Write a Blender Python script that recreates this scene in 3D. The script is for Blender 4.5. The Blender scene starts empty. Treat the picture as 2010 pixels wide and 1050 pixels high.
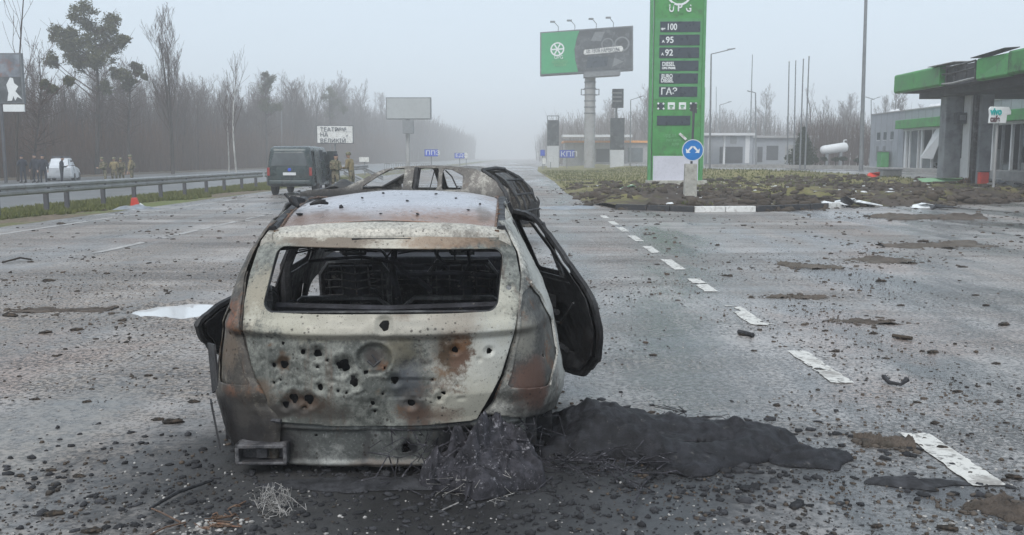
import bpy, math, random
import numpy as np
from mathutils import Vector, Matrix, Euler
random.seed(7); RNG = np.random.default_rng(7)
R = math.radians
sc = bpy.context.scene
COL = sc.collection

# ------------------------------------------------------------------ camera
F = 1800.0; HOR = 309.0; CAMH = 1.6
PIT = math.atan((525 - HOR) / F); YAW = math.atan(15 / F)
cam_d = bpy.data.cameras.new('camera'); cam = bpy.data.objects.new('camera', cam_d); COL.objects.link(cam)
cam.location = (0, 0, CAMH); cam.rotation_euler = (math.pi/2 - PIT, 0, YAW)
cam_d.sensor_width = 36; cam_d.lens = 36*F/2010; cam_d.clip_start = 0.05; cam_d.clip_end = 6000
sc.camera = cam

# ------------------------------------------------------------------ world, sun, exposure
SUN_EL, SUN_AZ = R(52), R(200)
w = bpy.data.worlds.new('World'); sc.world = w; w.use_nodes = True
wt = w.node_tree; wt.nodes.clear()
sky = wt.nodes.new('ShaderNodeTexSky'); sky.sky_type = 'NISHITA'; sky.sun_disc = False
sky.sun_elevation = SUN_EL; sky.sun_rotation = SUN_AZ
sky.air_density = 1.0; sky.dust_density = 4.0; sky.ozone_density = 1.0
over = wt.nodes.new('ShaderNodeRGB'); over.outputs[0].default_value = (5.9, 6.85, 7.75, 1)   # even cloud cover
mx = wt.nodes.new('ShaderNodeMix'); mx.data_type = 'RGBA'; mx.inputs[0].default_value = 0.88
wt.links.new(sky.outputs[0], mx.inputs[6]); wt.links.new(over.outputs[0], mx.inputs[7])
bg = wt.nodes.new('ShaderNodeBackground'); bg.inputs[1].default_value = 0.10
wo = wt.nodes.new('ShaderNodeOutputWorld')
wt.links.new(mx.outputs[2], bg.inputs[0]); wt.links.new(bg.outputs[0], wo.inputs[0])
sd = bpy.data.lights.new('sun', 'SUN'); sd.energy = 1.5; sd.angle = R(40); sd.color = (1.0, 0.98, 0.95)
sun = bpy.data.objects.new('sun', sd); COL.objects.link(sun)
_d = Vector((math.sin(SUN_AZ)*math.cos(SUN_EL), math.cos(SUN_AZ)*math.cos(SUN_EL), math.sin(SUN_EL)))
sun.rotation_euler = _d.to_track_quat('Z', 'Y').to_euler(); sun.location = (0, -30, 60)
sc.view_settings.view_transform = 'Standard'; sc.view_settings.look = 'None'
sc.view_settings.exposure = 0.45; sc.view_settings.gamma = 1.0
sc.view_settings.use_curve_mapping = False
sc.render.engine = 'CYCLES'
sc.cycles.use_denoising = True
sc.cycles.max_bounces = 8; sc.cycles.volume_bounces = 3; sc.cycles.transparent_max_bounces = 12
sc.cycles.volume_step_rate = 5.0

# ------------------------------------------------------------------ helpers
def ray(px, py):
    v = Vector(((px-1005)/F, -(py-525)/F, -1.0))
    v.rotate(Euler((math.pi/2 - PIT, 0, YAW))); return v
def G(px, py, z=0.0):            # ground point seen at a pixel of the photograph
    r = ray(px, py); return Vector((0, 0, CAMH)) + r*((z-CAMH)/r.z)
def A(px, py, Y):                # point at a distance Y
    r = ray(px, py); return Vector((0, 0, CAMH)) + r*(Y/r.y)

def tag(o, label=None, cat=None, group=None, kind=None):
    if label: o['label'] = label
    if cat: o['category'] = cat
    if group: o['group'] = group
    if kind: o['kind'] = kind
    return o
def empty(name, loc=(0, 0, 0), rz=0.0):
    o = bpy.data.objects.new(name, None); o.empty_display_size = 0.2
    o.location = loc; o.rotation_euler = (0, 0, rz); COL.objects.link(o); return o
def thing(name, label, cat, loc=(0, 0, 0), rz=0.0, group=None):
    return tag(empty(name, loc, rz), label, cat, group)
def copy_tree(o, parent=None):
    c = o.copy(); COL.objects.link(c); c.parent = parent
    for ch in list(o.children): copy_tree(ch, c)
    return c
def smooth_obj(me, ang=None):
    me.polygons.foreach_set('use_smooth', np.ones(len(me.polygons), dtype=bool))
    if ang is not None:
        try: me.set_sharp_from_angle(angle=R(ang))
        except Exception: pass
class MB:
    """collects boxes, tubes, lathes, lofts; build() links them as one mesh object"""
    def __init__(s): s.v = []; s.f = []
    def add(s, vs, fs):
        n = len(s.v); s.v += [tuple(v) for v in vs]; s.f += [tuple(i+n for i in f) for f in fs]; return s
    def box(s, c, d, rz=0, M=None):
        x, y, z = (a/2 for a in d); ca, sa = math.cos(rz), math.sin(rz); vs = []
        for dz in (-z, z):
            for dx, dy in ((-x, -y), (x, -y), (x, y), (-x, y)):
                v = Vector((dx*ca-dy*sa, dx*sa+dy*ca, dz))
                if M: v = M @ Vector((dx, dy, dz))
                vs.append((v.x+c[0], v.y+c[1], v.z+c[2]))
        return s.add(vs, [(3, 2, 1, 0), (4, 5, 6, 7), (0, 1, 5, 4), (1, 2, 6, 5), (2, 3, 7, 6), (3, 0, 4, 7)])
    def bbox(s, x0, x1, y0, y1, z0, z1): return s.box(((x0+x1)/2, (y0+y1)/2, (z0+z1)/2), (x1-x0, y1-y0, z1-z0))
    def hexa(s, vs): return s.add(vs, [(3, 2, 1, 0), (4, 5, 6, 7), (0, 1, 5, 4), (1, 2, 6, 5), (2, 3, 7, 6), (3, 0, 4, 7)])
    def tube(s, pts, r, n=8, cap=True):
        pts = [Vector(p) for p in pts]; rs = r if isinstance(r, (list, tuple)) else [r]*len(pts)
        vs = []; fs = []; prev = None
        for i, p in enumerate(pts):
            t = (pts[min(i+1, len(pts)-1)]-pts[max(i-1, 0)])
            if t.length < 1e-9: t = Vector((0, 0, 1))
            t.normalize()
            if prev is None:
                a = Vector((0, 0, 1)) if abs(t.z) < .9 else Vector((1, 0, 0)); u = t.cross(a).normalized()
            else:
                u = prev - t*prev.dot(t); u = u.normalized() if u.length > 1e-6 else t.orthogonal().normalized()
            prev = u; b = t.cross(u)
            for k in range(n):
                an = 2*math.pi*k/n; vs.append(p + (u*math.cos(an)+b*math.sin(an))*rs[i])
        for i in range(len(pts)-1):
            for k in range(n): fs.append((i*n+k, i*n+(k+1) % n, (i+1)*n+(k+1) % n, (i+1)*n+k))
        if cap: fs.append(tuple(range(n))[::-1]); fs.append(tuple((len(pts)-1)*n+k for k in range(n)))
        return s.add(vs, fs)
    def lathe(s, c, prof, n=16, axis='z'):
        vs = []; fs = []
        for r, h in prof:
            for k in range(n):
                a = 2*math.pi*k/n; x, y = r*math.cos(a), r*math.sin(a)
                vs.append({'z': (x+c[0], y+c[1], h+c[2]), 'x': (h+c[0], x+c[1], y+c[2]), 'y': (x+c[0], h+c[1], y+c[2])}[axis])
        for i in range(len(prof)-1):
            for k in range(n): fs.append((i*n+k, i*n+(k+1) % n, (i+1)*n+(k+1) % n, (i+1)*n+k))
        fs.append(tuple(range(n))[::-1]); fs.append(tuple((len(prof)-1)*n+k for k in range(n)))
        return s.add(vs, fs)
    def loft(s, secs, cap=True):
        n = len(secs[0]); vs = [p for q in secs for p in q]; fs = []
        for i in range(len(secs)-1):
            for k in range(n): fs.append((i*n+k, i*n+(k+1) % n, (i+1)*n+(k+1) % n, (i+1)*n+k))
        if cap: fs.append(tuple(range(n))[::-1]); fs.append(tuple((len(secs)-1)*n+k for k in range(n)))
        return s.add(vs, fs)
    def prism(s, poly, y0, y1, plane='xz'):
        n = len(poly)
        if plane == 'xz': a = [(x, y0, z) for x, z in poly]; b = [(x, y1, z) for x, z in poly]
        elif plane == 'yz': a = [(y0, x, z) for x, z in poly]; b = [(y1, x, z) for x, z in poly]
        else: a = [(x, y, y0) for x, y in poly]; b = [(x, y, y1) for x, y in poly]
        return s.add(a+b, [tuple(range(n)), tuple(range(2*n-1, n-1, -1))]+[(i, i+n, (i+1) % n+n, (i+1) % n) for i in range(n)])
    def build(s, name, m, parent=None, smooth=None, bevel=0, label=None):
        me = bpy.data.meshes.new(name); me.from_pydata(s.v, [], s.f); me.update()
        if smooth is not None: smooth_obj(me, smooth)
        o = bpy.data.objects.new(name, me); COL.objects.link(o)
        if m: me.materials.append(m)
        if parent is not None: o.parent = parent
        if bevel:
            b = o.modifiers.new('bevel', 'BEVEL'); b.width = bevel; b.segments = 2; b.limit_method = 'ANGLE'; b.angle_limit = R(40)
        if label: o['label'] = label
        return o
def np_mesh(name, V, Q, m, parent=None, smooth=True, solid=0, label=None):
    """V (n,3) array, Q (k,3|4) int array"""
    me = bpy.data.meshes.new(name); V = np.asarray(V, dtype=np.float32); Q = np.asarray(Q, dtype=np.int32)
    k = Q.shape[1]
    me.vertices.add(len(V)); me.vertices.foreach_set('co', V.ravel())
    me.loops.add(Q.size); me.loops.foreach_set('vertex_index', Q.ravel())
    me.polygons.add(len(Q)); me.polygons.foreach_set('loop_start', np.arange(len(Q), dtype=np.int32)*k)
    me.update(calc_edges=True); me.validate()
    if smooth: me.polygons.foreach_set('use_smooth', np.ones(len(me.polygons), dtype=bool))
    if m: me.materials.append(m)
    o = bpy.data.objects.new(name, me); COL.objects.link(o)
    if parent is not None: o.parent = parent
    if solid:
        s = o.modifiers.new('thickness', 'SOLIDIFY'); s.thickness = abs(solid); s.offset = -1 if solid > 0 else 1
    if label: o['label'] = label
    return o

# value noise in numpy
_T = RNG.random((256, 256))
def vnoise(x, y):
    x0 = np.floor(x).astype(int); y0 = np.floor(y).astype(int); fx = x-x0; fy = y-y0
    fx = fx*fx*(3-2*fx); fy = fy*fy*(3-2*fy)
    g = lambda a, b: _T[a & 255, b & 255]
    return (g(x0, y0)*(1-fx)+g(x0+1, y0)*fx)*(1-fy)+(g(x0, y0+1)*(1-fx)+g(x0+1, y0+1)*fx)*fy
def fbm(x, y, o=4, g=.5):
    s = 0; a = 1; n = 0
    for i in range(o): s = s+a*(vnoise(x*2**i+17.3*i, y*2**i+5.1*i)-.5); n += a; a *= g
    return s/n*2

# signed distances (positive inside)
def sd_poly(u, v, poly):
    P = np.array(poly, float); d = np.full(u.shape, 1e9); ins = np.zeros(u.shape, bool)
    for i in range(len(P)):
        a = P[i]; b = P[i-1]; e = b-a; wx = u-a[0]; wy = v-a[1]
        t = np.clip((wx*e[0]+wy*e[1])/max(e@e, 1e-12), 0, 1)
        d = np.minimum(d, np.hypot(wx-e[0]*t, wy-e[1]*t))
        c1 = v >= a[1]; c2 = v < b[1]; c3 = e[0]*wy > e[1]*wx
        ins ^= (c1 & c2 & c3) | (~c1 & ~c2 & ~c3)
    return np.where(ins, d, -d)
def sd_round(u, v, poly, r):     # rounded polygon: shrink given polygon is expected, corners rounded by r
    P = np.array(poly, float); c = P.mean(0); Q = []
    for p in P:
        dx = c-p; Q.append(p+np.sign(dx)*r)
    return sd_poly(u, v, Q)+r
def sd_disc(u, v, cx, cy, r): return r-np.hypot(u-cx, v-cy)

def sheet(name, fn, us, vs, sdf, m, parent=None, holes=(), solid=0.004, snap=3, label=None, post=None, ragged=.25):
    U, V = np.meshgrid(np.asarray(us, float), np.asarray(vs, float), indexing='ij')
    hp = [(h[0], h[1], h[2], RNG.random()*6.28, RNG.random()*6.28) for h in holes]
    def S(u, v):
        s = sdf(u, v)
        for cx, cy, r, a1, a2 in hp:
            dx, dy = u-cx, v-cy; d = np.hypot(dx, dy); th = np.arctan2(dy, dx)
            rr = r*(1+ragged*np.sin(3*th+a1)+ragged*.6*np.sin(5*th+a2))
            s = np.minimum(s, d-rr)
        return s
    s = S(U, V); ins = s > 0
    nb = np.zeros_like(ins); P = np.pad(ins, 1)
    for i in (0, 1, 2):
        for j in (0, 1, 2): nb |= P[i:i+ins.shape[0], j:j+ins.shape[1]]
    mv = nb & ~ins; e = 1e-4
    for _ in range(snap):
        u = U[mv]; v = V[mv]; s0 = S(u, v)
        gu = (S(u+e, v)-S(u-e, v))/(2*e); gv = (S(u, v+e)-S(u, v-e))/(2*e); g2 = np.maximum(gu*gu+gv*gv, .2)
        U[mv] = u-s0*gu/g2; V[mv] = v-s0*gv/g2
    n1, n2 = U.shape; idx = np.arange(n1*n2).reshape(n1, n2)
    q = np.stack([idx[:-1, :-1], idx[1:, :-1], idx[1:, 1:], idx[:-1, 1:]], -1).reshape(-1, 4)
    inf = ins.ravel(); ok = nb.ravel()
    q = q[ok[q].all(1) & inf[q].any(1)]
    x, y, z = fn(U, V); X = np.stack([x.ravel(), y.ravel(), z.ravel()], -1)
    if post is not None: X = post(X, U.ravel(), V.ravel())
    used = np.unique(q); rem = np.full(len(X), -1); rem[used] = np.arange(len(used))
    return np_mesh(name, X[used], rem[q], m, parent, True, solid, label)

def text_mesh(name, body, size, m, parent, loc, rot, depth=.004, align='LEFT', bold=0, squeeze=1.0):
    c = bpy.data.curves.new(name, 'FONT'); c.body = body; c.size = size; c.extrude = depth; c.align_x = align; c.offset = bold
    t = bpy.data.objects.new('tmp', c); COL.objects.link(t)
    dg = bpy.context.evaluated_depsgraph_get(); me = bpy.data.meshes.new_from_object(t.evaluated_get(dg))
    bpy.data.objects.remove(t); me.name = name
    if squeeze != 1: me.transform(Matrix.Diagonal((squeeze, 1, 1, 1)))
    me.materials.clear(); me.materials.append(m)
    o = bpy.data.objects.new(name, me); COL.objects.link(o); o.location = loc; o.rotation_euler = rot
    if parent is not None: o.parent = parent
    return o

# ------------------------------------------------------------------ materials
class NT:
    def __init__(s, name):
        s.m = bpy.data.materials.new(name); s.m.use_nodes = True; s.t = s.m.node_tree; s.t.nodes.clear()
        s.out = s.t.nodes.new('ShaderNodeOutputMaterial'); s.b = s.t.nodes.new('ShaderNodeBsdfPrincipled')
        s.t.links.new(s.b.outputs[0], s.out.inputs[0])
        s.tc = s.t.nodes.new('ShaderNodeTexCoord')
    def set(s, inp, v):
        if isinstance(v, bpy.types.NodeSocket): s.t.links.new(v, inp)
        elif v is not None:
            if isinstance(v, (tuple, list)) and len(v) == 3 and len(inp.default_value) == 4: v = (*v, 1)
            inp.default_value = v
    def pos(s, scale=(1, 1, 1), kind='Object'):
        mp = s.t.nodes.new('ShaderNodeMapping'); s.t.links.new(s.tc.outputs[kind], mp.inputs[0]); mp.inputs[3].default_value = scale; return mp.outputs[0]
    def noise(s, scale, detail=4, rough=.55, co=None, dist=0, out=0):
        n = s.t.nodes.new('ShaderNodeTexNoise'); s.t.links.new(co or s.tc.outputs['Object'], n.inputs['Vector'])
        n.inputs['Scale'].default_value = scale; n.inputs['Detail'].default_value = detail
        n.inputs['Roughness'].default_value = rough; n.inputs['Distortion'].default_value = dist; return n.outputs[out]
    def voro(s, scale, co=None, feat='F1', out='Distance', rnd=1.0):
        n = s.t.nodes.new('ShaderNodeTexVoronoi'); n.feature = feat; s.t.links.new(co or s.tc.outputs['Object'], n.inputs['Vector'])
        n.inputs['Scale'].default_value = scale; n.inputs['Randomness'].default_value = rnd; return n.outputs[out]
    def rng(s, v, a, b, c=0.0, d=1.0):
        n = s.t.nodes.new('ShaderNodeMapRange'); n.interpolation_type = 'SMOOTHSTEP'; s.set(n.inputs[0], v)
        for i, k in enumerate((a, b, c, d)): n.inputs[i+1].default_value = k
        return n.outputs[0]
    def math(s, op, a, b=0.0, clamp=False):
        n = s.t.nodes.new('ShaderNodeMath'); n.operation = op; n.use_clamp = clamp; s.set(n.inputs[0], a); s.set(n.inputs[1], b); return n.outputs[0]
    def mix(s, f, a, b, mode='MIX'):
        n = s.t.nodes.new('ShaderNodeMix'); n.data_type = 'RGBA'; n.blend_type = mode; s.set(n.inputs[0], f); s.set(n.inputs[6], a); s.set(n.inputs[7], b); return n.outputs[2]
    def vadd(s, a, b, sc_=1.0):
        n = s.t.nodes.new('ShaderNodeVectorMath'); n.operation = 'MULTIPLY_ADD'; s.set(n.inputs[0], b); n.inputs[1].default_value = (sc_,)*3; s.set(n.inputs[2], a); return n.outputs[0]
    def dist(s, co, p, scale=(1, 1, 1)):
        mp = s.t.nodes.new('ShaderNodeMapping'); s.t.links.new(co, mp.inputs[0]); mp.inputs[3].default_value = scale
        mp.inputs[1].default_value = tuple(-a*b for a, b in zip(p, scale))
        n = s.t.nodes.new('ShaderNodeVectorMath'); n.operation = 'LENGTH'; s.t.links.new(mp.outputs[0], n.inputs[0]); return n.outputs[1]
    def sep(s, co, i):
        n = s.t.nodes.new('ShaderNodeSeparateXYZ'); s.t.links.new(co, n.inputs[0]); return n.outputs[i]
    def bump(s, h, strength=.5, d=.01):
        n = s.t.nodes.new('ShaderNodeBump'); n.inputs['Strength'].default_value = strength; n.inputs['Distance'].default_value = d; s.set(n.inputs['Height'], h)
        s.t.links.new(n.outputs[0], s.b.inputs['Normal'])
    def fin(s, col, rough=.6, metal=0.0, spec=.5):
        s.set(s.b.inputs['Base Color'], col); s.set(s.b.inputs['Roughness'], rough); s.set(s.b.inputs['Metallic'], metal)
        s.set(s.b.inputs['Specular IOR Level'], spec); return s.m
def plain(name, col, rough=.6, metal=0.0, var=.18, scale=4.0, dirt=None, bump=0.0, spec=.5, emit=None):
    """painted or natural surface: base colour with soft wear, optional dirt colour"""
    n = NT(name); a = n.noise(scale, 5, .6); b = n.noise(scale*7.3, 3, .6)
    dk = tuple(c*(1-var) for c in col); lt = tuple(min(1, c*(1+var)) for c in col)
    c = n.mix(n.rng(a, .3, .7), dk, lt); c = n.mix(n.math('MULTIPLY', n.rng(b, .45, .75), .35), c, tuple(x*.7 for x in col))
    if dirt: c = n.mix(n.math('MULTIPLY', n.rng(n.noise(scale*1.7, 6, .7), .48, .68), dirt[1]), c, dirt[0])
    if bump: n.bump(b, bump)
    if emit: n.set(n.b.inputs['Emission Color'], emit[0]); n.b.inputs['Emission Strength'].default_value = emit[1]
    return n.fin(c, n.rng(a, .3, .7, rough*.85, min(1, rough*1.15)), metal, spec)
# burnt sheet metal: bare pale oxide, grey ash, rust and soot, with stains of their own shape
def burnt(name, pale=(.40, .39, .36), dark=(.12, .115, .11), rust=(.20, .095, .045), soot=(.012, .012, .014), pale_amt=.5, rust_amt=.35, soot_amt=.3,
          stains=(), scale=1.0, rough=.55, metal=.15):
    n = NT(name); co = n.tc.outputs['Object']
    wob = n.noise(5*scale, 5, .65, out=1); cw = n.vadd(co, wob, .16)
    a = n.noise(2.6*scale, 7, .68, dist=.4); b = n.noise(7*scale, 8, .72); c = n.noise(38*scale, 5, .7); e = n.noise(120*scale, 3, .6)
    mixab = n.math('ADD', n.math('MULTIPLY', a, .6), n.math('MULTIPLY', b, .4))
    col = n.mix(n.rng(mixab, .62-.3*pale_amt, .72-.3*pale_amt), dark, pale)
    col = n.mix(n.math('MULTIPLY', n.rng(c, .40, .66), .55), col, tuple(x*.45 for x in dark))
    col = n.mix(n.math('MULTIPLY', n.rng(n.noise(60*scale, 6, .75), .55, .68), .6), col, tuple(min(1, x*1.55) for x in pale))
    r = n.noise(4.3*scale, 8, .7, dist=.6)
    rc = n.mix(n.rng(b, .4, .6), tuple(x*.5 for x in rust), rust)
    col = n.mix(n.math('MULTIPLY', n.rng(r, .66-.22*rust_amt, .76-.22*rust_amt), .85), col, rc)
    sk = n.noise(1.0, 6, .7, co=n.pos((11, 4, 1.6)))
    col = n.mix(n.math('MULTIPLY', n.rng(sk, .55, .70), .45), col, tuple(x*.55 for x in rust)); col = n.mix(n.math('MULTIPLY', n.rng(sk, .42, .30), .35), col, tuple(min(1, x*1.25) for x in pale))
    s = n.noise(3.1*scale, 8, .7, co=n.vadd(co, wob, .3))
    col = n.mix(n.math('MULTIPLY', n.rng(s, .68-.25*soot_amt, .78-.25*soot_amt), .9), col, soot)
    for (p, rad, cc, st, *sc3) in stains:
        rad *= 1.45; st = min(1, st*1.15)
        d = n.dist(cw, tuple(q+.08 for q in p), sc3[0] if sc3 else (1, 1, 1))
        d = n.math('ADD', d, n.math('MULTIPLY', n.math('SUBTRACT', c, .5), rad*.9))
        col = n.mix(n.math('MULTIPLY', n.rng(d, rad, rad*.45), st), col, cc)
    col = n.mix(n.math('MULTIPLY', n.rng(e, .58, .7), .5), col, soot)
    vo = n.voro(26*scale, co=n.vadd(co, n.noise(20, 3, .6, out=1), .02)); pit = n.math('MULTIPLY', n.rng(vo, .30, .16), n.rng(n.noise(6*scale, 3, .5, co=n.vadd(co, wob, .5)), .50, .60))
    col = n.mix(n.math('MULTIPLY', pit, .8), col, (.03, .024, .02))
    n.bump(n.math('ADD', n.math('MULTIPLY', c, .7), n.math('MULTIPLY', e, .3)), .55, .004)
    return n.fin(col, n.rng(b, .35, .7, rough*.7, min(1, rough*1.4)), metal, .4)

M = {}
RUST, ORANGE, BLACK, CREAM = (.11, .062, .040), (.17, .088, .050), (.014, .014, .016), (.44, .42, .35)
OLIVE = (.20, .20, .175)
M['hatch'] = burnt('burnt_hatch_metal', pale=(.235, .24, .215), dark=(.10, .105, .095), pale_amt=.55, rust_amt=.10, soot_amt=.06, stains=[
    ((.46, .1, .55), .20, (.47, .46, .41), .85, (1, 1, .6)), ((.62, .1, .70), .10, (.50, .50, .46), .8), ((.0, .1, .76), .16, (.17, .17, .155), .5, (.3, 1, 3)), ((.10, .1, .66), .10, (.20, .18, .13), .7), ((.22, .1, .58), .05, (.04, .035, .03), .9), ((.45, .1, .36), .20, CREAM, .75, (1, 1, 1.6)),
    ((.36, .1, .655), .11, (.075, .048, .028), 1.0, (1.2, 1, .7)), ((.40, .1, .72), .07, (.15, .075, .035), .9, (1.6, 1, .6)), ((.41, .1, .59), .06, RUST, .9), ((.37, .1, .80), .13, (.17, .11, .075), .75, (1, 1, 1.4)),
    ((.15, .1, .48), .10, (.055, .060, .066), 1.0, (1, 1, .9)), ((.16, .1, .38), .07, (.06, .062, .065), .95, (1.3, 1, .7)), ((.18, .1, .36), .09, (.09, .085, .08), .9), ((.26, .1, .50), .06, (.10, .07, .04), .9),
    ((.02, .1, .53), .05, ORANGE, .9), ((-.02, .1, .535), .035, (.24, .14, .085), .7), ((-.02, .1, .61), .050, (.075, .065, .06), .9, (.9, 1, 1.1)), ((-.60, .1, .42), .07, (.12, .085, .06), .7), ((.09, .1, .61), .06, (.05, .05, .05), .8),
    ((.30, .1, .46), .07, RUST, .8, (.6, 1, 1.6)), ((.24, .1, .32), .09, RUST, .6, (.6, 1, 1.6)), ((-.42, .1, .35), .07, (.07, .05, .04), .8), ((-.30, .1, .345), .10, (.09, .08, .07), .6, (.6, 1, 1.5)),
    ((-.30, .1, .79), .30, (.40, .38, .31), .8, (1, 1, 4)), ((.10, .1, .80), .45, (.33, .31, .265), .7, (1, 1, 5)), ((.63, .1, .95), .16, CREAM, .8, (1.6, 1, .7)),
    ((-.64, .2, .95), .12, (.30, .27, .21), .8, (1.6, 1, .6)), ((-.62, .2, .80), .06, (.45, .43, .36), .7), ((-.1, .4, 1.19), .5, (.50, .47, .40), .75, (1, 1, 6)), ((.35, .4, 1.165), .25, (.20, .12, .07), .6, (1, 1, 6)),
    ((-.3, .4, 1.15), .25, (.12, .085, .06), .7, (1, 1, 7)), ((.12, .1, .84), .06, RUST, .5), ((-.36, .1, .395), .09, (.075, .05, .035), .85, (.7, 1, 1.6)), ((-.46, .1, .575), .045, (.08, .05, .03), .8), ((-.30, .1, .635), .035, (.08, .05, .03), .8), ((.0, .1, .45), .05, (.14, .10, .06), .7, (1.4, 1, .7)), ((.10, .1, .34), .06, (.13, .08, .05), .75, (.8, 1, 1.4)), ((.28, .1, .54), .05, (.16, .10, .06), .8, (.5, 1, 2)), ((-.52, .1, .33), .07, (.05, .045, .04), .85, (.6, 1, 1.5)), ((-.17, .1, .575), .03, (.05, .04, .035), .7)], scale=1.3)
M['quarter'] = burnt('burnt_quarter_metal', pale=(.26, .255, .23), dark=(.10, .10, .092), pale_amt=.5, rust_amt=.28, soot_amt=.12, stains=[
    ((.92, .6, .80), .22, (.56, .56, .52), .75, (1, 1, .5)), ((.80, .8, 1.05), .25, (.48, .48, .44), .7, (1, 1, .8)), ((.80, .2, .42), .12, (.11, .06, .045), .8), ((.88, .3, .52), .06, RUST, .6),
    ((.78, .2, .62), .09, (.15, .14, .12), .7), ((.74, .4, 1.18), .14, (.62, .60, .54), .7),
    ((-.84, .2, .80), .09, (.24, .09, .04), .95, (1, 1, .7)), ((-.82, .1, .42), .13, (.17, .08, .05), .9, (1, 1, 1.6)), ((-.80, .2, .60), .14, (.17, .13, .10), .8), ((-.76, .3, .98), .12, (.10, .095, .085), .7),
    ((-.86, .3, .25), .2, (.03, .03, .03), .85), ((.80, .2, .10), .2, (.03, .03, .03), .8)], scale=1.3)
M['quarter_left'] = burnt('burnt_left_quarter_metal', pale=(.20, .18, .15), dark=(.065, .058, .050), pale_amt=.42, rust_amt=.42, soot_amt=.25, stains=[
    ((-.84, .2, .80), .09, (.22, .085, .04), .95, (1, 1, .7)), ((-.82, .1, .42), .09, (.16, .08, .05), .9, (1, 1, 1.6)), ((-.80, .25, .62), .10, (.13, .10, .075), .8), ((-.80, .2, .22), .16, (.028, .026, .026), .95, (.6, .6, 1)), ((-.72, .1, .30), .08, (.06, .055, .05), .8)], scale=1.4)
M['pocket'] = burnt('burnt_inner_metal', pale=(.17, .17, .155), dark=(.07, .07, .066), pale_amt=.45, rust_amt=.4, soot_amt=.25, stains=[
    ((.78, .2, .45), .12, (.115, .062, .045), .75), ((.74, .2, .70), .1, (.22, .21, .18), .7), ((-.76, .2, .45), .08, RUST, .8), ((-.78, .2, .25), .15, BLACK, .8)], scale=1.4)
M['roof'] = burnt('burnt_roof_metal', pale=(.42, .40, .41), dark=(.20, .165, .155), rust=(.40, .24, .18), pale_amt=.75, rust_amt=.22, soot_amt=-.15, stains=[
    ((.30, .70, 1.3), .34, (.26, .155, .11), .85, (1, 1, 1)), ((-.38, .62, 1.2), .28, (.22, .14, .105), .8), ((-.45, 1.2, 1.3), .2, (.46, .44, .45), .7), ((.05, 1.3, 1.4), .5, (.45, .465, .51), .7), ((-.6, 1.5, 1.3), .09, BLACK, .6),
    ((.52, .9, 1.3), .10, (.10, .07, .05), .6, (2, .5, 1))], scale=.8, rough=.34, metal=.3)
M['beam'] = burnt('burnt_spoiler_metal', pale=(.50, .475, .42), dark=(.24, .22, .19), pale_amt=.75, rust_amt=.12, soot_amt=-.05, scale=1.6)
M['apron'] = burnt('burnt_apron_metal', pale=(.25, .255, .24), dark=(.10, .105, .10), pale_amt=.5, rust_amt=.05, soot_amt=.2, stains=[
    ((-.68, .2, .15), .24, (.035, .033, .032), 1.0, (.8, 1, 1)), ((-.60, .1, .26), .12, (.05, .045, .042), .9), ((.0, .1, .0), .35, (.14, .11, .09), .6, (1, 1, 5)), ((.42, .1, .12), .16, BLACK, .9), ((.125, .1, .13), .035, BLACK, .9), ((-.08, .1, .13), .05, (.06, .06, .06), .7, (2.5, 1, .5)), ((-.48, .1, .13), .05, BLACK, .7, (2, 1, .5))], scale=1.3)
M['soot'] = burnt('sooty_black_metal', pale=(.06, .06, .063), dark=(.018, .018, .02), rust=(.06, .035, .022), pale_amt=.45, rust_amt=.15, soot_amt=.5, scale=1.5, rough=.6, metal=.1)
M['soot_grey'] = burnt('sooty_grey_metal', pale=(.15, .15, .15), dark=(.04, .04, .042), rust=(.11, .06, .035), pale_amt=.45, rust_amt=.3, soot_amt=.3, scale=1.6)
M['bracket'] = burnt('burnt_bracket_metal', pale=(.15, .145, .15), dark=(.05, .05, .055), rust=(.12, .07, .04), pale_amt=.5, rust_amt=.2, soot_amt=.25, scale=2.0)
M['strip'] = burnt('rusted_strip_metal', pale=(.3, .2, .14), dark=(.12, .07, .045), rust=(.25, .10, .05), pale_amt=.4, rust_amt=.5, soot_amt=.35, scale=3)
M['wreck'] = burnt('burnt_wreck_metal', pale=(.40, .38, .34), dark=(.12, .11, .10), rust=(.16, .10, .065), pale_amt=.45, rust_amt=.3, soot_amt=.25, stains=[((-.8, 2.9, .70), .32, (.028, .026, .025), .95, (.5, .12, 1))], scale=.9)
M['wreck_dark'] = burnt('burnt_wreck_dark_metal', pale=(.10, .09, .08), dark=(.03, .028, .027), rust=(.09, .05, .03), pale_amt=.35, rust_amt=.3, soot_amt=.35, scale=1.0)

def char_mat(name, col=(.02, .02, .022), pale=(.30, .30, .30), amt=.25, scale=8, rough=.85):
    n = NT(name); a = n.noise(scale, 6, .7); b = n.noise(scale*6, 5, .7)
    c = n.mix(n.rng(a, .4, .65), col, tuple(x*2.6 for x in col)); f = n.math('MULTIPLY', n.rng(n.noise(scale*1.7, 7, .75), .75-.3*amt, .82-.3*amt), n.rng(b, .35, .6))
    c = n.mix(f, c, pale); n.bump(b, .8, .01); return n.fin(c, rough, 0, .3)
M['char'] = char_mat('charred_plastic'); M['ash'] = char_mat('grey_white_ash', (.20, .19, .18), (.55, .54, .52), .8, 20)
M['melt'] = char_mat('melted_bumper_residue', (.025, .024, .028), (.28, .27, .29), .62, 16)
M['tarp'] = char_mat('dark_tarpaulin', (.010, .010, .012), (.10, .095, .09), .55, 14, .6)
M['interior'] = char_mat('burnt_interior', (.020, .020, .024), (.20, .185, .165), .55, 7, .7)

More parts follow.
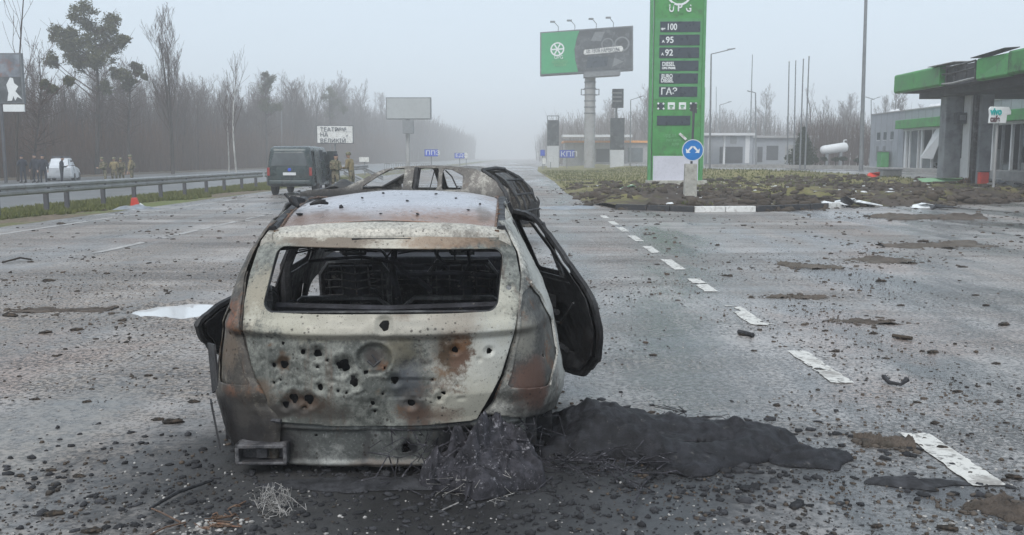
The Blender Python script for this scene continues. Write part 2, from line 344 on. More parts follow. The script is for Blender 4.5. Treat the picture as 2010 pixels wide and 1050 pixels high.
# ground
def road_mat():
    n = NT('wet_asphalt'); P = n.tc.outputs['Object']
    st = n.pos((1.0, .22, 1.0)); st2 = n.pos((.22, 1.0, 1))
    big = n.noise(.16, 4, .6, co=st); mid = n.noise(.9, 6, .65, co=st); cross = n.noise(.55, 6, .7, co=st2); fine = n.noise(9, 6, .75); grit = n.noise(75, 3, .7); agg = n.voro(140)
    nearf = n.noise(28, 5, .75)
    col = n.mix(n.rng(mid, .38, .62), (.11, .114, .116), (.345, .322, .308))
    mud = n.math('MULTIPLY', n.rng(n.math('ADD', n.math('MULTIPLY', big, .5), n.math('MULTIPLY', cross, .5)), .44, .58), n.rng(fine, .30, .60))
    col = n.mix(n.math('MULTIPLY', mud, .85), col, (.30, .245, .20))
    pk = n.noise(.33, 5, .6, co=n.vadd(P, n.noise(.4, 3, .5, out=1), 2.0)); col = n.mix(n.math('MULTIPLY', n.rng(pk, .54, .68), .7), col, (.30, .225, .19))
    col = n.mix(n.math('MULTIPLY', n.rng(n.math('ADD', n.math('MULTIPLY', nearf, .7), n.math('MULTIPLY', cross, .3)), .462, .555), .92), col, (.028, .023, .020))
    col = n.mix(n.math('MULTIPLY', n.rng(agg, .10, .03), .35), col, (.22, .215, .21))
    # charred zone under and round the burnt car
    wob = n.noise(2.2, 6, .7, out=1); q = n.vadd(P, wob, .9)
    ch = n.rng(n.math('ADD', n.dist(q, (-.35+.45, 4.55+.45, .45), (.62, 1.0, 1)), n.math('MULTIPLY', n.math('SUBTRACT', fine, .5), .7)), 1.55, .85)
    col = n.mix(n.math('MULTIPLY', ch, .96), col, (.011, .0105, .011))
    ch2 = n.rng(n.math('ADD', n.dist(q, (2.2+.45, 4.25+.45, .45), (1.0, 1.6, 1)), n.math('MULTIPLY', n.math('SUBTRACT', fine, .5), .5)), .55, .2)
    col = n.mix(n.math('MULTIPLY', ch2, .75), col, (.02, .019, .022))
    # bottom-left band: wet shine painted in as paler asphalt
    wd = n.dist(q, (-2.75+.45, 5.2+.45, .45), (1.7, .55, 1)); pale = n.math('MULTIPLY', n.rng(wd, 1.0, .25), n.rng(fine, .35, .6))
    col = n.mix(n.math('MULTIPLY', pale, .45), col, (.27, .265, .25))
    wet = n.rng(n.math('ADD', n.math('MULTIPLY', big, .55), n.math('MULTIPLY', mid, .45)), .38, .60)
    rough = n.rng(wet, 0, 1, .13, .50)
    rough = n.math('ADD', rough, n.math('MULTIPLY', n.math('SUBTRACT', fine, .5), .28), True)
    rough = n.math('ADD', rough, n.math('MULTIPLY', n.math('ADD', ch, mud), .22), True)
    n.bump(n.math('ADD', n.math('MULTIPLY', grit, .6), n.math('MULTIPLY', nearf, 1.3)), .38, .010)
    return n.fin(col, rough, 0, .9)
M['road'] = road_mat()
def soil_mat(name, grass=(.075, .085, .030), soil=(.075, .052, .036), split=.5, far=(.12, .115, .05), sc_=1.0, sy=.35, back=0):
    n = NT(name); st = n.pos((1, sy, 1)); a = n.noise(.5*sc_, 6, .65, co=st); b = n.noise(5*sc_, 6, .7); c = n.noise(40, 3, .7)
    if back: a = n.math('SUBTRACT', a, n.math('MULTIPLY', n.rng(n.sep(n.tc.outputs['Object'], 1), 38, 52), back))
    g = n.mix(n.rng(b, .35, .65), grass, far); s = n.mix(n.rng(b, .3, .7), tuple(x*.45 for x in soil), tuple(x*1.5 for x in soil))
    col = n.mix(n.rng(n.math('ADD', n.math('MULTIPLY', a, .7), n.math('MULTIPLY', b, .3)), split-.05, split+.05), g, s)
    col = n.mix(n.math('MULTIPLY', n.rng(c, .5, .7), .4), col, (.02, .017, .013)); n.bump(b, .9, .06); return n.fin(col, .8, 0, .3)
M['verge'] = soil_mat('verge_grass', (.085, .115, .025), (.15, .115, .08), .50, (.16, .17, .05)); M['island'] = soil_mat('churned_island', (.12, .115, .035), (.060, .045, .034), .455, (.25, .215, .085), .44, .42, .16)
M['mud_pale'] = soil_mat('brown_mud', (.085, .072, .058), (.085, .068, .056), .5, (.15, .13, .11)); M['mud'] = soil_mat('dark_mud', (.06, .045, .032), (.05, .038, .028), .5, (.10, .08, .06)); M['forest'] = soil_mat('forest_floor', (.07, .055, .035), (.09, .065, .045), .5, (.12, .09, .06))
M['field'] = soil_mat('pale_yard', (.12, .12, .10), (.16, .15, .14), .45, (.15, .14, .12))
def clod_mat():
    n = NT('dark_clod'); a = n.noise(25, 5, .7); c = n.mix(n.rng(a, .35, .7), (.014, .012, .011), (.055, .043, .033)); c = n.mix(n.rng(n.noise(1.3, 3, .6), .45, .6), c, (.085, .062, .045)); n.bump(a, .7, .01); return n.fin(c, .75, 0, .4)
M['clod'] = clod_mat(); M['clod_brown'] = bark('brown_mud_crumbs', (.055, .040, .028), (.14, .10, .07)) if False else plain('brown_mud_crumbs', (.075, .060, .048), .85, 0, .4, 9)
def paint_mat():
    n = NT('worn_road_paint'); a = n.noise(18, 7, .75); c = n.mix(n.rng(a, .50, .64), (.58, .565, .53), (.12, .11, .10)); c = n.mix(n.rng(n.noise(2.2, 5, .7), .52, .66), c, (.25, .23, .21)); return n.fin(c, .55)
M['paint'] = paint_mat(); M['paint_faint'] = plain('muddy_faint_paint', (.36, .345, .33), .5, 0, .15, 2, dirt=((.2, .18, .165), .95))
M['water'] = NT('puddle_water').fin((.02, .02, .02), .03, 0, 1.0)
M['puddle'] = NT('pale_puddle_water').fin((.62, .63, .64), .06, .0, 1.0)  # pothole water with a near-white base colour
M['white'] = plain('white_paint', (.72, .72, .70), .55, var=.1, dirt=((.25, .22, .19), .6)); M['black'] = plain('black_paint', (.025, .026, .03), .6, dirt=((.12, .10, .085), .5))
M['steel'] = plain('galvanised_steel', (.33, .335, .34), .45, .5, .15, 1.5, dirt=((.17, .15, .13), .6)); M['post'] = plain('dark_steel_post', (.09, .09, .10), .6, .2)
M['pole'] = plain('grey_pole_paint', (.20, .21, .22), .55, .2); M['mast'] = plain('pale_grey_mast', (.33, .33, .33), .6, 0, .12, 1.2, dirt=((.2, .18, .16), .5))
M['green'] = plain('green_panel', (.055, .27, .065), .5, 0, .16, 1.2, dirt=((.06, .13, .055), .75)); M['green_mid'] = plain('green_frame', (.075, .28, .10), .5, 0, .12, 2)
M['green_sooty'] = plain('sooty_green_panel', (.055, .21, .06), .6, 0, .45, .7, dirt=((.03, .05, .03), .9)); M['green_pale'] = plain('pale_green_edge', (.30, .52, .33), .5, 0, .1)
M['green_board'] = plain('green_poster', (.035, .33, .13), .6, 0, .08, .4); M['display'] = plain('dark_display', (.028, .040, .055), .3, 0, .2, 3)
M['letter'] = plain('white_letters', (.78, .80, .80), .5, 0, .04); M['letter_dim'] = plain('faint_letters', (.16, .42, .18), .6, 0, .1); M['letter_dark'] = plain('dark_letters', (.06, .07, .10), .6)
M['lilac'] = plain('pale_lilac_panel', (.60, .60, .68), .35, 0, .06, 1.0); M['blue'] = plain('blue_sign_face', (.0, .17, .50), .4, 0, .08, 3); M['blue_far'] = plain('blue_direction_sign', (.03, .08, .50), .5)
M['concrete'] = plain('pale_concrete', (.42, .41, .37), .8, 0, .2, 3, dirt=((.22, .20, .16), .7), bump=.4); M['kerb'] = plain('grey_kerb_concrete', (.30, .29, .28), .8, 0, .2, 3, bump=.4)
M['asphalt_far'] = plain('distant_wet_road', (.10, .10, .10), .35, 0, .2, .3); M['van'] = plain('dark_teal_van_paint', (.048, .066, .068), .28, .1, .12, 2, dirt=((.12, .115, .10), .5))
M['glass'] = plain('dark_vehicle_glass', (.065, .075, .078), .06, 0, .4, 1.2, spec=1.0); M['tyre'] = plain('tyre_rubber', (.02, .02, .021), .85); M['rim'] = plain('rusted_rim', (.09, .07, .06), .7, .3, .3, 8)
M['red_lamp'] = plain('red_tail_lamp', (.28, .04, .035), .3); M['plate'] = plain('white_number_plate', (.65, .66, .66), .5, 0, .05); M['white_car'] = plain('white_car_paint', (.68, .70, .73), .3, .1, .08, 2)
M['red'] = plain('red_plastic', (.62, .05, .03), .5, 0, .15, 3); M['sheet_grey'] = plain('grey_blue_sheet', (.20, .22, .25), .5, 0, .35, 3, dirt=((.5, .48, .42), .6)); M['rag_white'] = plain('torn_white_panel', (.72, .74, .75), .5, 0, .15, 3, dirt=((.12, .11, .10), .55))
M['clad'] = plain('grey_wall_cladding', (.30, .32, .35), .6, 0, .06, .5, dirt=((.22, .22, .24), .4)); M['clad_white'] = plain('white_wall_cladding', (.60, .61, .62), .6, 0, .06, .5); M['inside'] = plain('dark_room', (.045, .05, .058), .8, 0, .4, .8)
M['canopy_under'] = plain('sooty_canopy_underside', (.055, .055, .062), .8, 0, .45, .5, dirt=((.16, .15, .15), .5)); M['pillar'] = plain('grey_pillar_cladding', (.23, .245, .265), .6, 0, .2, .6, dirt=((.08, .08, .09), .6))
M['orange'] = plain('orange_fascia', (.72, .30, .04), .5); M['teal'] = plain('teal_letters', (.0, .42, .40), .5); M['brown_letters'] = plain('brown_letters', (.12, .06, .07), .5)
M['blank'] = plain('blank_board_face', (.38, .40, .40), .7, 0, .05, .3); M['poster_blur'] = plain('blurred_poster', (.17, .19, .22), .6, 0, .5, .9, dirt=((.22, .10, .08), .8)); M['board_dark'] = plain('dark_poster', (.055, .062, .068), .6, 0, .5, .8, dirt=((.16, .17, .18), .8)); M['board_frame'] = plain('board_frame', (.15, .16, .17), .7)
M['glazing'] = plain('window_glazing', (.10, .12, .13), .12, 0, .3, 1.0, spec=.8); M['tank'] = plain('white_tank_paint', (.62, .63, .64), .45, 0, .08, .6)
def bark(name, a, b): 
    n = NT(name); c = n.mix(n.rng(n.noise(3, 6, .7, co=n.pos((1, 1, .25))), .35, .65), a, b); return n.fin(c, .9, 0, .2)
M['bark'] = bark('grey_brown_bark', (.034, .026, .022), (.066, .053, .045)); M['twig'] = bark('purple_brown_twigs', (.055, .032, .025), (.090, .056, .044)); M['birch'] = bark('birch_bark', (.25, .24, .22), (.60, .59, .56))
M['mistle'] = bark('mistletoe_leaves', (.070, .072, .035), (.13, .13, .065)); M['brush'] = bark('brown_brushwood', (.085, .042, .025), (.16, .085, .050)); M['conifer'] = bark('dark_conifer_needles', (.018, .030, .018), (.045, .062, .032)); M['dry'] = bark('dry_brown_foliage', (.12, .075, .04), (.20, .13, .07))
def camo():
    n = NT('camouflage_cloth'); v = n.noise(7, 3, .5); c = n.mix(n.rng(v, .46, .50), (.12, .12, .075), (.22, .19, .13)); c = n.mix(n.rng(n.noise(9, 2, .5, co=n.pos((1, 1, 1.3))), .58, .60), c, (.07, .055, .04)); return n.fin(c, .9, 0, .2)
M['camo'] = camo(); M['khaki'] = plain('khaki_cloth', (.24, .19, .10), .9, 0, .25, 6); M['navy'] = plain('dark_uniform_cloth', (.022, .026, .040), .9, 0, .2, 6); M['skin'] = plain('skin', (.42, .26, .19), .6, 0, .05); M['boots'] = plain('dark_boots', (.03, .027, .025), .7); M['helmet'] = plain('olive_helmet_cover', (.15, .145, .09), .8, 0, .25, 9); M['grass'] = bark('grass_blades', (.09, .11, .03), (.17, .17, .06))
# ------------------------------------------------------------------ terrain height (road plane is z = 0)
def terrain(x, y):
    x = np.asarray(x, float); y = np.asarray(y, float)
    rise = np.clip((y-38)/25, 0, 1)*np.clip((x-7)/9, 0, 1); rise = rise*rise*(3-2*rise)
    return .62*rise - .10*np.clip((-12.2-x)/2.5, 0, 1)*np.clip((x+30), 0, 1)
CAR_L, CAR_A = (-0.70, 4.42), R(2)
def micro(x, y):
    near = np.clip(1-(y-3)/22, 0, 1)
    h = (fbm(x*7, y*7, 4)*.006 + np.clip(fbm(x*2.3+9, y*2.3, 4), .12, 1)*.018)*(.25+near)
    onroad = (x > -12) & (x < 60) & (y < 80)
    h = np.where(onroad, h, 0)
    # flooded pothole left of the car, with a broken raised rim
    dx, dy = (x+3.58)/.40, (y-9.50)/.44
    d = np.hypot(dx, dy)*(1+.12*np.sin(3*np.arctan2(dy, dx)+1)+.08*np.sin(7*np.arctan2(dy, dx)))
    h = h + .020*np.exp(-((d-1.35)/.22)**2)*(1+1.6*fbm(x*9, y*9, 3)) - .09*(1/(1+np.exp((d-1)*16)))
    # shallow flooded hollow further left
    return h
def spaced(a, b, d0, grow, dmax):
    out = [a]; d = d0
    while out[-1] < b: out.append(out[-1]+d); d = min(d*grow, dmax)
    return out
ys = [-60, -20, -6, 0, 1.6]+spaced(2.4, 13, .028, 1.0, .03)[0:]+spaced(13.05, 1250, .035, 1.022, 30)
xr = spaced(0, 4.8, .034, 1.0, .034)+spaced(4.85, 60, .05, 1.05, .9)+spaced(61, 620, 2, 1.25, 60)
xs = sorted(set([round(v, 4) for v in xr]+[round(-v, 4) for v in xr]+[-12.0, -16.9, -36.0, 48.02]))
X, Y = np.meshgrid(xs, ys, indexing='ij'); Z = terrain(X, Y)+micro(X, Y)
idx = np.arange(X.size).reshape(X.shape); q = np.stack([idx[:-1, :-1], idx[1:, :-1], idx[1:, 1:], idx[:-1, 1:]], -1).reshape(-1, 4)
V = np.stack([X.ravel(), Y.ravel(), Z.ravel()], -1); cx = V[q][:, :, 0].mean(1); cy = V[q][:, :, 1].mean(1)
zone = np.select([(cx > -12.0) & (cx < 48.02), (cx > -16.9) & (cx <= -12.0), (cx > -36) & (cx <= -16.9), cx <= -36], [0, 1, 2, 3], 4)
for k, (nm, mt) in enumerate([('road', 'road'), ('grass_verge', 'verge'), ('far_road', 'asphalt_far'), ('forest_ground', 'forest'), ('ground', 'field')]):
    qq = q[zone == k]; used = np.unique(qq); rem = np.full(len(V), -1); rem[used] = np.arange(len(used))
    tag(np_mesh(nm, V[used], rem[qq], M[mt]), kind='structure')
def road_z(x, y): return float(terrain(x, y)+micro(np.array(x, float), np.array(y, float)))
# water in the pothole
th = np.linspace(0, 6.283, 48, endpoint=False)
m = MB(); m.add([(-3.58+.47*math.cos(t), 9.50+.50*math.sin(t), -.010) for t in th], [tuple(range(48))])
tag(m.build('pothole_water', M['puddle']), kind='structure')

# painted line: dashes at x = 2.3, edge line at the left
def strip(name, x0, x1, y0, y1, worn, mt='paint', z=.006):
    us = np.linspace(x0, x1, 13); vs = np.arange(y0-.02, y1+.02, .035 if y0 < 14 else .12)
    def fn(u, v): return u, v, terrain(u, v)+micro(u, v)+z
    def sdf(u, v): return np.minimum(np.minimum(u-x0, x1-u), np.minimum(v-y0, y1-v))+.025*fbm(u*9, v*9, 3)-np.clip(fbm(u*3.1+4, v*3.1, 4)-(.50-worn), 0, 1)*.9
    return sheet(name, fn, us, vs, sdf, M[mt], None, solid=0)
t = thing('dashed_lane_line', 'worn white dashed lane line running away right of the burnt cars', 'lane line', (0, 0, 0))
for y0, y1, wn in [(4.35, 5.28, .42), (6.40, 7.50, .46), (8.65, 9.87, .16), (10.9, 12.05, .14), (13.05, 14.36, .20), (15.37, 16.62, .05), (17.53, 18.92, .05), (19.84, 21.15, .05), (21.9, 23.1, .1), (24.2, 25.4, .2)]:
    o = strip('dash', 2.215, 2.385, y0, y1, wn); o.parent = t
tag(strip('edge_line', -10.95, -10.78, 12, 60, .30, 'paint_faint'), kind='structure')
tag(strip('lane_line', -7.2, -7.05, 15, 40, .40, 'paint_faint'), kind='structure')

# ------------------------------------------------------------------ island with churned mud on the right
ISL = [(3.0, 28.6), (3.9, 28.0), (5.2, 27.2), (7.0, 27.4), (9.0, 28.6), (10.6, 29.9), (13.4, 30.6), (17.3, 32.6), (20.8, 36.2), (23.6, 40.5), (25, 47), (22, 52), (17.6, 62), (15.5, 66), (14, 95), (13, 150), (3.2, 160), (2.1, 110), (2.3, 60), (2.1, 42), (2.3, 33)]
def isl_h(u, v):
    d = np.clip(sd_poly(u, v, ISL), 0, 9); far = np.clip((v-27)/20, 0, 1)
    mud = np.clip(fbm(u*.55+3, v*.55, 5), -.2, 1)*.42+np.clip(fbm(u*1.7, v*1.7+8, 4), 0, 1)*.34+fbm(u*4, v*4, 3)*.09
    band = np.exp(-((v-34.5)/5.5)**2)+.35*np.exp(-((v-44)/6)**2)
    soft = np.clip((v-30)/1.5, 0, 1)
    soft = np.maximum(soft, np.clip((u-10)/1.0, 0, 1)); base = .13*(1-soft)+soft*(.13*np.clip(d/.8, 0, 1)+.005)
    return terrain(u, v)+base+np.clip(d/1.0, 0, 1)*np.clip(mud, -.04, 1)*(.16+.62*band)
us = np.arange(1.8, 23.4, .13); vs = np.array(spaced(26.8, 162, .11, 1.012, 2.0))
tag(sheet('island', lambda u, v: (u, v, isl_h(u, v)), us, vs, lambda u, v: sd_poly(u, v, ISL), M['island'], None, solid=0), kind='structure')
# mud spread from the island over the yard at the right
def blob(name, cx, cy, rx, ry, h, mt, seed, label=None, cat=None, group=None, kind=None, n=28, rag=.35, scale=1.0):
    """low irregular mound standing on the ground"""
    def sdf(u, v):
        a = np.arctan2(v-cy, u-cx); d = np.hypot((u-cx)/rx, (v-cy)/ry)
        return (1-d*(1+rag*np.sin(2*a+seed)*.5+rag*np.sin(5*a+seed*2.1)*.35+rag*.6*fbm(u/rx*2+seed, v/ry*2, 3)))*min(rx, ry)
    def fn(u, v):
        s = np.clip(sdf(u, v)/min(rx, ry), 0, 1)
        return u, v, terrain(u, v)+micro(u, v)*.9+h*(s**.6)*(.55+.9*np.abs(fbm(u/rx*3+seed, v/ry*3, 4)))+.002
    o = sheet(name, fn, np.linspace(cx-1.5*rx, cx+1.5*rx, n), np.linspace(cy-1.5*ry, cy+1.5*ry, n), sdf, M[mt], None, solid=0, snap=2)
    if cat: tag(o, label, cat, group)
    if kind: tag(o, kind=kind)
    return o

# kerb stones, black and white, along the front of the island
kt = thing('island_kerb', 'black and white painted kerb along the front of the muddy island', 'kerb')
kp = [(3.0, 28.55), (3.9, 27.95), (5.15, 27.12), (7.0, 27.32), (8.95, 28.5), (10.5, 29.8)]
seg = []; 
for i in range(len(kp)-1):
    a, b = Vector(kp[i]), Vector(kp[i+1]); L = (b-a).length; nn = max(1, round(L/.96))
    for j in range(nn): seg.append((a.lerp(b, j/nn), a.lerp(b, (j+1)/nn)))
for a, b in seg:
    c = (a+b)/2; d = b-a; colr = 'white' if 5.1 < c.x < 6.95 else 'black'
    if c.x > 9.6: colr = 'white' if random.random() < .5 else 'kerb'
    mb = MB(); mb.box((c.x, c.y, .075), (d.length-.02, .16, .19), math.atan2(d.y, d.x)); mb.build('kerb_stone', M[colr], kt, bevel=.012)
# broken pale pavement edge on the right
kt = thing('broken_kerb', 'broken pale concrete kerb pieces curving towards the bush at the right', 'kerb')
for (px, py, L, rz, z) in [(1893, 387, 1.0, .5, 0), (1905, 383, 1.0, .6, .04), (1920, 379, .7, .9, 0), (1945, 374, .9, 1.0, .05), (1957, 368, .8, 1.2, 0)]:
    g = G(px, py); mb = MB(); mb.box((g.x, g.y, terrain(g.x, g.y)+.10+z), (L, .3, .22), rz); mb.build('kerb_stone', M['kerb' if z else 'white'], kt, bevel=.02)
# ------------------------------------------------------------------ burnt hatchback in the foreground
car = thing('burnt_hatchback', 'burnt out hatchback riddled with shrapnel holes, seen from behind', 'wrecked car', (CAR_L[0], CAR_L[1], 0), CAR_A)
PZ = [.0, .15, .30, .36, .42, .70, .735, .77, .80, .86, 1.15, 1.22, 1.30]; PY = [.06, .05, .045, .03, .015, .035, .0, .015, .045, .075, .36, .44, .56]
def rear_y(x, z): return np.interp(z, PZ, PY)+.12*(np.abs(x)/.65)**3
def dentn(x, z, amp=.012, f=4): return amp*fbm(x*f+3, z*f+7, 4)
RH = [  # shrapnel holes (x, z, r) in the hatch, read off the photograph
    (-.17, .575, .030), (-.30, .635, .020), (-.375, .64, .014), (-.475, .57, .021), (-.53, .565, .013), (-.44, .615, .010), (-.20, .58, .011), (-.30, .565, .010),
    (-.12, .49, .021), (-.125, .515, .014), (-.29, .465, .016), (-.43, .40, .024), (-.35, .40, .025), (-.475, .365, .018), (-.375, .35, .012), (-.20, .45, .009), (-.16, .44, .009),
    (-.06, .54, .012), (.08, .50, .020), (-.03, .385, .014), (.16, .38, .019), (.30, .405, .015), (.32, .43, .013), (.38, .645, .016), (.55, .63, .015), (.50, .59, .009), (.39, .47, .009),
    (-.48, .68, .011), (-.56, .72, .012), (.035, .775, .024), (.655, .93, .014), (-.35, .58, .007), (-.28, .50, .008), (-.24, .50, .007), (-.40, .52, .007), (-.25, .60, .008),
    (-.07, .44, .008), (-.11, .43, .007), (.02, .43, .008), (-.54, .63, .008), (-.5, .49, .009), (.27, .50, .008), (.42, .40, .008), (-.02, .34, .010), (-.63, .77, .009), (.62, .83, .007)]
_rp = random.Random(8); RH += [(_rp.gauss(-.22, .20), _rp.gauss(.48, .09), _rp.uniform(.0055, .0085)) for _ in range(34)]+[(_rp.uniform(-.1, .5), _rp.uniform(.33, .66), _rp.uniform(.005, .008)) for _ in range(12)]
RH = [h_ for h_ in RH if h_[1] < .70 or h_[1] > .74]
def crater(X, Uc, Vc):
    for cx, cz, r in RH:
        d = np.hypot(Uc-cx, Vc-cz); X[:, 1] += .9*r*np.exp(-(d/(1.6*r))**2)-.25*r*np.exp(-((d-2.2*r)/(.6*r))**2)
    d = np.hypot((Uc+.02)/1.15, (Vc-.61))              # oval recess where the badge sat
    X[:, 1] += .035/(1+np.exp((d-.070)*190)); X[:, 1] -= .008*np.exp(-((d-.082)/.010)**2)
    for cx, cz, a, r in [(.15, .57, .035, .06), (.33, .60, .022, .09), (-.5, .5, .018, .12), (.20, .62, .018, .05), (.28, .40, .014, .08), (-.42, .44, .012, .10), (.10, .40, .02, .07)]:
        X[:, 1] += a*np.exp(-(np.hypot(Uc-cx, Vc-cz)/r)**2)
    X[:, 1] += .012*np.clip(1-np.abs(Uc-.13)/.14, 0, 1)**.4*(np.abs(Vc-.46) < .05)  # number plate bed
    return X
HO = [(-.555, .275), (-.20, .262), (.20, .262), (.485, .275), (.61, .50), (.675, .70), (.705, .85), (.715, .98), (.695, 1.10), (.66, 1.175), (0, 1.235), (-.62, 1.205), (-.68, 1.12), (-.70, 1.0), (-.70, .86), (-.69, .71), (-.645, .50)]
WIN = [(-.590, .828), (.600, .828), (.625, 1.120), (-.570, 1.138)]
def hatch_sdf(u, v): return np.minimum(sd_poly(u, v, HO)+0, -sd_round(u, v, WIN, .055))
us = np.arange(-.74, .75, .0085); vs = np.arange(.24, 1.25, .0085)
hatch = sheet('tailgate', lambda u, v: (u, rear_y(u, v)+dentn(u, v), v), us, vs, hatch_sdf, M['hatch'], car, RH, solid=.006, post=crater, ragged=.13)
# frame lips of the rear window
def ring(poly, r, n=14):
    P = np.array(poly, float); c = P.mean(0); out = []
    for i, p in enumerate(P):
        q = p+np.sign(c-p)*r; a0 = {(-1, -1): math.pi, (1, -1): 1.5*math.pi, (1, 1): 0, (-1, 1): .5*math.pi}[(int(np.sign(p[0]-c[0])), int(np.sign(p[1]-c[1])))]
        for k in range(n+1): a = a0+k/n*math.pi/2; out.append((q[0]+r*math.cos(a), q[1]+r*math.sin(a)))
    return out
rg = ring(WIN, .055); secs = []
for dep, shr in ((.003, 0), (.02, .002), (.035, .008)):
    secs.append([(x*(1-shr*1.4), float(rear_y(x, z))+dep, (z-.98)*(1-shr*2)+.98) for x, z in rg])
mb = MB(); mb.loft(secs, cap=False); o = mb.build('window_lip', M['soot_grey'], hatch, smooth=40); s = o.modifiers.new('t', 'SOLIDIFY'); s.thickness = .006
mb = MB(); mb.bbox(-.17, .14, .385, .41, 1.158, 1.178); mb.build('brake_light_slot', M['soot'], hatch)
# inner skin of the tailgate, dark, a hand's width behind
mb = MB(); mb.hexa([(-.50, .13, .29), (.44, .13, .29), (.44, .20, .29), (-.50, .20, .29), (-.62, .17, .80), (.60, .17, .80), (.60, .23, .80), (-.62, .23, .80)]); mb.build('inner_panel', M['soot'], hatch)
# latch remains and torn metal in the badge recess
mb = MB(); mb.tube([(-.05, .03, .60), (-.02, .02, .575), (.01, .03, .60)], .008); mb.tube([(-.03, .035, .63), (.0, .03, .59)], .006); mb.build('badge_remains', M['soot_grey'], hatch)

# plan curve round each rear corner: rear edge of the side -> flank
def W(z): return np.interp(z, [.0, .10, .30, .55, .72, .85, 1.0, 1.15, 1.28, 1.36], [.88, .94, 1.0, .965, .925, .875, .81, .735, .675, .65])
def hedge(z): return np.interp(z, [.0, .275, .50, .70, .85, .98, 1.10, 1.2, 1.26], [.52, .50, .635, .69, .705, .715, .70, .66, .60])
def corner(sgn, off=0.0):
    def fn(u, v):
        xe = hedge(v)+.006; L = np.interp(v, [0, .3, .7, 1.0, 1.25], [.95, .9, .8, .65, .5]); th = np.clip(u, 0, 1)*math.pi/2
        ye = rear_y(xe, v)+.006; Wv = W(v)
        k = np.interp(v, [0, .3, .8, 1.2], [.72, .72, .85, 1.0])
        x = xe+(Wv-xe)*np.sin(th)**k - off*np.cos(th*.6)*.4; y = ye+L*(1-np.cos(th)**1.05)+off*np.sin(th+.4)
        b = .020*fbm(u*4+sgn, v*5, 4)+.012*np.exp(-((v-.36)/.03)**2)*(u < .8)
        return sgn*(x+b), y+b, v
    return fn
def yflank(v): return np.interp(v, [0, .3, .7, 1.0, 1.25], [.95, .9, .8, .65, .5])+rear_y(hedge(v), v)
LAMP_R = [(.03, .44), (.40, .40), (.60, .52), (.66, .70), (.52, .86), (.28, .93), (.06, .90), (.03, .70)]
QH = [(.30, .76, .016), (.33, .66, .014), (.34, .635, .012), (.36, .56, .018), (.55, .64, .015), (.57, .615, .010), (.45, .75, .008), (.50, .50, .010), (.30, .50, .009), (.25, .70, .008), (.62, .72, .008), (.42, .395, .018), (.52, .395, .012), (.7, .58, .008)]
us = np.linspace(0, 1, 75); vs = np.arange(.06, 1.262, .013)
for sg, nm in ((1, 'rear_quarter'), (-1, 'rear_quarter')):
    lamp = LAMP_R if sg > 0 else [(.05, .46), (.38, .44), (.52, .58), (.50, .76), (.28, .84), (.10, .80)]
    lo = [(0, .30), (.25, .26), (.5, .24), (1, .14), (1, 1.262), (0, 1.262)] if sg > 0 else [(0, .06), (1, .06), (1, 1.262), (0, 1.262)]
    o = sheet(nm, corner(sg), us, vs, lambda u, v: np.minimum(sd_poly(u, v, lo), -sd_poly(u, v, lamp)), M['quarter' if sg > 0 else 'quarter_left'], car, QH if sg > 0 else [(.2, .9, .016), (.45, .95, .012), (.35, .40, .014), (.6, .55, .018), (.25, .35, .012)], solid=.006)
    o2 = sheet('lamp_pocket', corner(sg, .022), us, vs[8:78], lambda u, v: sd_poly(u, v, [(0, .30), (.8, .30), (.8, 1.0), (0, 1.0)]), M['pocket' if sg > 0 else 'quarter_left'], car, [(h[0], h[1], h[2]*.9) for h in QH[:9]] if sg > 0 else [(.2, .7, .02), (.3, .6, .014)], solid=.005)
    mb = MB(); y0 = [corner(sg)(np.array(u), np.array(v)) for u, v in [(.42, .40), (.62, .53), (.67, .70), (.54, .86), (.30, .94)]]
    mb.tube([(float(a), float(b)-.004, float(c)) for a, b, c in y0], .007, 6); mb.build('lamp_seam', M['beam'], o)
# side sheets: flanks with the openings and wheel arches
WX = lambda z, y: W(z)*np.interp(y, [.5, 1.4, 2.4, 3.2, 4.15], [1, 1, 1, .97, .90])
OUT = [(.45, .07), (.62, .08), (3.1, .08), (3.5, .08), (4.10, .12), (4.14, .60), (3.95, .74), (3.1, .90), (2.98, .92), (2.35, 1.29), (1.9, 1.335), (1.3, 1.335), (.55, 1.275), (.38, 1.20)]
RD = [(1.18, .24), (1.92, .15), (1.93, .80), (1.90, 1.26), (1.20, 1.245), (1.02, 1.10), (1.0, .86), (1.12, .60)]     # rear door opening
FD = [(2.03, .15), (3.0, .15), (3.02, .86), (2.92, .90), (2.36, 1.24), (2.02, 1.265)]
def arch(u, v, c): return np.hypot(u-c, v-.27)-.335
def side_fn(sg): return lambda u, v: (sg*(WX(v, u)+.008*fbm(u*4+sg*3, v*4, 4)), u, v)
for sg in (1, -1):
    def ss(u, v): return np.minimum.reduce([sd_poly(u, v, OUT), -sd_round(u, v, RD, 0.0), -sd_poly(u, v, FD), arch(u, v, .82), arch(u, v, 3.40), u-yflank(v)+.03])
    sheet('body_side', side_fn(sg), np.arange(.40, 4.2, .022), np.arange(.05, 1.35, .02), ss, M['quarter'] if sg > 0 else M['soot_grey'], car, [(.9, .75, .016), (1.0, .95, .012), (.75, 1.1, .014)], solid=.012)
    # inner pillars
    mb = MB(); x = sg
    mb.tube([(x*.86, 1.97, .12), (x*.87, 1.97, .85), (x*.67, 1.93, 1.28)], .04, 6)
    mb.tube([(x*.85, 3.0, .88), (x*.63, 2.38, 1.27)], .035, 6); mb.tube([(x*.63, 2.38, 1.28), (x*.64, 1.5, 1.32), (x*.62, .55, 1.20)], .035, 6)
    mb.tube([(x*.80, .98, .84), (x*.66, .90, 1.22)], .05, 6); mb.bbox(*sorted((x*.80, x*.90)), .5, 3.2, .06, .20)
    mb.build('inner_pillar', M['soot'], car, smooth=40)
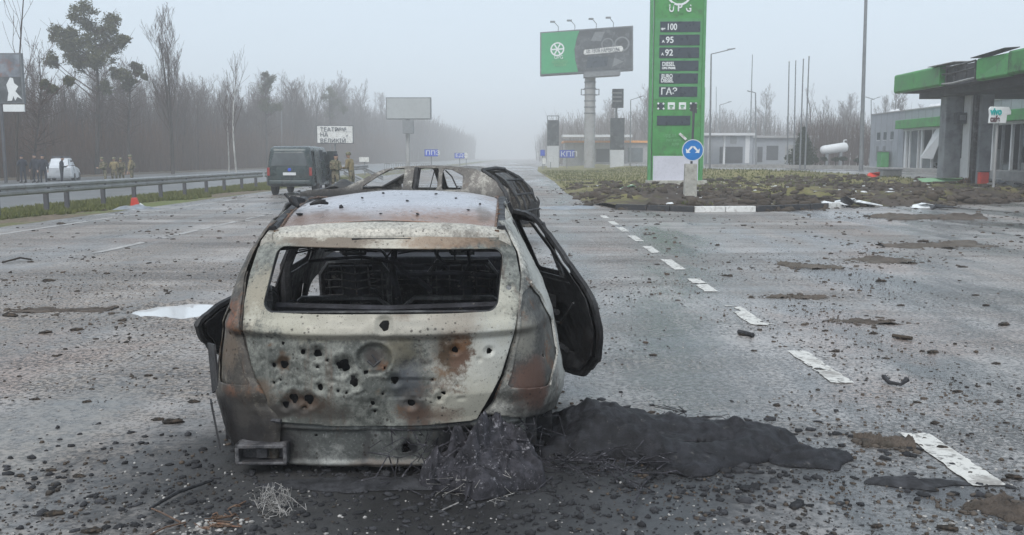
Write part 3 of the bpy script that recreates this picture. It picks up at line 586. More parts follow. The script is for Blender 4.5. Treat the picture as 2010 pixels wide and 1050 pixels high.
def chaikin(P, k=2):
    for _ in range(k):
        Q = []
        for i in range(len(P)):
            a, b = P[i], P[(i+1) % len(P)]; Q += [(a[0]*.8+b[0]*.2, a[1]*.8+b[1]*.2), (a[0]*.2+b[0]*.8, a[1]*.2+b[1]*.8)]
        P = Q
    return P
def door_sheet(name, sg, poly, win, mt, hinge_y, ang, holes=(), ins='soot'):
    poly = chaikin(poly); _j = random.Random(int(hinge_y*100+sg)); poly = [(a+_j.uniform(-.009, .009), b+_j.uniform(-.009, .009)) for a, b in poly]
    d = empty(name); d.parent = car; d.location = (sg*.90, hinge_y, 0); d.rotation_euler = (0, 0, sg*ang)
    def fn(u, v, o=0.0): return sg*(W(v)-.90-o+.004*fbm(u*6, v*6, 3)), u-hinge_y, v
    sdf = (lambda u, v: np.minimum(sd_poly(u, v, poly), -sd_round(u, v, win, .03))) if win else (lambda u, v: sd_poly(u, v, poly))
    us = np.arange(min(p[0] for p in poly)-.03, max(p[0] for p in poly)+.03, .018); vs = np.arange(.12, 1.32, .018)
    sheet('door_skin', fn, us, vs, sdf, M[mt], d, holes, solid=.006)
    sheet('door_inner', lambda u, v: fn(u, v, .055), us, vs, lambda u, v: np.minimum(sdf(u, v)-.022, -sd_round(u, v, [(hinge_y-.62, .34), (hinge_y-.10, .30), (hinge_y-.10, .60), (hinge_y-.55, .66)], .05)), M[ins], d, (), solid=.006)
    mb = MB(); pts = poly if win else poly
    ring_ = [fn(np.array(p[0]), np.array(p[1]), .025) for p in poly]; ring_ = [tuple(float(q) for q in p) for p in ring_]
    mb.tube(ring_+[ring_[0]], .022, 6, cap=False); mb.build('door_frame', M[ins], d, smooth=50)
    return d
RDd = [(1.22, .27), (1.30, .20), (1.91, .16), (1.915, .80), (1.885, 1.235), (1.50, 1.235), (1.38, 1.17), (1.24, .98), (1.10, .84), (1.03, .72), (1.03, .50), (1.10, .36)]
dr = door_sheet('rear_door', 1, RDd, [(1.28, .87), (1.84, .86), (1.84, 1.185), (1.50, 1.185)], 'soot', 1.93, R(19), [(1.5, .5, .015), (1.3, .7, .012)])
mb = MB(); mb.tube([(-.05, -.04, .80), (-.06, -.7, .82)], .018, 6); mb.tube([(-.06, -.06, .58), (-.07, -.5, .60)], .02, 6); mb.tube([(-.05, -.54, .84), (-.20, -.55, 1.19)], .016, 6); mb.bbox(-.085, -.045, -.42, -.2, .62, .70); mb.tube([(-.07, -.10, .30), (-.09, -.40, .42), (-.07, -.66, .38)], .018, 6); mb.tube([(-.07, -.30, .25), (-.08, -.32, .60)], .014, 6); mb.tube([(-.20, -.02, 1.18), (-.09, -.03, .84)], .022, 6); mb.tube([(-.07, -.75, .70), (-.09, -.60, .55), (-.08, -.35, .52), (-.10, -.15, .60)], .008, 5); mb.build('door_mechanism', M['soot_grey'], dr, smooth=40)
for hz_ in (.35, .70): mb = MB(); mb.tube([(0, 0, hz_), (.02, .05, hz_)], .03); mb.build('hinge', M['soot_grey'], dr)
dl = door_sheet('rear_door', -1, [(1.20, .42), (1.30, .36), (1.91, .26), (1.915, .74), (1.3, .70), (1.04, .62), (1.08, .52)], None, 'soot', 1.93, R(19), [(1.25, .55, .03), (1.35, .4, .015), (1.2, .45, .02)])
for sg in (1, -1): door_sheet('front_door', sg, [(2.05, .17), (2.98, .17), (3.0, .84), (2.90, .87), (2.36, 1.215), (2.05, 1.235)], [(2.12, .80), (2.84, .82), (2.52, 1.13), (2.12, 1.17)], 'soot_grey', 3.0, R(1.5))
# torn black arch liner at the left rear
mb = MB()
for a, b, c, d in [((-.90, .35, .62), (-.98, .50, .60), (-.94, .42, .34), (-.87, .30, .40)), ((-.90, .25, .33), (-.93, .34, .33), (-.88, .30, .08), (-.84, .18, .10))]:
    mb.add([a, b, c, d], [(0, 1, 2, 3)])
o = mb.build('torn_liner', M['soot'], car); s = o.modifiers.new('t', 'SOLIDIFY'); s.thickness = .010

# ------- roof
def roof_fn(u, v):
    z = np.interp(v, [.45, .6, .8, 1.0, 1.3, 1.6, 1.9, 2.2, 2.5], [1.235, 1.262, 1.295, 1.325, 1.355, 1.372, 1.372, 1.355, 1.30])
    hw = np.interp(v, [.45, .9, 1.6, 2.5], [.60, .615, .635, .60]); s = u/.6
    z = z-.055*np.abs(s)**2.4+.012*fbm(u*2.2+4, v*2.2, 3)+.006*np.sin(u*9+v*2)*np.clip(1-abs(1.2-v), 0, 1)
    return s*hw, v, z
RF = [(-.30, 1.28, .016), (.06, 1.1, .012), (.12, 1.45, .012), (.35, 1.30, .009), (-.15, 1.52, .018), (-.45, 1.1, .025), (-.50, 1.02, .018), (-.40, .92, .014), (.20, .80, .011), (.02, 1.3, .009), (-.12, .95, .006), (.42, 1.0, .008), (-.56, 1.22, .020), (.3, 1.6, .009)]
roof = sheet('roof', roof_fn, np.arange(-.66, .67, .016), np.arange(.44, 2.47, .018), lambda u, v: np.minimum(np.minimum(.60-np.abs(u), 2.42-v), v-(.578+.006*fbm(u*3, v, 2))), M['roof'], car, RF, solid=.006)
for sx in (1, -1):      # roof rail channels and outer roof edge
    mb = MB(); pts = []; pts2 = []
    for v in np.linspace(.52, 2.4, 16):
        x, y, z = (float(a) for a in roof_fn(np.array(.585), np.array(v))); pts.append((sx*x, y, z+.010)); pts2.append((sx*(x+.030), y, z+.004))
    mb.tube(pts, .007, 6); mb.tube([(p[0]+sx*.016, p[1], p[2]-.002) for p in pts], .005, 5)
    for p in pts[::1]: mb.box((p[0]+sx*.008, p[1], p[2]), (.022, .012, .016))
    mb.build('roof_channel', M['strip'], car)
    secs = []
    for v in np.linspace(.47, 2.42, 18):
        x, y, z = (float(a) for a in roof_fn(np.array(.6), np.array(v))); Wt = W(z-.05)*1.0
        Wt = min(Wt, x+.075)
        secs.append([(sx*(x+.006), y, z+.012), (sx*(x+.035), y, z+.014), (sx*(Wt-.01), y, z-.025), (sx*Wt, y, z-.07), (sx*(x+.0), y, z-.07)])
    if sx < 0: secs = [s_[::-1] for s_ in secs]
    mb = MB(); mb.loft(secs); mb.build('roof_edge', M['beam'], car, smooth=45)
# spoiler beam over the rear window
def beam_fn(u, v):   # v 0..1 from the hinge gap down to the window
    z = np.interp(v, [0, .25, .45, .62, 1], [1.245, 1.250, 1.222, 1.19, 1.165]); y = np.interp(v, [0, .25, .45, .62, 1], [.56, .49, .415, .40, .40])
    e = np.abs(u)**2.6
    return u*.655, y+.10*e, z-.045*e+.004*fbm(u*6, v*3, 3)
sheet('spoiler_beam', beam_fn, np.linspace(-1.0, 1.0, 90), np.linspace(0, 1, 24), lambda u, v: np.minimum(.97-np.abs(u), np.minimum(v, 1-v)*.5+.001), M['beam'], car, [(-.95, .3, .012)], solid=.006)
mb = MB(); mb.tube([(-.56, .95, 1.315), (-.60, 1.0, 1.35), (-.55, 1.08, 1.345)], [.01, .03, .012], 6); mb.tube([(-.62, 1.1, 1.33), (-.68, 1.15, 1.38)], .008, 5); mb.tube([(-.50, 1.0, 1.325), (-.44, .98, 1.345), (-.40, 1.02, 1.33)], [.008, .02, .008], 6); mb.build('curled_roof_scrap', M['soot'], car, smooth=60)

# ------- rear apron, brackets, underbody
AH = [(.125, .13, .024), (-.33, .20, .011), (-.30, .12, .009), (-.10, .245, .012), (.20, .20, .010), (.02, .235, .010), (.30, .10, .012), (-.40, .235, .009)]
def apr(u, v):
    yy = .075+.10*(np.abs(u)/.65)**3+np.where(v > .235, .0, .012)+.012*np.exp(-((v-.245)/.012)**2)*-1-.018*np.exp(-((v-.055)/.012)**2)
    yy = yy+.012*np.exp(-((u+.075)/.03)**2)+.008*fbm(u*5, v*7, 4)
    return u, yy, v
sheet('rear_apron', apr, np.arange(-.75, .78, .011), np.arange(.02, .285, .008), lambda u, v: np.minimum(sd_poly(u, v, [(-.74, .10), (-.52, .045), (.0, .035), (.38, .045), (.74, .14), (.74, .275), (-.74, .275)]), 1), M['apron'], car, AH, solid=.008)
for sx in (-1,):
    mb = MB(); x0, x1 = (-.73, -.47)
    y = .06 if sx < 0 else .12
    for (a, b, c, d) in [(x0, x1, .145, .165), (x0, x1, .06, .075), (x0, x0+.02, .06, .165), (x1-.02, x1, .06, .165)]: mb.bbox(a, b, y, y+.16, c, d)
    mb.bbox(x0+.02, x1-.02, y+.07, y+.08, .075, .145); mb.bbox(x0+.10, x0+.155, y+.03, y+.09, .085, .135)
    mb.build('bumper_bracket', M['bracket'], car, bevel=.005)
    mb = MB(); mb.tube([(sx*.80, .30, .33), (sx*.66, .17, .325), (sx*.53, .12, .32)], .014, 6); mb.tube([(sx*.82, .30, .285), (sx*.64, .15, .28), (sx*.50, .09, .278)], .012, 6); mb.tube([(sx*.83, .33, .23), (sx*.66, .17, .235)], .010, 6); mb.build('bumper_rail', M['bracket'], car, smooth=50)
mb = MB(); mb.bbox(-.80, .80, .25, 4.0, .10, .16); mb.build('floor_pan', M['soot'], car)
mb = MB(); mb.tube([(-.45, .2, .10), (-.3, 1.2, .12), (-.3, 2.5, .12)], .03); mb.lathe((.0, .5, .10), [(.0, -.25), (.09, -.22), (.09, .22), (.0, .25)], 10, 'x'); mb.build('exhaust', M['rim'], car, smooth=40)
# wheels: bare rims without tyres
for wx, wy in ((-.80, .82), (.80, .82), (-.76, 3.40), (.76, 3.40)):
    wl = empty('wheel'); wl.parent = car; wl.location = (wx, wy, .215)
    mb = MB(); mb.lathe((0, 0, 0), [(.17, -.09), (.205, -.09), (.215, -.075), (.19, -.05), (.185, .05), (.215, .075), (.205, .09), (.17, .09)], 24, 'x'); mb.build('rim', M['rim'], wl, smooth=35)
    mb = MB()
    for k in range(5): a = 2*math.pi*k/5; mb.tube([(0, 0, 0), (0, .18*math.cos(a), .18*math.sin(a))], [.035, .022], 6)
    mb.lathe((0, 0, 0), [(.06, -.04), (.06, .06)], 12, 'x'); mb.lathe((0, 0, 0), [(.13, -.02), (.13, .0)], 16, 'x'); mb.build('spoke', M['rim'], wl)
# front: bonnet, windscreen base, nose
sheet('bonnet', lambda u, v: (u*np.interp(v, [3.0, 4.1], [1, .86]), v, np.interp(v, [3.0, 3.5, 3.9, 4.12], [.93, .86, .76, .62])-.05*np.abs(u/.8)**2.5+.02*fbm(u*2, v*2, 3)), np.linspace(-.82, .82, 50), np.linspace(3.0, 4.12, 36), lambda u, v: np.minimum(.80-np.abs(u), np.minimum(v-3.02, 4.1-v)), M['soot_grey'], car, solid=.01)
mb = MB(); mb.hexa([(-.70, 4.04, .14), (.70, 4.04, .14), (.66, 4.18, .16), (-.66, 4.18, .16), (-.70, 4.04, .60), (.70, 4.04, .60), (.66, 4.14, .55), (-.66, 4.14, .55)]); mb.build('front_panel', M['soot_grey'], car, bevel=.02)
mb = MB(); mb.tube([(-.78, 3.0, .90), (0, 3.08, .93), (.78, 3.0, .90)], .035, 8); mb.tube([(-.60, 2.40, 1.255), (0, 2.44, 1.30), (.60, 2.40, 1.255)], .03, 8); mb.build('windscreen_frame', M['soot'], car, smooth=50)

# ------- burnt interior
mb = MB(); mb.bbox(-.72, .72, 2.62, 2.98, .62, .84); mb.tube([(-.72, 2.6, .70), (.72, 2.6, .70)], .04); mb.build('dashboard', M['interior'], car, bevel=.03)
mb = MB()
for k in range(20): a0, a1 = 2*math.pi*k/20, 2*math.pi*(k+1)/20; mb.tube([(-.37+.17*math.cos(a0), 2.45-.06*math.sin(a0), .80+.155*math.sin(a0)), (-.37+.17*math.cos(a1), 2.45-.06*math.sin(a1), .80+.155*math.sin(a1))], .011, 5)
mb.tube([(-.37, 2.45, .80), (-.37, 2.65, .72)], .03, 6); mb.build('steering_wheel', M['soot_grey'], car)
def seat(x, y, wd, ht, head=True, tilt=.22):
    mb = MB(); zb = .34
    def P(u, h): return (x+u*wd/2, y-h*tilt, zb+h)
    mb.tube([P(-1, 0), P(-1, ht*.85), P(-.75, ht), P(.75, ht), P(1, ht*.85), P(1, 0)], .020, 6)
    for k in range(9): h = ht*(.06+.1*k); mb.tube([P(-1, h), P(-.5, h+.008), P(0, h-.012), P(.5, h+.012), P(1, h)], .006, 4)
    for k in range(5): u = -.8+.4*k; mb.tube([P(u, 0), P(u+.03, ht*.5), P(u, ht*.97)], .006, 4)
    for k in range(7): yy = y+.05+.06*k; mb.tube([(x-wd/2, yy, zb-.02), (x, yy, zb-.045), (x+wd/2, yy, zb-.02)], .007, 4)
    mb.tube([(x-wd/2, y, zb), (x-wd/2, y+.45, zb-.02), (x+wd/2, y+.45, zb-.02), (x+wd/2, y, zb)], .018, 6)
    if head:
        for u in (-.22, .22): mb.tube([P(u, ht), P(u, ht+.10)], .008, 5)
        mb.tube([P(-.34, ht+.06), P(-.32, ht+.16), P(0, ht+.20), P(.32, ht+.16), P(.34, ht+.06), P(-.34, ht+.06)], .014, 6)
    s_ = mb.build('seat_frame', M['soot_grey'], car, smooth=50)
    pad = sheet('charred_padding', lambda u, v: (x+u*wd/2*.97, y-v*tilt-.012*fbm(u*3+x, v*9, 4)+.03, zb+v), np.linspace(-1, 1, 26), np.linspace(0, ht, 24), lambda u, v: np.minimum(np.minimum(.97-np.abs(u), ht*.93-v), .12+fbm(u*2.1+x*7, v*5, 4)), M['interior'], s_, solid=.03)
seat(-.37, 1.95, .46, .55); seat(.37, 1.95, .46, .55); seat(-.34, 1.14, .60, .42, False, .30); seat(.34, 1.14, .62, .42, False, .30)
mb = MB()
for pts, r in [([(-.05, 1.25, .98), (.02, 1.2, .90), (.12, 1.1, .86), (.20, 1.1, .80)], .018), ([(-.03, 1.3, 1.1), (-.05, 1.28, .9), (0, 1.3, .6)], .022), ([(-.5, .9, 1.0), (-.2, .95, 1.02), (.1, .9, .97), (.55, .9, 1.0)], .010), ([(-.25, .8, 1.17), (-.1, .9, 1.12), (.05, .85, 1.16), (.2, .9, 1.10), (.42, .8, 1.16)], .010), ([(-.6, .5, .80), (0, .45, .79), (.6, .5, .80)], .022), ([(-.66, .6, .52), (-.6, .9, .74), (-.62, 1.1, .70)], .04), ([(.2, 1.4, 1.22), (.22, 1.3, 1.0), (.3, 1.2, .92)], .012), ([(.42, .7, 1.18), (.44, .8, 1.0), (.38, .9, .86)], .009), ([(.1, .8, .93), (.35, .82, .94), (.6, .8, .92)], .014)]: mb.tube(pts, r, 6)
mb.bbox(-.62, .62, 1.3, 1.34, 1.225, 1.245); mb.bbox(-.62, .62, .85, .88, 1.20, 1.225); mb.bbox(-.62, .62, 1.9, 1.94, 1.26, 1.285)
mb.build('interior_wreckage', M['interior'], car, smooth=50)
mb = MB(); mb.hexa([(-.70, .35, .16), (.70, .35, .16), (.74, 1.2, .16), (-.74, 1.2, .16), (-.66, .40, .44), (.66, .40, .44), (.70, 1.1, .44), (-.70, 1.1, .44)]); mb.build('boot_floor', M['soot'], car)
mb = MB()
for k in range(60):
    x, y, z = random.uniform(-.65, .65), random.uniform(.3, 1.0), .44+random.random()*.22*random.random(); mb.box((x, y, z), (random.uniform(.03, .16), random.uniform(.03, .16), random.uniform(.01, .06)), 0, Euler((random.uniform(-.7, .7), random.uniform(-.7, .7), random.random()*6)).to_matrix())
mb.build('boot_rubble', M['interior'], car)
# dark trunk lining inside the rear corners, and headliner remains
for sx in (1, -1):
    mb = MB(); mb.hexa([(sx*.70, .30, .16), (sx*.80, .30, .16), (sx*.88, 1.15, .16), (sx*.76, 1.15, .16), (sx*.60, .42, .84), (sx*.74, .42, .84), (sx*.84, 1.0, .84), (sx*.74, 1.0, .84)]); mb.build('boot_lining', M['soot'], car)
mb = MB(); mb.tube([(-.6, .62, 1.10), (-.3, .6, 1.13), (.1, .62, 1.125), (.6, .6, 1.10)], .010, 5)
for k in range(9):
    x = random.uniform(-.5, .55); mb.tube([(x, .62, 1.20), (x+random.uniform(-.08, .08), .63, 1.10), (x+random.uniform(-.2, .2), .64, 1.08+random.uniform(-.03, .04))], .005, 4)
mb.build('headliner_wire', M['soot'], car)
# ------------------------------------------------------------------ second burnt car, standing across the road
c2 = thing('burnt_estate_car', 'second burnt out car standing across the road with its rear hatch torn open', 'wrecked car', (0.10, 17.2, 0), R(90-19)+0)
# local frame: y = forward (to the left and away), x = right (away from the viewer); its left flank (x<0) faces the camera
def W2(z): return np.interp(z, [0, .3, .6, .9, 1.0, 1.2, 1.44], [.84, .88, .90, .87, .84, .74, .60])
PF = [(.02, .25), (.0, .60), (.06, .90), (.10, 1.03), (.30, 1.16), (.55, 1.30), (.75, 1.385), (1.2, 1.43), (1.8, 1.44), (2.30, 1.42), (2.62, 1.36), (3.35, 1.02), (3.6, 1.0), (4.2, .97), (4.42, .90), (4.44, .3), (3.9, .22), (.5, .22)]
FW = [(2.12, 1.00), (3.05, .99), (2.64, 1.27), (2.44, 1.385), (2.16, 1.40)]
FW2 = [(2.25, 1.02), (2.05, 1.395), (1.98, 1.395), (2.12, 1.0)]
RW = [(1.42, 1.0), (1.93, 1.0), (1.96, 1.395), (1.46, 1.395)]
QW = [(1.03, 1.01), (1.33, 1.01), (1.38, 1.385), (1.20, 1.37), (.95, 1.26), (.92, 1.02)]
def st(sg):
    def fn(u, v):
        k = np.interp(u, [0, .3, .9, 3.4, 4.1, 4.44], [.72, .90, 1, 1, .93, .75]); return sg*(W2(v)*k+.012*fbm(u*3+sg, v*4, 4)), u, v
    return fn
for sg in (-1, 1):
    sheet('body_side', st(sg), np.arange(-.02, 4.48, .035), np.arange(.2, 1.47, .028), lambda u, v: np.minimum.reduce([sd_poly(u, v, PF), -sd_poly(u, v, FW), -sd_poly(u, v, RW), -sd_poly(u, v, QW), np.hypot(u-.85, v-.3)-.36, np.hypot(u-3.6, v-.3)-.36]), M['wreck'], c2, [(.5, .8, .03), (.7, 1.0, .02)], solid=.02)
for sg in (-1, 1):
    mb = MB(); 
    for y0, y1, r in [(1.98, 2.02, .05), (1.36, 1.44, .03)]: mb.tube([(sg*.80, y0, .9), (sg*.60, y1, 1.40)], r, 6); mb.build('window_pillar', M['wreck'] if sg < 0 else M['wreck_dark'], c2, smooth=40); mb = MB()
    mb.tube([(sg*.78, 3.38, .98), (sg*.60, 2.55, 1.36)], .035, 6); mb.build('window_pillar', M['wreck'] if sg < 0 else M['wreck_dark'], c2, smooth=40)
mb = MB(); mb.tube([(-.77, 1.95, .6), (-.74, 1.92, 1.0), (-.60, 1.92, 1.40)], .07, 6); mb.tube([(-.72, 1.05, 1.0), (-.66, 1.2, 1.25), (-.60, 1.35, 1.36)], .014, 5); mb.tube([(-.74, 1.62, 1.0), (-.66, 1.55, 1.36)], .010, 5); mb.build('centre_pillar', M['soot'], c2, smooth=40)
sheet('roof', lambda u, v: (u*.60, v, np.interp(v, [.6, .8, 1.2, 1.8, 2.3, 2.6], [1.33, 1.40, 1.44, 1.455, 1.43, 1.37])-.03*np.abs(u)**2.5+.012*fbm(u*2, v*2, 3)), np.linspace(-1, 1, 40), np.arange(.62, 2.58, .05), lambda u, v: np.minimum(.99-np.abs(u), np.minimum(v-.66, 2.54-v)), M['wreck'], c2, [(0, 1.3, .04)], solid=.015)
def bon(u, v):
    peak = np.exp(-((v-3.62)/.22)**2)*np.clip(1-np.abs(u+.5)/.9, 0, 1)*.17
    return u*np.interp(v, [3.3, 4.4], [.80, .70]), v, np.interp(v, [3.3, 3.6, 4.1, 4.45], [1.02, 1.02, 1.0, .96])+peak-.04*np.abs(u)**2.5+.02*fbm(u*2, v*3, 3)
sheet('bonnet', bon, np.linspace(-1, 1, 44), np.arange(3.2, 4.5, .035), lambda u, v: np.minimum(.99-np.abs(u)+.02*fbm(u*3, v*4, 3), np.minimum(v-3.22, 4.42-v)), M['wreck_dark'], c2, solid=.02)
mb = MB(); mb.hexa([(-.68, 4.30, .25), (.68, 4.30, .25), (.62, 4.48, .28), (-.62, 4.48, .28), (-.70, 4.30, .95), (.70, 4.30, .95), (.62, 4.46, .92), (-.62, 4.46, .92)]); mb.build('nose', M['soot'], c2, bevel=.03)
for x, y in ((-.74, .85), (.74, .85), (-.74, 3.6), (.74, 3.6)):
    mb = MB(); mb.lathe((x, y, .24), [(.17, -.09), (.21, -.09), (.22, -.07), (.19, -.04), (.19, .04), (.22, .07), (.21, .09), (.17, .09)], 18, 'x'); mb.lathe((x, y, .24), [(.18, -.01), (.18, .01)], 12, 'x'); mb.build('wheel_rim', M['rim'], c2, smooth=35)
# rear opening: black frame, hanging hatch ribs
mb = MB(); fr = [(-.58, .62, 1.36), (-.66, .35, 1.22), (-.74, .12, .98), (-.76, .02, .62), (-.70, .02, .36)]
mb.tube(fr, .035, 6); mb.tube([(-x, y, z) for x, y, z in fr], .035, 6); mb.tube([(-.58, .62, 1.37), (0, .58, 1.40), (.58, .62, 1.37)], .04, 6); mb.tube([(-.7, .0, .40), (.7, .0, .40)], .05, 6); mb.build('rear_frame', M['soot'], c2, smooth=40)
hc = empty('torn_hatch'); hc.parent = c2
mb = MB(); 
for x in (-.52, -.2, .1, .45): mb.tube([(x, .40, 1.30), (x-.02, .12, 1.10), (x-.04, -.08, .78), (x-.03, -.12, .46)], .022, 6)
for z, y in ((1.18, .22), (.92, .02), (.62, -.12)): mb.tube([(-.56, y, z), (0, y-.03, z+.01), (.52, y, z)], .022, 6)
mb.build('hatch_rib', M['soot'], hc, smooth=40)
sheet('hatch_skin', lambda u, v: (u, np.interp(v, [.4, .8, 1.2, 1.36], [-.13, -.10, .2, .45])+.03*fbm(u*4, v*4, 3), v), np.arange(-.6, .6, .03), np.arange(.42, 1.34, .03), lambda u, v: np.minimum(np.minimum(.56-np.abs(u), v-.45), .02+fbm(u*3, v*3, 4))*1.0, M['wreck_dark'], hc, solid=.015)
mb = MB(); mb.hexa([(-.7, .5, .3), (.7, .5, .3), (.75, 3.3, .3), (-.75, 3.3, .3), (-.66, .6, .60), (.66, .6, .60), (.7, 3.1, .55), (-.7, 3.1, .55)]); mb.bbox(-.7, .7, 3.0, 3.3, .7, .96); mb.build('cabin_floor', M['interior'], c2, bevel=.03)
for x, y in ((-.36, 2.3), (.36, 2.3), (-.3, 1.35), (.35, 1.35)):
    mb = MB(); mb.tube([(x-.22, y, .5), (x-.2, y-.12, .9), (x+.2, y-.12, .9), (x+.22, y, .5)], .03, 6)
    for k in range(4): mb.tube([(x-.2, y-.02-.03*k, .6+.1*k), (x+.2, y-.02-.03*k, .6+.1*k)], .012, 4)
    mb.build('seat_frame', M['soot'], c2)
# blue-grey sheet of wreckage on the road beyond it
tag(blob('flat_metal_sheet', G(1115, 408).x, G(1115, 408).y, .9, 1.0, .08, 'sheet_grey', 3.3), 'flat blue grey panel lying on the wet road behind the burnt cars', 'panel')
# ------------------------------------------------------------------ dark van on the left
def rrect(w2, z0, z1, y, r=.12, tumble=.13, n=4):
    """rounded body section, w2 half width, tumble = how much narrower the top is"""
    pts = []; h = z1-z0
    for cx, cz, a0 in ((w2-r, z0+r*.5, -90), (w2-tumble-r*1.2, z1-r, 0), (-(w2-tumble-r*1.2), z1-r, 90), (-(w2-r), z0+r*.5, 180)):
        rr = r if cz > z0+h/2 else r*.5
        for k in range(n+1): a = R(a0+90*k/n); pts.append((cx+(r if cz < z0+h/2 else r*1.2)*math.cos(a), y, cz+rr*math.sin(a)))
        if a0 == -90: pts.append((w2, y, z0+h*.45))
        if a0 == 90: pts.append((-w2, y, z0+h*.45))
    return pts
vx = A(573, 382, 39.0)
van = thing('parked_van', 'dark teal van parked on the road beside the guardrail with its side door open', 'van', (vx.x, 38.7, 0), R(1.0)); van.scale = (1.04, 1.04, 1.07)
mb = MB(); secs = []
for y, w2, z0, z1 in [(0.0, .80, .46, 1.76), (.05, .87, .40, 1.84), (.14, .92, .36, 1.90), (.5, .93, .34, 1.94), (2.0, .94, .34, 1.95), (3.4, .94, .34, 1.93), (3.7, .94, .34, 1.80), (4.2, .92, .34, 1.15), (4.7, .88, .36, 1.02), (4.85, .80, .42, .85)]: secs.append(rrect(w2, z0, z1, y))
mb.loft(secs); body = mb.build('body', M['van'], van, smooth=35)
mb = MB(); mb.prism([(-.75, 1.16), (.75, 1.16), (.70, 1.40), (.60, 1.69), (-.60, 1.69), (-.70, 1.40)], -.012, .03); mb.build('rear_window', M['glass'], van, bevel=.01)
mb = MB(); mb.prism([(-.83, .46), (.83, .46), (.83, .60), (-.83, .60)], -.05, .05); mb.build('rear_bumper', M['van'], van, bevel=.03)
mb = MB(); mb.bbox(-.26, .26, -.028, -.006, .80, .91); mb.build('number_plate', M['plate'], van)
mb = MB(); mb.bbox(-.012, .012, -.004, .05, .64, 1.14); mb.build('tailgate_seam', M['black'], van)
for sx in (-1, 1):
    mb = MB(); mb.bbox(sx*.85-.055, sx*.85+.055, -.02, .06, .78, 1.10); mb.build('tail_lamp', M['red_lamp'], van, bevel=.015)
    for y in (1.0, 3.75):
        mb = MB(); mb.lathe((sx*.84, y, .33), [(.20, -.11), (.30, -.11), (.335, -.08), (.335, .08), (.30, .11), (.20, .11)], 20, 'x'); wv = mb.build('wheel', M['tyre'], van, smooth=35)
        mb = MB(); mb.lathe((sx*.86, y, .33), [(.05, -.10), (.19, -.09), (.19, .09), (.05, .10)], 14, 'x'); mb.build('rim', M['rim'], wv, smooth=35)
    for y0, y1 in ((.35, 1.35), (2.65, 3.45)):
        mb = MB(); mb.hexa([(sx*.925, y0, 1.18), (sx*.945, y0, 1.18), (sx*.945, y1, 1.18), (sx*.925, y1, 1.18), (sx*.83, y0+.03, 1.72), (sx*.85, y0+.03, 1.72), (sx*.85, y1-.03, 1.72), (sx*.83, y1-.03, 1.72)]); mb.build('side_window', M['glass'], van)
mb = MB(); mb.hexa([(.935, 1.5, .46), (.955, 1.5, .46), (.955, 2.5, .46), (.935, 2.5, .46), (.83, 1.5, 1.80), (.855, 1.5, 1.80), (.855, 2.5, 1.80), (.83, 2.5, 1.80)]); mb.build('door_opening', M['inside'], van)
mb = MB(); mb.hexa([(.98, .5, .46), (1.02, .5, .46), (1.02, 1.5, .46), (.98, 1.5, .46), (.88, .5, 1.80), (.92, .5, 1.80), (.92, 1.5, 1.80), (.88, 1.5, 1.80)]); mb.build('sliding_door', M['van'], van, bevel=.02)
mb = MB(); mb.hexa([(.95, 3.4, .46), (1.5, 3.05, .46), (1.52, 3.08, .46), (.97, 3.44, .46), (.86, 3.4, 1.76), (1.36, 3.1, 1.76), (1.38, 3.13, 1.76), (.88, 3.44, 1.76)]); mb.build('front_door', M['glass'], van)
mb = MB(); mb.lathe((0, -.012, 1.02), [(.06, -.005), (.07, 0), (.06, .005)], 14, 'y'); mb.build('round_emblem', M['blue_far'], van)

# ------------------------------------------------------------------ white patrol car far left
pc = thing('white_patrol_car', 'white car with a roof bar parked beyond the guardrail before the wood', 'car', (A(116, 350, 63).x, 63, -.1), R(19))
mb = MB(); secs = []
for y, w2, z0, z1 in [(0, .78, .45, 1.0), (.1, .86, .3, 1.08), (1.0, .90, .25, 1.10), (3.0, .90, .25, 1.02), (4.2, .86, .3, .92), (4.4, .74, .4, .8)]: secs.append(rrect(w2, z0, z1, y, .1, .05))
mb.loft(secs); mb.build('body', M['white_car'], pc, smooth=35)
mb = MB(); mb.loft([rrect(.70, 1.0, 1.12, .25, .05, .08), rrect(.70, 1.0, 1.62, .75, .1, .12), rrect(.70, 1.0, 1.66, 2.2, .1, .12), rrect(.70, .98, 1.06, 3.1, .05, .08)]); cab = mb.build('cabin', M['white_car'], pc, smooth=35)
for sx in (-1, 1):
    mb = MB(); mb.hexa([(sx*.69, .7, 1.1), (sx*.71, .7, 1.1), (sx*.71, 2.6, 1.1), (sx*.69, 2.6, 1.1), (sx*.61, 1.0, 1.5), (sx*.63, 1.0, 1.5), (sx*.63, 2.1, 1.5), (sx*.61, 2.1, 1.5)]); mb.build('side_window', M['glass'], pc)
    for y in (.85, 3.5): mb = MB(); mb.lathe((sx*.80, y, .32), [(.18, -.11), (.30, -.11), (.32, -.08), (.32, .08), (.30, .11), (.18, .11)], 16, 'x'); mb.build('wheel', M['tyre'], pc, smooth=35)
mb = MB(); mb.bbox(-.55, .55, 1.2, 1.45, 1.66, 1.78); mb.build('roof_bar', M['post'], pc, bevel=.02)
mb = MB(); mb.hexa([(-.62, .27, 1.12), (.62, .27, 1.12), (.62, .30, 1.12), (-.62, .30, 1.12), (-.56, .70, 1.56), (.56, .70, 1.56), (.56, .73, 1.56), (-.56, .73, 1.56)]); mb.build('rear_window', M['glass'], pc)

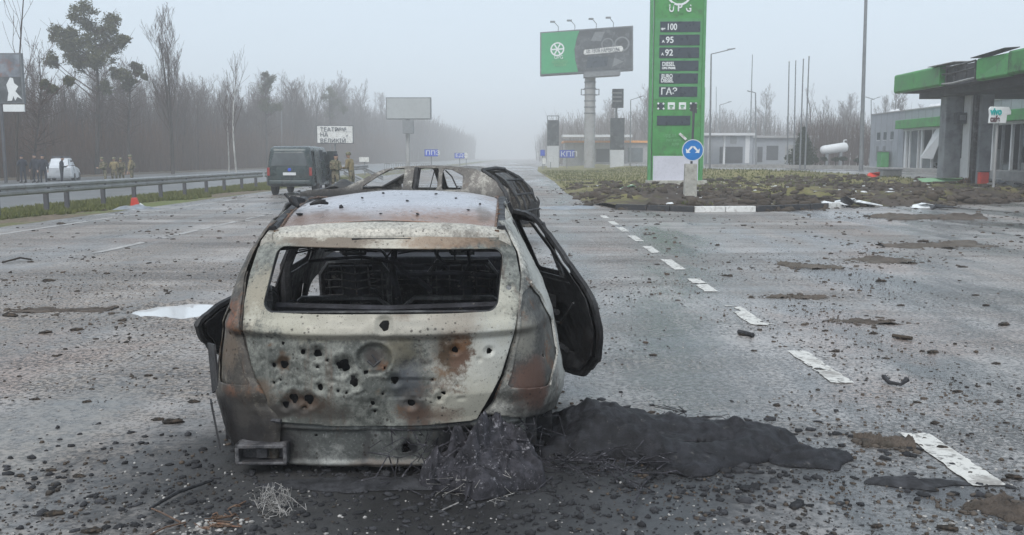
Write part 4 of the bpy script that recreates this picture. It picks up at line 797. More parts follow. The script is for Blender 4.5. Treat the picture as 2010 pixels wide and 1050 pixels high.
# ------------------------------------------------------------------ people: one skinned body each, clothing parts on it
def person(loc, rz, label, jacket, trousers, head='helmet', pose='stand', h=1.78, group=None, gear=None):
    p = thing('person', label, 'person', loc, rz, group)
    if jacket == 'navy': p.scale = (1.12, 1.12, 1.0)
    lean = {'stand': 0, 'bend': .10, 'arms': .02, 'walk': .03}[pose]
    def skin(name, V, E, Rr, mt, root=0):
        me = bpy.data.meshes.new(name); me.from_pydata([tuple(np.array(v)*h/1.8) for v in V], E, []); me.materials.append(mt)
        o = bpy.data.objects.new(name, me); COL.objects.link(o); o.parent = p
        o.modifiers.new('skin', 'SKIN'); sv = me.skin_vertices[0].data if me.skin_vertices else None
        if sv is None: return o
        for i, r in enumerate(Rr): sv[i].radius = (r if isinstance(r, tuple) else (r, r)); sv[i].use_root = (i == root)
        s = o.modifiers.new('sub', 'SUBSURF'); s.levels = 1; s.render_levels = 1; return o
    f = .10 if pose == 'walk' else 0
    arm = {'stand': [(.25, .04, 1.18), (.25, .10, .92), (.25, .14, .83)], 'arms': [(.27, .02, 1.16), (.10, .24, 1.14), (.02, .28, 1.18)], 'bend': [(.26, .10, 1.14), (.14, .34, 1.10), (.08, .40, 1.12)], 'walk': [(.25, -.03, 1.18), (.27, .10, .95), (.27, .15, .87)]}[pose]
    V = [(0, 0, .98), (0, .0+lean*.4, 1.15), (0, lean, 1.36), (0, lean+.01, 1.50), (0, lean+.03, 1.58),
         (.17, lean, 1.44), arm[0], arm[1], arm[2], (-.17, lean, 1.44), (-arm[0][0], arm[0][1], arm[0][2]), (-arm[1][0], arm[1][1], arm[1][2]), (-arm[2][0], arm[2][1], arm[2][2]),
         (.10, 0, .90), (.12, f, .50), (.13, f-.03, .10), (.13, f+.12, .05), (-.10, 0, .90), (-.12, -f, .50), (-.13, -f-.05, .10), (-.13, -f+.10, .05)]
    E = [(0, 1), (1, 2), (2, 3), (3, 4), (2, 5), (5, 6), (6, 7), (7, 8), (2, 9), (9, 10), (10, 11), (11, 12), (0, 13), (13, 14), (14, 15), (15, 16), (0, 17), (17, 18), (18, 19), (19, 20)]
    Rr = [(.16, .12), (.15, .11), (.17, .12), (.06, .06), (.055, .055), .075, .052, .040, .030, .075, .052, .040, .030, .095, .065, .045, .04, .095, .065, .045, .04]
    skin('body', V, E, Rr, M[trousers])
    skin('jacket', [(0, 0, .93), (0, lean*.4, 1.12), (0, lean, 1.36), (0, lean+.005, 1.47), (.17, lean, 1.44), arm[0], arm[1], (-.17, lean, 1.44), (-arm[0][0], arm[0][1], arm[0][2]), (-arm[1][0], arm[1][1], arm[1][2])],
         [(0, 1), (1, 2), (2, 3), (2, 4), (4, 5), (5, 6), (2, 7), (7, 8), (8, 9)], [(.19, .14), (.17, .13), (.20, .145), (.075, .075), .095, .070, .054, .095, .070, .054], M[jacket])
    mb = MB(); c = (0, lean+.05, 1.67); mb.lathe(c, [(.035, -.13), (.062, -.11), (.078, -.06), (.084, 0), (.080, .05), (.060, .095), (.02, .115)], 14); mb.tube([(0, lean+.13, 1.68), (0, lean+.155, 1.65), (0, lean+.13, 1.635)], [.012, .018, .010], 6)
    for s_ in (-1, 1): mb.tube([(s_*.080, lean+.05, 1.68), (s_*.096, lean+.04, 1.66)], [.022, .018], 6)
    o = mb.build('head', M['skin'], p, smooth=60); o.scale = (h/1.8,)*3
    mb = MB(); 
    if head == 'helmet': mb.lathe((0, lean+.045, 1.70), [(.110, -.03), (.118, 0), (.110, .05), (.085, .09), (.03, .115)], 14)
    else: mb.lathe((0, lean+.04, 1.70), [(.086, 0), (.094, .02), (.088, .06), (.06, .09), (.02, .105)], 14)
    o = mb.build('helmet' if head == 'helmet' else 'cap', M['helmet'] if head == 'helmet' else M['navy'], p, smooth=60); o.scale = (h/1.8,)*3
    for s_ in (-1, 1):
        mb = MB(); yy = s_*f; mb.tube([(s_*.13, yy-.04, .14), (s_*.13, yy-.04, .05), (s_*.13, yy+.04, .045), (s_*.13, yy+.15, .035)], [.058, .056, .052, .040], 8)
        o = mb.build('boot', M['boots'], p, smooth=50); o.scale = (h/1.8,)*3
        mb = MB(); hx, hy, hz = arm[2][0]*s_, arm[2][1], arm[2][2]
        dv = Vector((arm[2][0]-arm[1][0], arm[2][1]-arm[1][1], arm[2][2]-arm[1][2])).normalized(); dv.x *= s_; e1 = Vector((hx, hy, hz))
        mb.tube([e1-dv*.02, e1+dv*.04, e1+dv*.08], [.028, .038, .032], 6)
        for k in range(4): b = e1+dv*.075+Vector((0, .02*(k-1.5), .0)); mb.tube([b, b+dv*.04, b+dv*.065+Vector((0, 0, -.012))], [.010, .009, .007], 5)
        mb.tube([e1+dv*.02, e1+dv*.05+Vector((-.02*s_, .035, .01))], [.012, .009], 5)
        o = mb.build('hand', M['skin'], p, smooth=60); o.scale = (h/1.8,)*3
    if gear == 'vest':
        mb = MB(); mb.loft([[(x*1.0, y*1.0+lean, z) for x, y in ((-.20, -.15), (.20, -.15), (.23, 0), (.20, .16), (-.20, .16), (-.23, 0))] for z in (1.06, 1.25, 1.42)]); mb.bbox(-.15, -.03, lean+.15, lean+.21, 1.10, 1.24); mb.bbox(.03, .15, lean+.15, lean+.21, 1.10, 1.24); mb.bbox(-.14, .14, lean-.24, lean-.14, 1.10, 1.38)
        mb.build('vest', M['camo'], p, bevel=.02)
    return p
def gp(px, Y): v = A(px, 370, Y); return (v.x, Y, float(terrain(v.x, Y)))
person(gp(659, 40.0), R(-20), 'soldier in camouflage with dark cap standing by the open van door', 'camo', 'camo', 'cap', 'arms', 1.76, gear='vest')
person(gp(691, 40.6), R(70), 'soldier in khaki jacket and light helmet, right of the other beside the van', 'khaki', 'camo', 'helmet', 'bend', 1.84)
person(gp(636, 45.5), R(200), 'dark clothed person half hidden between van and the soldiers', 'navy', 'navy', 'cap', 'stand', 1.74)
person(gp(208, 55), R(120), 'leftmost soldier of the camouflage group behind the guardrail, bending to the others', 'camo', 'camo', 'helmet', 'bend', 1.72, gear='vest')
person(gp(226, 55.5), R(10), 'soldier second from left in the camouflage group behind the guardrail', 'khaki', 'camo', 'helmet', 'arms', 1.72)
person(gp(240, 56.2), R(180), 'soldier third from left in the camouflage group behind the guardrail', 'camo', 'camo', 'helmet', 'stand', 1.68, gear='vest')
person(gp(260, 54.5), R(100), 'tallest soldier at the right end of the group behind the guardrail', 'khaki', 'camo', 'helmet', 'stand', 1.86, gear='vest')
person(gp(47, 58), R(60), 'police officer in dark clothes, leftmost beside the white car', 'navy', 'navy', 'cap', 'arms', 1.74)
person(gp(72, 58.6), R(170), 'police officer in dark clothes standing close behind the first', 'navy', 'navy', 'cap', 'stand', 1.80)
person(gp(87, 57), R(200), 'broad police officer in dark jacket seen from behind, in front of the white car', 'navy', 'navy', 'cap', 'stand', 1.80, gear=None)
person(gp(123, 58), R(-70), 'police officer in dark clothes at the right side of the white car', 'navy', 'navy', 'cap', 'arms', 1.76)
# ------------------------------------------------------------------ guardrail on the left
def wbeam(mb, a, b, z=.50, h=.34):
    a = Vector(a); b = Vector(b); d = (b-a); n = Vector((d.y, -d.x, 0)).normalized()
    prof = [(0, .0), (.045, .05), (.045, .11), (0, .15), (0, .18), (.045, .22), (.045, .28), (0, .33), (-.006, .33), (-.006, 0)]
    mb.loft([[(p.x+n.x*o, p.y+n.y*o, p.z+z+k*h/.33) for o, k in prof] for p in (a, b)])
def rail(x, y0, y1, label, posts, side=1, dz=0):
    t = thing('guardrail', label, 'guardrail')
    L = y1-y0; n = max(1, round(L/5.4))
    for i in range(n):
        a, b = y0+L*i/n, y0+L*(i+1)/n; mb = MB(); wbeam(mb, (x+.09*side, a+.004, dz), (x+.09*side, b-.004, dz)); mb.build('rail_beam', M['steel'], t, smooth=30)
    first = None
    for y in posts:
        if first is None:
            mb = MB(); z0 = float(terrain(x, y))-.05; mb.bbox(-.07, .07, -.05, .05, z0, .78+dz); mb.bbox(.06, .10, -.08, .08, .50+dz, .80+dz); first = mb.build('post', M['post'], t, bevel=.008); o = first
        else: o = first.copy(); COL.objects.link(o); o.parent = t
        o.location = (x, y, 0)
rail(-14.65, 14, 52, 'long steel guardrail with dark posts on the left verge', [15.5, 18, 20.5, 23, 25.6, 28.3, 29.6, 32.2, 34.8, 37.4, 40.1, 42.9, 45.5, 48.4, 51])
rail(-14.65, 52.5, 64, 'steel guardrail continuing behind the dark van', [53.5, 56, 58.5, 61, 63.5])
t = thing('broken_guardrail', 'bent broken end of the guardrail sticking up behind the burnt cars', 'guardrail')
for a, b, tl in [((-12.6, 66, -.1), (-9.3, 55, -.52), 0), ((-11.9, 70, .12), (-8.6, 58, -.35), 0), ((-14.6, 64, .0), (-11.2, 68, .25), 0)]: mb = MB(); wbeam(mb, a, b); mb.build('rail_beam', M['steel'], t)
t = thing('pedestrian_railing', 'low white railing with thin uprights beyond the broken guardrail', 'railing')
x0, x1 = A(755, 335, 84).x, A(845, 335, 84).x
for z in (.25, 1.0): mb = MB(); mb.bbox(x0, x1, 83.97, 84.03, z, z+.07); mb.build('rail', M['steel'], t)
for i in range(21): mb = MB(); xx = x0+(x1-x0)*i/20; mb.bbox(xx-.02, xx+.02, 83.98, 84.02, .0 if i % 5 == 0 else .3, 1.02); mb.build('upright', M['steel'], t)

# ------------------------------------------------------------------ fuel price pylon
py_d = 48.8; pl = A(1275, 368, py_d); pr = A(1376, 368, py_d); pw = pr.x-pl.x; pz = .32
S = pw/101.0
def yz(y): return A(1325, y, py_d).z
pyl = thing('price_pylon', 'tall green fuel price pylon on the muddy island', 'sign', ((pl.x+pr.x)/2, py_d, 0), R(-1.5))
mb = MB(); mb.bbox(-pw/2-.15, pw/2+.25, -.35, .65, .15, pz+.08); mb.build('plinth', M['concrete'], pyl, bevel=.02)
mb = MB(); mb.bbox(-pw/2+.10, pw/2-.10, 0.0, .32, pz+.08, 11.6); mb.build('body', M['green'], pyl)
for sx in (-1, 1): mb = MB(); mb.bbox(sx*(pw/2)-.10, sx*(pw/2)+.05, -.08, .40, pz+.08, 11.6); mb.build('side_frame', M['green_mid'], pyl, bevel=.03)
mb = MB(); mb.bbox(pw/2+.05, pw/2+.09, -.02, .35, 1.0, yz(172)); mb.build('edge_strip', M['green_pale'], pyl)
def row(y0, y1, mt, x0=1288, x1=1367, proud=.03, name='price_panel'):
    mb = MB(); a = (x0-1325.5)*S; b = (x1-1325.5)*S; mb.bbox(a, b, -proud, .01, yz(y1), yz(y0)); return mb.build(name, M[mt], pyl, bevel=.006)
rows = [(42, 63), (68, 89), (93, 114), (119, 139), (144, 164), (170, 190)]
mb = MB(); mb.bbox(-pw/2+.14, pw/2-.14, -.012, .008, yz(194), yz(36)); mb.build('display_frame', M['green_mid'], pyl)
for i, (a, b) in enumerate(rows): row(a, b, 'display', 1290-(1 if i in (1, 2) else 0)+(1 if i == 3 else 0), 1367-i*.6)
def ptxt(s, x, y, hpx, mt='letter', sq=1.0, bold=.008): text_mesh('lettering', s, hpx*S*1.38, M[mt], pyl, ((x-1325.5)*S, -.045, yz(y)), (math.pi/2, 0, 0), .004, squeeze=sq, bold=bold)
ptxt('upg', 1291.5, 58, 4.5, sq=.9); ptxt('100', 1302, 58.5, 12, sq=.82); ptxt('A', 1294, 83.5, 5); ptxt('95', 1301, 84, 12, sq=.95); ptxt('A', 1293, 108.5, 5); ptxt('92', 1300, 109, 12, sq=.95)
ptxt('DIESEL', 1295, 129.5, 8, sq=.75); ptxt('UPG PRIME', 1295, 135.5, 4, sq=.95); ptxt('EURO', 1294, 153, 7.5, sq=.8); ptxt('DIESEL', 1293, 161.5, 7.5, sq=.8); ptxt('ГАЗ', 1293, 185.5, 13, sq=.98)
# damaged emblem and letters at the top
mb = MB(); n = 32
for r0, r1, a0, a1 in ((20, 24, 0, 360), (9, 13, 200, 560)):
    vs = []; fs = []
    for k in range(n+1):
        a = R(a0+(a1-a0)*k/n)
        for rr in (r0, r1): vs.append((rr*S*math.cos(a), -.03, yz(-14)+rr*S*math.sin(a)))
    fs = [(2*k, 2*k+1, 2*k+3, 2*k+2) for k in range(n)]; mb.add(vs, fs)
mb.build('round_emblem', M['letter'], pyl)
ptxt('U', 1306, 23, 14, sq=.75, bold=.012); ptxt('P', 1322, 22, 15, sq=.9, bold=.012); ptxt('G', 1338, 23, 14, sq=.8, bold=.012)
for (x, y, w_, h_, a) in [(1312, 12, 5, 12, .3), (1330, 24, 8, 4, -.2), (1342, 12, 6, 9, .5), (1304, 10, 4, 8, -.3)]:
    mb = MB(); mb.box(((x-1325.5)*S, -.055, yz(y)), (w_*S, .008, h_*S), M=Euler((0, a, 0)).to_matrix()); mb.build('torn_patch', M['green'], pyl)
# service icons
for i, x in enumerate((1294, 1314.5, 1336, 1357)):
    mb = MB(); mb.bbox((x-7-1325.5)*S, (x+7-1325.5)*S, -.03, .008, yz(215), yz(201)); mb.build('icon_plate', M['letter'] if i in (1, 2) else M['display'], pyl, bevel=.05)
    if i in (1, 2):
        mb = MB(); mb.bbox((x-4-1325.5)*S, (x+4-1325.5)*S, -.036, -.028, yz(209.5), yz(206)); mb.bbox((x-3-1325.5)*S, (x+2-1325.5)*S, -.036, -.028, yz(213), yz(210.5)); mb.build('icon_mark', M['green_mid'], pyl)
    else:
        mb = MB()
        for dx, dz in ((-5, -5), (5.5, -5), (-5, 5), (5, 4.5)): mb.box(((x+dx-1325.5)*S, -.036, yz(208)+dz*S), (3.4*S, .008, 3.4*S), M=Euler((0, .7, 0)).to_matrix())
        mb.build('icon_mark', M['letter'], pyl)
row(227, 246, 'display', 1287, 1352)
mb = MB(); mb.bbox(-pw/2+.14, pw/2-.14, -.014, .008, yz(303), yz(253)); mb.build('lower_panel', M['green'], pyl)
ptxt('upg.ua', 1300, 268, 8, 'letter_dim', .9, .002); ptxt('PAY WITH', 1306, 278, 5, 'letter_dim', .9, .002); ptxt('APP', 1316, 287, 7, 'letter_dim', .9, .002)
mb = MB(); mb.box((12*S, -.10, yz(268)), (4.5*S, .05, 18*S), M=Euler((0, -.85, 0)).to_matrix()); mb.build('dangling_scrap', M['white'], pyl)
row(306, 354, 'lilac', 1281, 1369, .02, 'blank_panel')

# keep-left-and-right sign on its concrete block
g = G(1353, 393); sg = thing('roundabout_arrow_sign', 'round blue sign with two white arrows on a pale concrete block', 'traffic sign', (g.x, g.y-.1, .13), R(0)); s2 = g.y/F
mb = MB(); hgt = A(1353, 321, g.y).z-.13; mb.loft([[(x*k, y*k, z) for x, y in ((-.23, -.16), (.23, -.16), (.23, .16), (-.23, .16))] for k, z in ((1.08, -.1), (1.0, .25), (.95, hgt))]); mb.build('concrete_block', M['concrete'], sg, bevel=.03)
zc = A(1355, 295, g.y).z-.13
mb = MB(); mb.lathe((.03, -.20, zc), [(.38, -.01), (.405, 0), (.38, .01)], 40, 'y'); mb.build('sign_disc', M['blue'], sg)
mb = MB(); vs = []
for k in range(41):
    a = 2*math.pi*k/40
    for rr in (.372, .402): vs.append((.03+rr*math.cos(a), -.214, zc+rr*math.sin(a)))
mb.add(vs, [(2*k, 2*k+1, 2*k+3, 2*k+2) for k in range(40)]); mb.build('sign_rim', M['plate'], sg)
mb = MB()
for sx in (-1, 1):
    P_ = lambda x, z: (.03+sx*x, -.216, zc+z)
    mb.add([P_(.0, .15), P_(.065, .15), P_(.20, .0), P_(.14, -.03), P_(.02, .09)], [(0, 1, 2, 3, 4)]); mb.add([P_(.24, -.10), P_(.26, .07), P_(.08, -.09)], [(0, 1, 2)])
mb.build('arrow', M['letter'], sg)
mb = MB(); mb.tube([(.03, .0, hgt-.02), (.03, -.10, zc+.1), (.05, -.12, A(1358, 208, g.y).z-.13)], .045, 8); mb.tube([(.03, -.10, zc-.2), (.03, -.19, zc)], .02, 6); mb.build('sign_post', M['post'], sg, smooth=40)
mb = MB(); zt = A(1358, 210, g.y).z-.13; mb.hexa([(-.10, -.13, zt-.15), (.17, -.13, zt-.25), (.17, -.11, zt-.25), (-.10, -.11, zt-.15), (-.06, -.16, zt+.05), (.14, -.16, zt+.13), (.14, -.13, zt+.13), (-.06, -.13, zt+.05)]); mb.build('bent_bracket', M['post'], sg)

# ------------------------------------------------------------------ green billboard
bd = 108.0
def P3(px, py, Y): v = A(px, py, Y); return (v.x, v.y, v.z)
bb = thing('green_billboard', 'big green and dark poster billboard on a thick round column', 'billboard')
yL, yR = bd+1.5, bd-1.5
c4 = [P3(1060, 148, yL), P3(1243, 137, yR), P3(1243, 50, yR), P3(1060, 63, yL)]
def lerp3(a, b, t): return tuple(p+(q_-p)*t for p, q_ in zip(a, b))
def bq(u, v, off=0.0): a = lerp3(c4[0], c4[1], u); b = lerp3(c4[3], c4[2], u); p = lerp3(a, b, v); return (p[0], p[1]-off, p[2])
mb = MB(); mb.hexa([bq(0, 0, -.05), bq(1, 0, -.05), tuple(np.add(bq(1, 0), (.1, 1.6, 0))), tuple(np.add(bq(0, 0), (.1, 1.6, 0))), bq(0, 1, -.05), bq(1, 1, -.05), tuple(np.add(bq(1, 1), (.1, 1.6, 0))), tuple(np.add(bq(0, 1), (.1, 1.6, 0)))]); mb.build('board_box', M['board_frame'], bb)
def quadp(name, pts, mt, off=.02, ): mb = MB(); mb.add([bq(u, v, off) for u, v in pts], [tuple(range(len(pts)))]); return mb.build(name, M[mt], bb)
quadp('poster_dark', [(.36, .03), (.985, .03), (.985, .97), (.36, .97)], 'board_dark', .0); quadp('poster_green', [(.015, .03), (.415, .03), (.385, .30), (.375, .55), (.40, .80), (.43, .97), (.015, .97)], 'green_board', .03)
for cu, cv, rr in ((.19, .58, .16), (.73, .62, .14), (.88, .60, .17)):
    mb = MB(); n = 28; vs = []
    for k in range(n+1):
        for r_ in (rr*.80, rr): vs.append(bq(cu+r_*.48*math.cos(2*math.pi*k/n), cv+r_*math.sin(2*math.pi*k/n), .05))
    mb.add(vs, [(2*k, 2*k+1, 2*k+3, 2*k+2) for k in range(n)])
    if rr == .16:
        for a in (0, 1.05, 2.1): mb.add([bq(cu+rr*.4*math.cos(a+d)*.48*(-1 if k > 1 else 1)*2.1, cv+rr*.85*math.sin(a+d)*(-1 if k > 1 else 1), .05) for k, d in enumerate((-.12, .12, -.12, .12))], [(0, 1, 2, 3)])
    mb.build('poster_ring', M['letter'] if rr == .16 else M['pole'], bb)
rb = quadp('poster_band', [(.475, .44), (.49, .41), (.88, .43), (.895, .47), (.89, .53), (.875, .56), (.49, .53), (.475, .50)], 'white', .05)
br = math.atan2(c4[1][1]-c4[0][1], c4[1][0]-c4[0][0])
text_mesh('poster_text', 'ЦЕ ТВОЯ НАГОРОДА', .62, M['letter_dark'], bb, bq(.50, .455, .09), (math.pi/2, 0, br), .01, squeeze=.62)
text_mesh('poster_text', 'UPG', .55, M['letter'], bb, bq(.155, .36, .07), (math.pi/2, 0, br), .01); text_mesh('poster_text', 'ШВИДКО', .42, M['letter_dim'], bb, bq(.13, .27, .07), (math.pi/2, 0, br), .01); text_mesh('poster_text', 'РАЗОМ', .42, M['letter_dim'], bb, bq(.15, .19, .07), (math.pi/2, 0, br), .01)
quadp('poster_patch', [(.50, .10), (.72, .12), (.74, .34), (.52, .36)], 'display', .03); quadp('poster_patch', [(.78, .10), (.90, .20), (.80, .30)], 'pole', .03); quadp('poster_patch', [(.66, .70), (.70, .90), (.60, .92), (.55, .72)], 'pole', .03)
cx_ = A(1158, 300, bd); rad = 10.5*bd/F
mb = MB(); zt = bq(.5, 0)[2]; mb.tube([(cx_.x, bd+.8, .4), (cx_.x, bd+.8, zt)], rad, 20); mb.build('column', M['mast'], bb, smooth=40)
for z in np.linspace(A(0, 222, bd).z, zt-.3, 7): mb = MB(); mb.lathe((cx_.x, bd+.8, z), [(rad, -.07), (rad+.07, -.05), (rad+.07, .05), (rad, .07)], 20); mb.build('column_ring', M['pole'], bb)
for dx in (-1, 1): mb = MB(); x = cx_.x+dx*(rad+.4); mb.tube([(x-dx*.4, bd+.8, A(0, 186, bd).z), (x, bd+.6, A(0, 186, bd).z), (x, bd+.6, A(0, 175, bd).z), (x-dx*.4, bd+.8, A(0, 175, bd).z)], .07, 5); mb.build('column_bracket', M['pole'], bb)
mb = MB(); a = bq(.48, 0); b = bq(.86, 0); mb.hexa([(a[0], a[1]-.6, a[2]-.55), (b[0], b[1]-.6, b[2]-.55), (b[0], b[1]+1.2, b[2]-.55), (a[0], a[1]+1.2, a[2]-.55), (a[0], a[1]-.6, a[2]-.02), (b[0], b[1]-.6, b[2]-.02), (b[0], b[1]+1.2, b[2]-.02), (a[0], a[1]+1.2, a[2]-.02)]); mb.build('service_platform', M['pole'], bb)
for u in (.20, .38, .61, .79): p = bq(u, 1); mb = MB(); mb.tube([p, (p[0], p[1]-.2, p[2]+.45), (p[0]-.5, p[1]-1.0, p[2]+.85)], .04, 5); mb.box((p[0]-.7, p[1]-1.25, p[2]+.85), (.55, .4, .16)); mb.build('flood_lamp', M['pole'], bb)

# blank billboard and other signs along the far left
def simple_board(name, label, cat, x0, x1, y0, y1, Y, face, pxp, ybase, pr=.18, dep=.3, yoff=0):
    t = thing(name, label, cat); a = A(x0, y1, Y); b = A(x1, y1, Y); c = A(x0, y0, Y)
    mb = MB(); mb.hexa([(a.x, Y, a.z), (b.x, Y+yoff, b.z), (b.x, Y+yoff+dep, b.z), (a.x, Y+dep, a.z), (a.x, Y, c.z), (b.x, Y+yoff, c.z), (b.x, Y+yoff+dep, c.z), (a.x, Y+dep, c.z)]); mb.build('board_frame', M['board_frame'], t)
    mb = MB(); e = .02*(b.x-a.x); mb.hexa([(a.x+e, Y-.03, a.z+e), (b.x-e, Y+yoff-.03, b.z+e), (b.x-e, Y+yoff-.005, b.z+e), (a.x+e, Y-.005, a.z+e), (a.x+e, Y-.03, c.z-e), (b.x-e, Y+yoff-.03, c.z-e), (b.x-e, Y+yoff-.005, c.z-e), (a.x+e, Y-.005, c.z-e)]); mb.build('board_face', M[face], t)
    for p in (pxp if isinstance(pxp, (list, tuple)) else [pxp]):
        c_ = A(p, 300, Y); mb = MB(); mb.tube([(c_.x, Y+dep+.1, float(terrain(c_.x, Y))), (c_.x, Y+dep+.1, a.z+.2)], pr, 10); mb.build('pole', M['pole'] if face != 'blank' else M['mast'], t, smooth=40)
    return t
t = simple_board('blank_billboard', 'blank grey billboard on a slim mast left of the road', 'billboard', 758, 846, 191, 234, 118, 'blank', 799, 325, .28, .9)
mb = MB(); c_ = A(799, 300, 118); mb.bbox(c_.x-.55, c_.x+.75, 118.0, 119.6, A(0, 262, 118).z, A(0, 236, 118).z-.0); mb.build('mast_cabinet', M['pole'], t)
t = simple_board('white_poster_board', 'white board with dark lettering above the soldiers and van', 'sign', 622, 694, 246, 282, 74, 'white', (657,), 330, .07, .12)
for s_, x, y, sz in (('ТЕАТР', 628, 258, 8.5), ('НА', 628, 268, 8.5), ('ВЕЛИКІЙ', 628, 280, 8.5), ('№№', 660, 257, 7), ('_____', 674, 257, 4), ('*', 679, 271, 7)): a = A(x, y, 73.9); text_mesh('lettering', s_, sz*74/F*1.3, M['letter_dark'], t, (a.x, 73.93, a.z), (math.pi/2, 0, 0), .006)
simple_board('small_white_sign', 'small white sign low behind the soldiers', 'sign', 705, 725, 308, 318, 88, 'white', (715,), 330, .05, .05)
for (x0, x1, y0, y1, Y, s_, lb) in ((833, 860, 293, 307, 112, 'ППЗ', 'blue direction sign with white letters below the blank billboard'), (892, 912, 300, 311, 140, 'ЕДС', 'small blue direction sign with pale edge far along the left side'), (1098, 1128, 294, 310, 125, 'КПП', 'blue direction sign left of the billboard column')):
    t = simple_board('direction_sign', lb, 'road sign', x0, x1, y0, y1, Y, 'blue_far', ((x0+x1)/2,), 325, .06, .06); a = A(x0+2, y1-3, Y-.05); text_mesh('lettering', s_, (y1-y0)*.85*Y/F, M['letter'], t, (a.x, Y-.05, a.z), (math.pi/2, 0, 0), .006, squeeze=1.15)
simple_board('small_white_sign', 'pale blank sign beside the far small blue direction sign', 'sign', 913, 918, 299, 311, 141, 'white', (915,), 325, .05, .05)
# tall framed board at the far left edge
t = thing('vertical_banner', 'tall framed poster with a white bird picture, at the left edge before the wood', 'sign'); Yb = 58
a = A(-4, 203, Yb); b = A(47, 203, Yb); c = A(0, 104, Yb); d_ = A(0, 205, Yb); e_ = A(0, 219, Yb)
mb = MB(); mb.bbox(a.x, b.x, Yb, Yb+.25, a.z, c.z); mb.build('frame', M['board_frame'], t)
mb = MB(); mb.bbox(a.x+.08, b.x-.10, Yb-.03, Yb-.003, (a.z+c.z)/2+.1, c.z-.1); mb.build('poster_top', M['poster_blur'], t); mb = MB(); mb.bbox(a.x+.08, b.x-.10, Yb-.03, Yb-.003, a.z+.1, (a.z+c.z)/2+.09); mb.build('poster_bottom', M['board_dark'], t)
mb = MB(); X0 = A(12, 150, Yb).x; z0 = a.z+.15
mb.add([(X0+x, Yb-.045, z0+z) for x, z in ((.0, .0), (.10, .5), (.0, 1.0), (.25, 1.45), (.45, 1.40), (.5, 1.1), (.75, .9), (.55, .6), (.95, .1), (.65, .25), (.5, 0.02), (.4, .3), (.3, .02))], [tuple(range(13))]); mb.build('poster_figure', M['letter'], t)
mb = MB(); mb.bbox(A(6, 210, Yb).x, b.x, Yb, Yb+.1, e_.z, d_.z); mb.build('lower_panel', M['letter'], t)
mb = MB(); mb.tube([(a.x+.1, Yb+.15, -.1), (a.x+.1, Yb+.15, a.z)], .10, 8); mb.build('pole', M['post'], t)

# small pylons of the neighbouring station
for (x0, x1, y0, ym, y1, Y, lb, top) in ((1074, 1097, 228, 286, 326, 120, 'small dark price pylon with an empty frame on top, left of the billboard column', 'frame'), (1198, 1225, 232, 294, 326, 112, 'dark and white price pylon right of the billboard column', 'box')):
    t = thing('small_pylon', lb, 'sign'); a = A(x0, ym, Y); b = A(x1, ym, Y)
    mb = MB(); mb.bbox(a.x, b.x, Y, Y+.5, a.z, A(0, y0+(8 if top == 'frame' else 0), Y).z); mb.build('dark_panel', M['board_dark'], t); mb = MB(); mb.bbox(a.x, b.x, Y+.02, Y+.48, .3, a.z-.003); mb.build('white_panel', M['clad_white'], t)
    mb = MB()
    if top == 'frame':
        z0, z1 = A(0, 236, Y).z, A(0, 227, Y).z
        for q_ in ((a.x, a.x+.1, z0, z1), (b.x-.1, b.x, z0, z1), (a.x, b.x, z1-.1, z1)): mb.bbox(q_[0], q_[1], Y+.1, Y+.2, q_[2], q_[3])
        mb.build('top_frame', M['pole'], t)
    else:
        mb.bbox(A(1202, 200, Y).x, A(1224, 200, Y).x, Y, Y+.4, A(0, 212, Y).z, A(0, 175, Y).z); mb.build('upper_box', M['board_dark'], t); mb = MB(); mb.bbox(A(1211, 0, Y).x, A(1215, 0, Y).x, Y+.1, Y+.3, A(0, 233, Y).z, A(0, 211, Y).z); mb.build('neck', M['pole'], t)
        for yy in (183, 191, 199): mb = MB(); mb.bbox(A(1203, 0, Y).x, A(1223, 0, Y).x, Y-.03, Y-.005, A(0, yy+1.2, Y).z, A(0, yy-1.2, Y).z); mb.build('panel_line', M['mast'], t)
# distant road signs cluster at the end of the road
for (px, py, r, mt, lb) in ((1065, 300, .5, 'blue_far', 'small blue sign at the left edge of the island road'), (1081, 312, .6, 'clad_white', 'white sign low in front of the small dark pylon'), (1068, 316, .4, 'white', 'small pale sign under the small blue one')):
    t = simple_board('far_sign', lb, 'road sign', px-r*9, px+r*9, py-6, py+6, 118, mt, (px,), 325, .05, .05)

# ------------------------------------------------------------------ lamp posts, flag poles, masts
def pole(name, label, cat, px0, px1, ytop, Y, r0, r1, arm=None, mt='pole', group=None, head=True, zb=None):
    x0 = A(px0, 330, Y).x; zt = A(px1, ytop, Y).z; x1 = A(px1, ytop, Y).x; z0 = float(terrain(x0, Y)) if zb is None else zb
    t = thing(name, label, cat, (x0, Y, z0), 0, group)
    mb = MB(); mb.tube([(0, 0, 0), (x1-x0, 0, zt-z0)], [r0, r1], 10); mb.lathe((0, 0, .0), [(r0*1.8, 0), (r0*1.8, .05), (r0*1.2, .06)], 10); mb.build('mast', M[mt], t, smooth=40)
    if arm:
        xa = A(arm[0], arm[1], Y).x-x0; za = A(arm[0], arm[1], Y).z-z0; s_ = 1 if xa > 0 else -1
        mb = MB(); mb.tube([(x1-x0, 0, zt-z0), (xa, 0, za)], r1*.8, 6); mb.build('arm', M[mt], t)
        mb = MB(); L = abs(xa-(x1-x0))*.32; mb.hexa([(xa-s_*L, -.14, za-.05-.1), (xa, -.10, za-.04), (xa, .10, za-.04), (xa-s_*L, .14, za-.05-.1), (xa-s_*L, -.10, za+.06-.1), (xa, -.07, za+.04), (xa, .07, za+.04), (xa-s_*L, .10, za+.06-.1)]); mb.build('lamp_head', M[mt], t)
    return t
pole('tall_pole', 'tall plain grey pole running out of the top of the picture', 'pole', 1690, 1700.5, -25, 66, .15, .10)
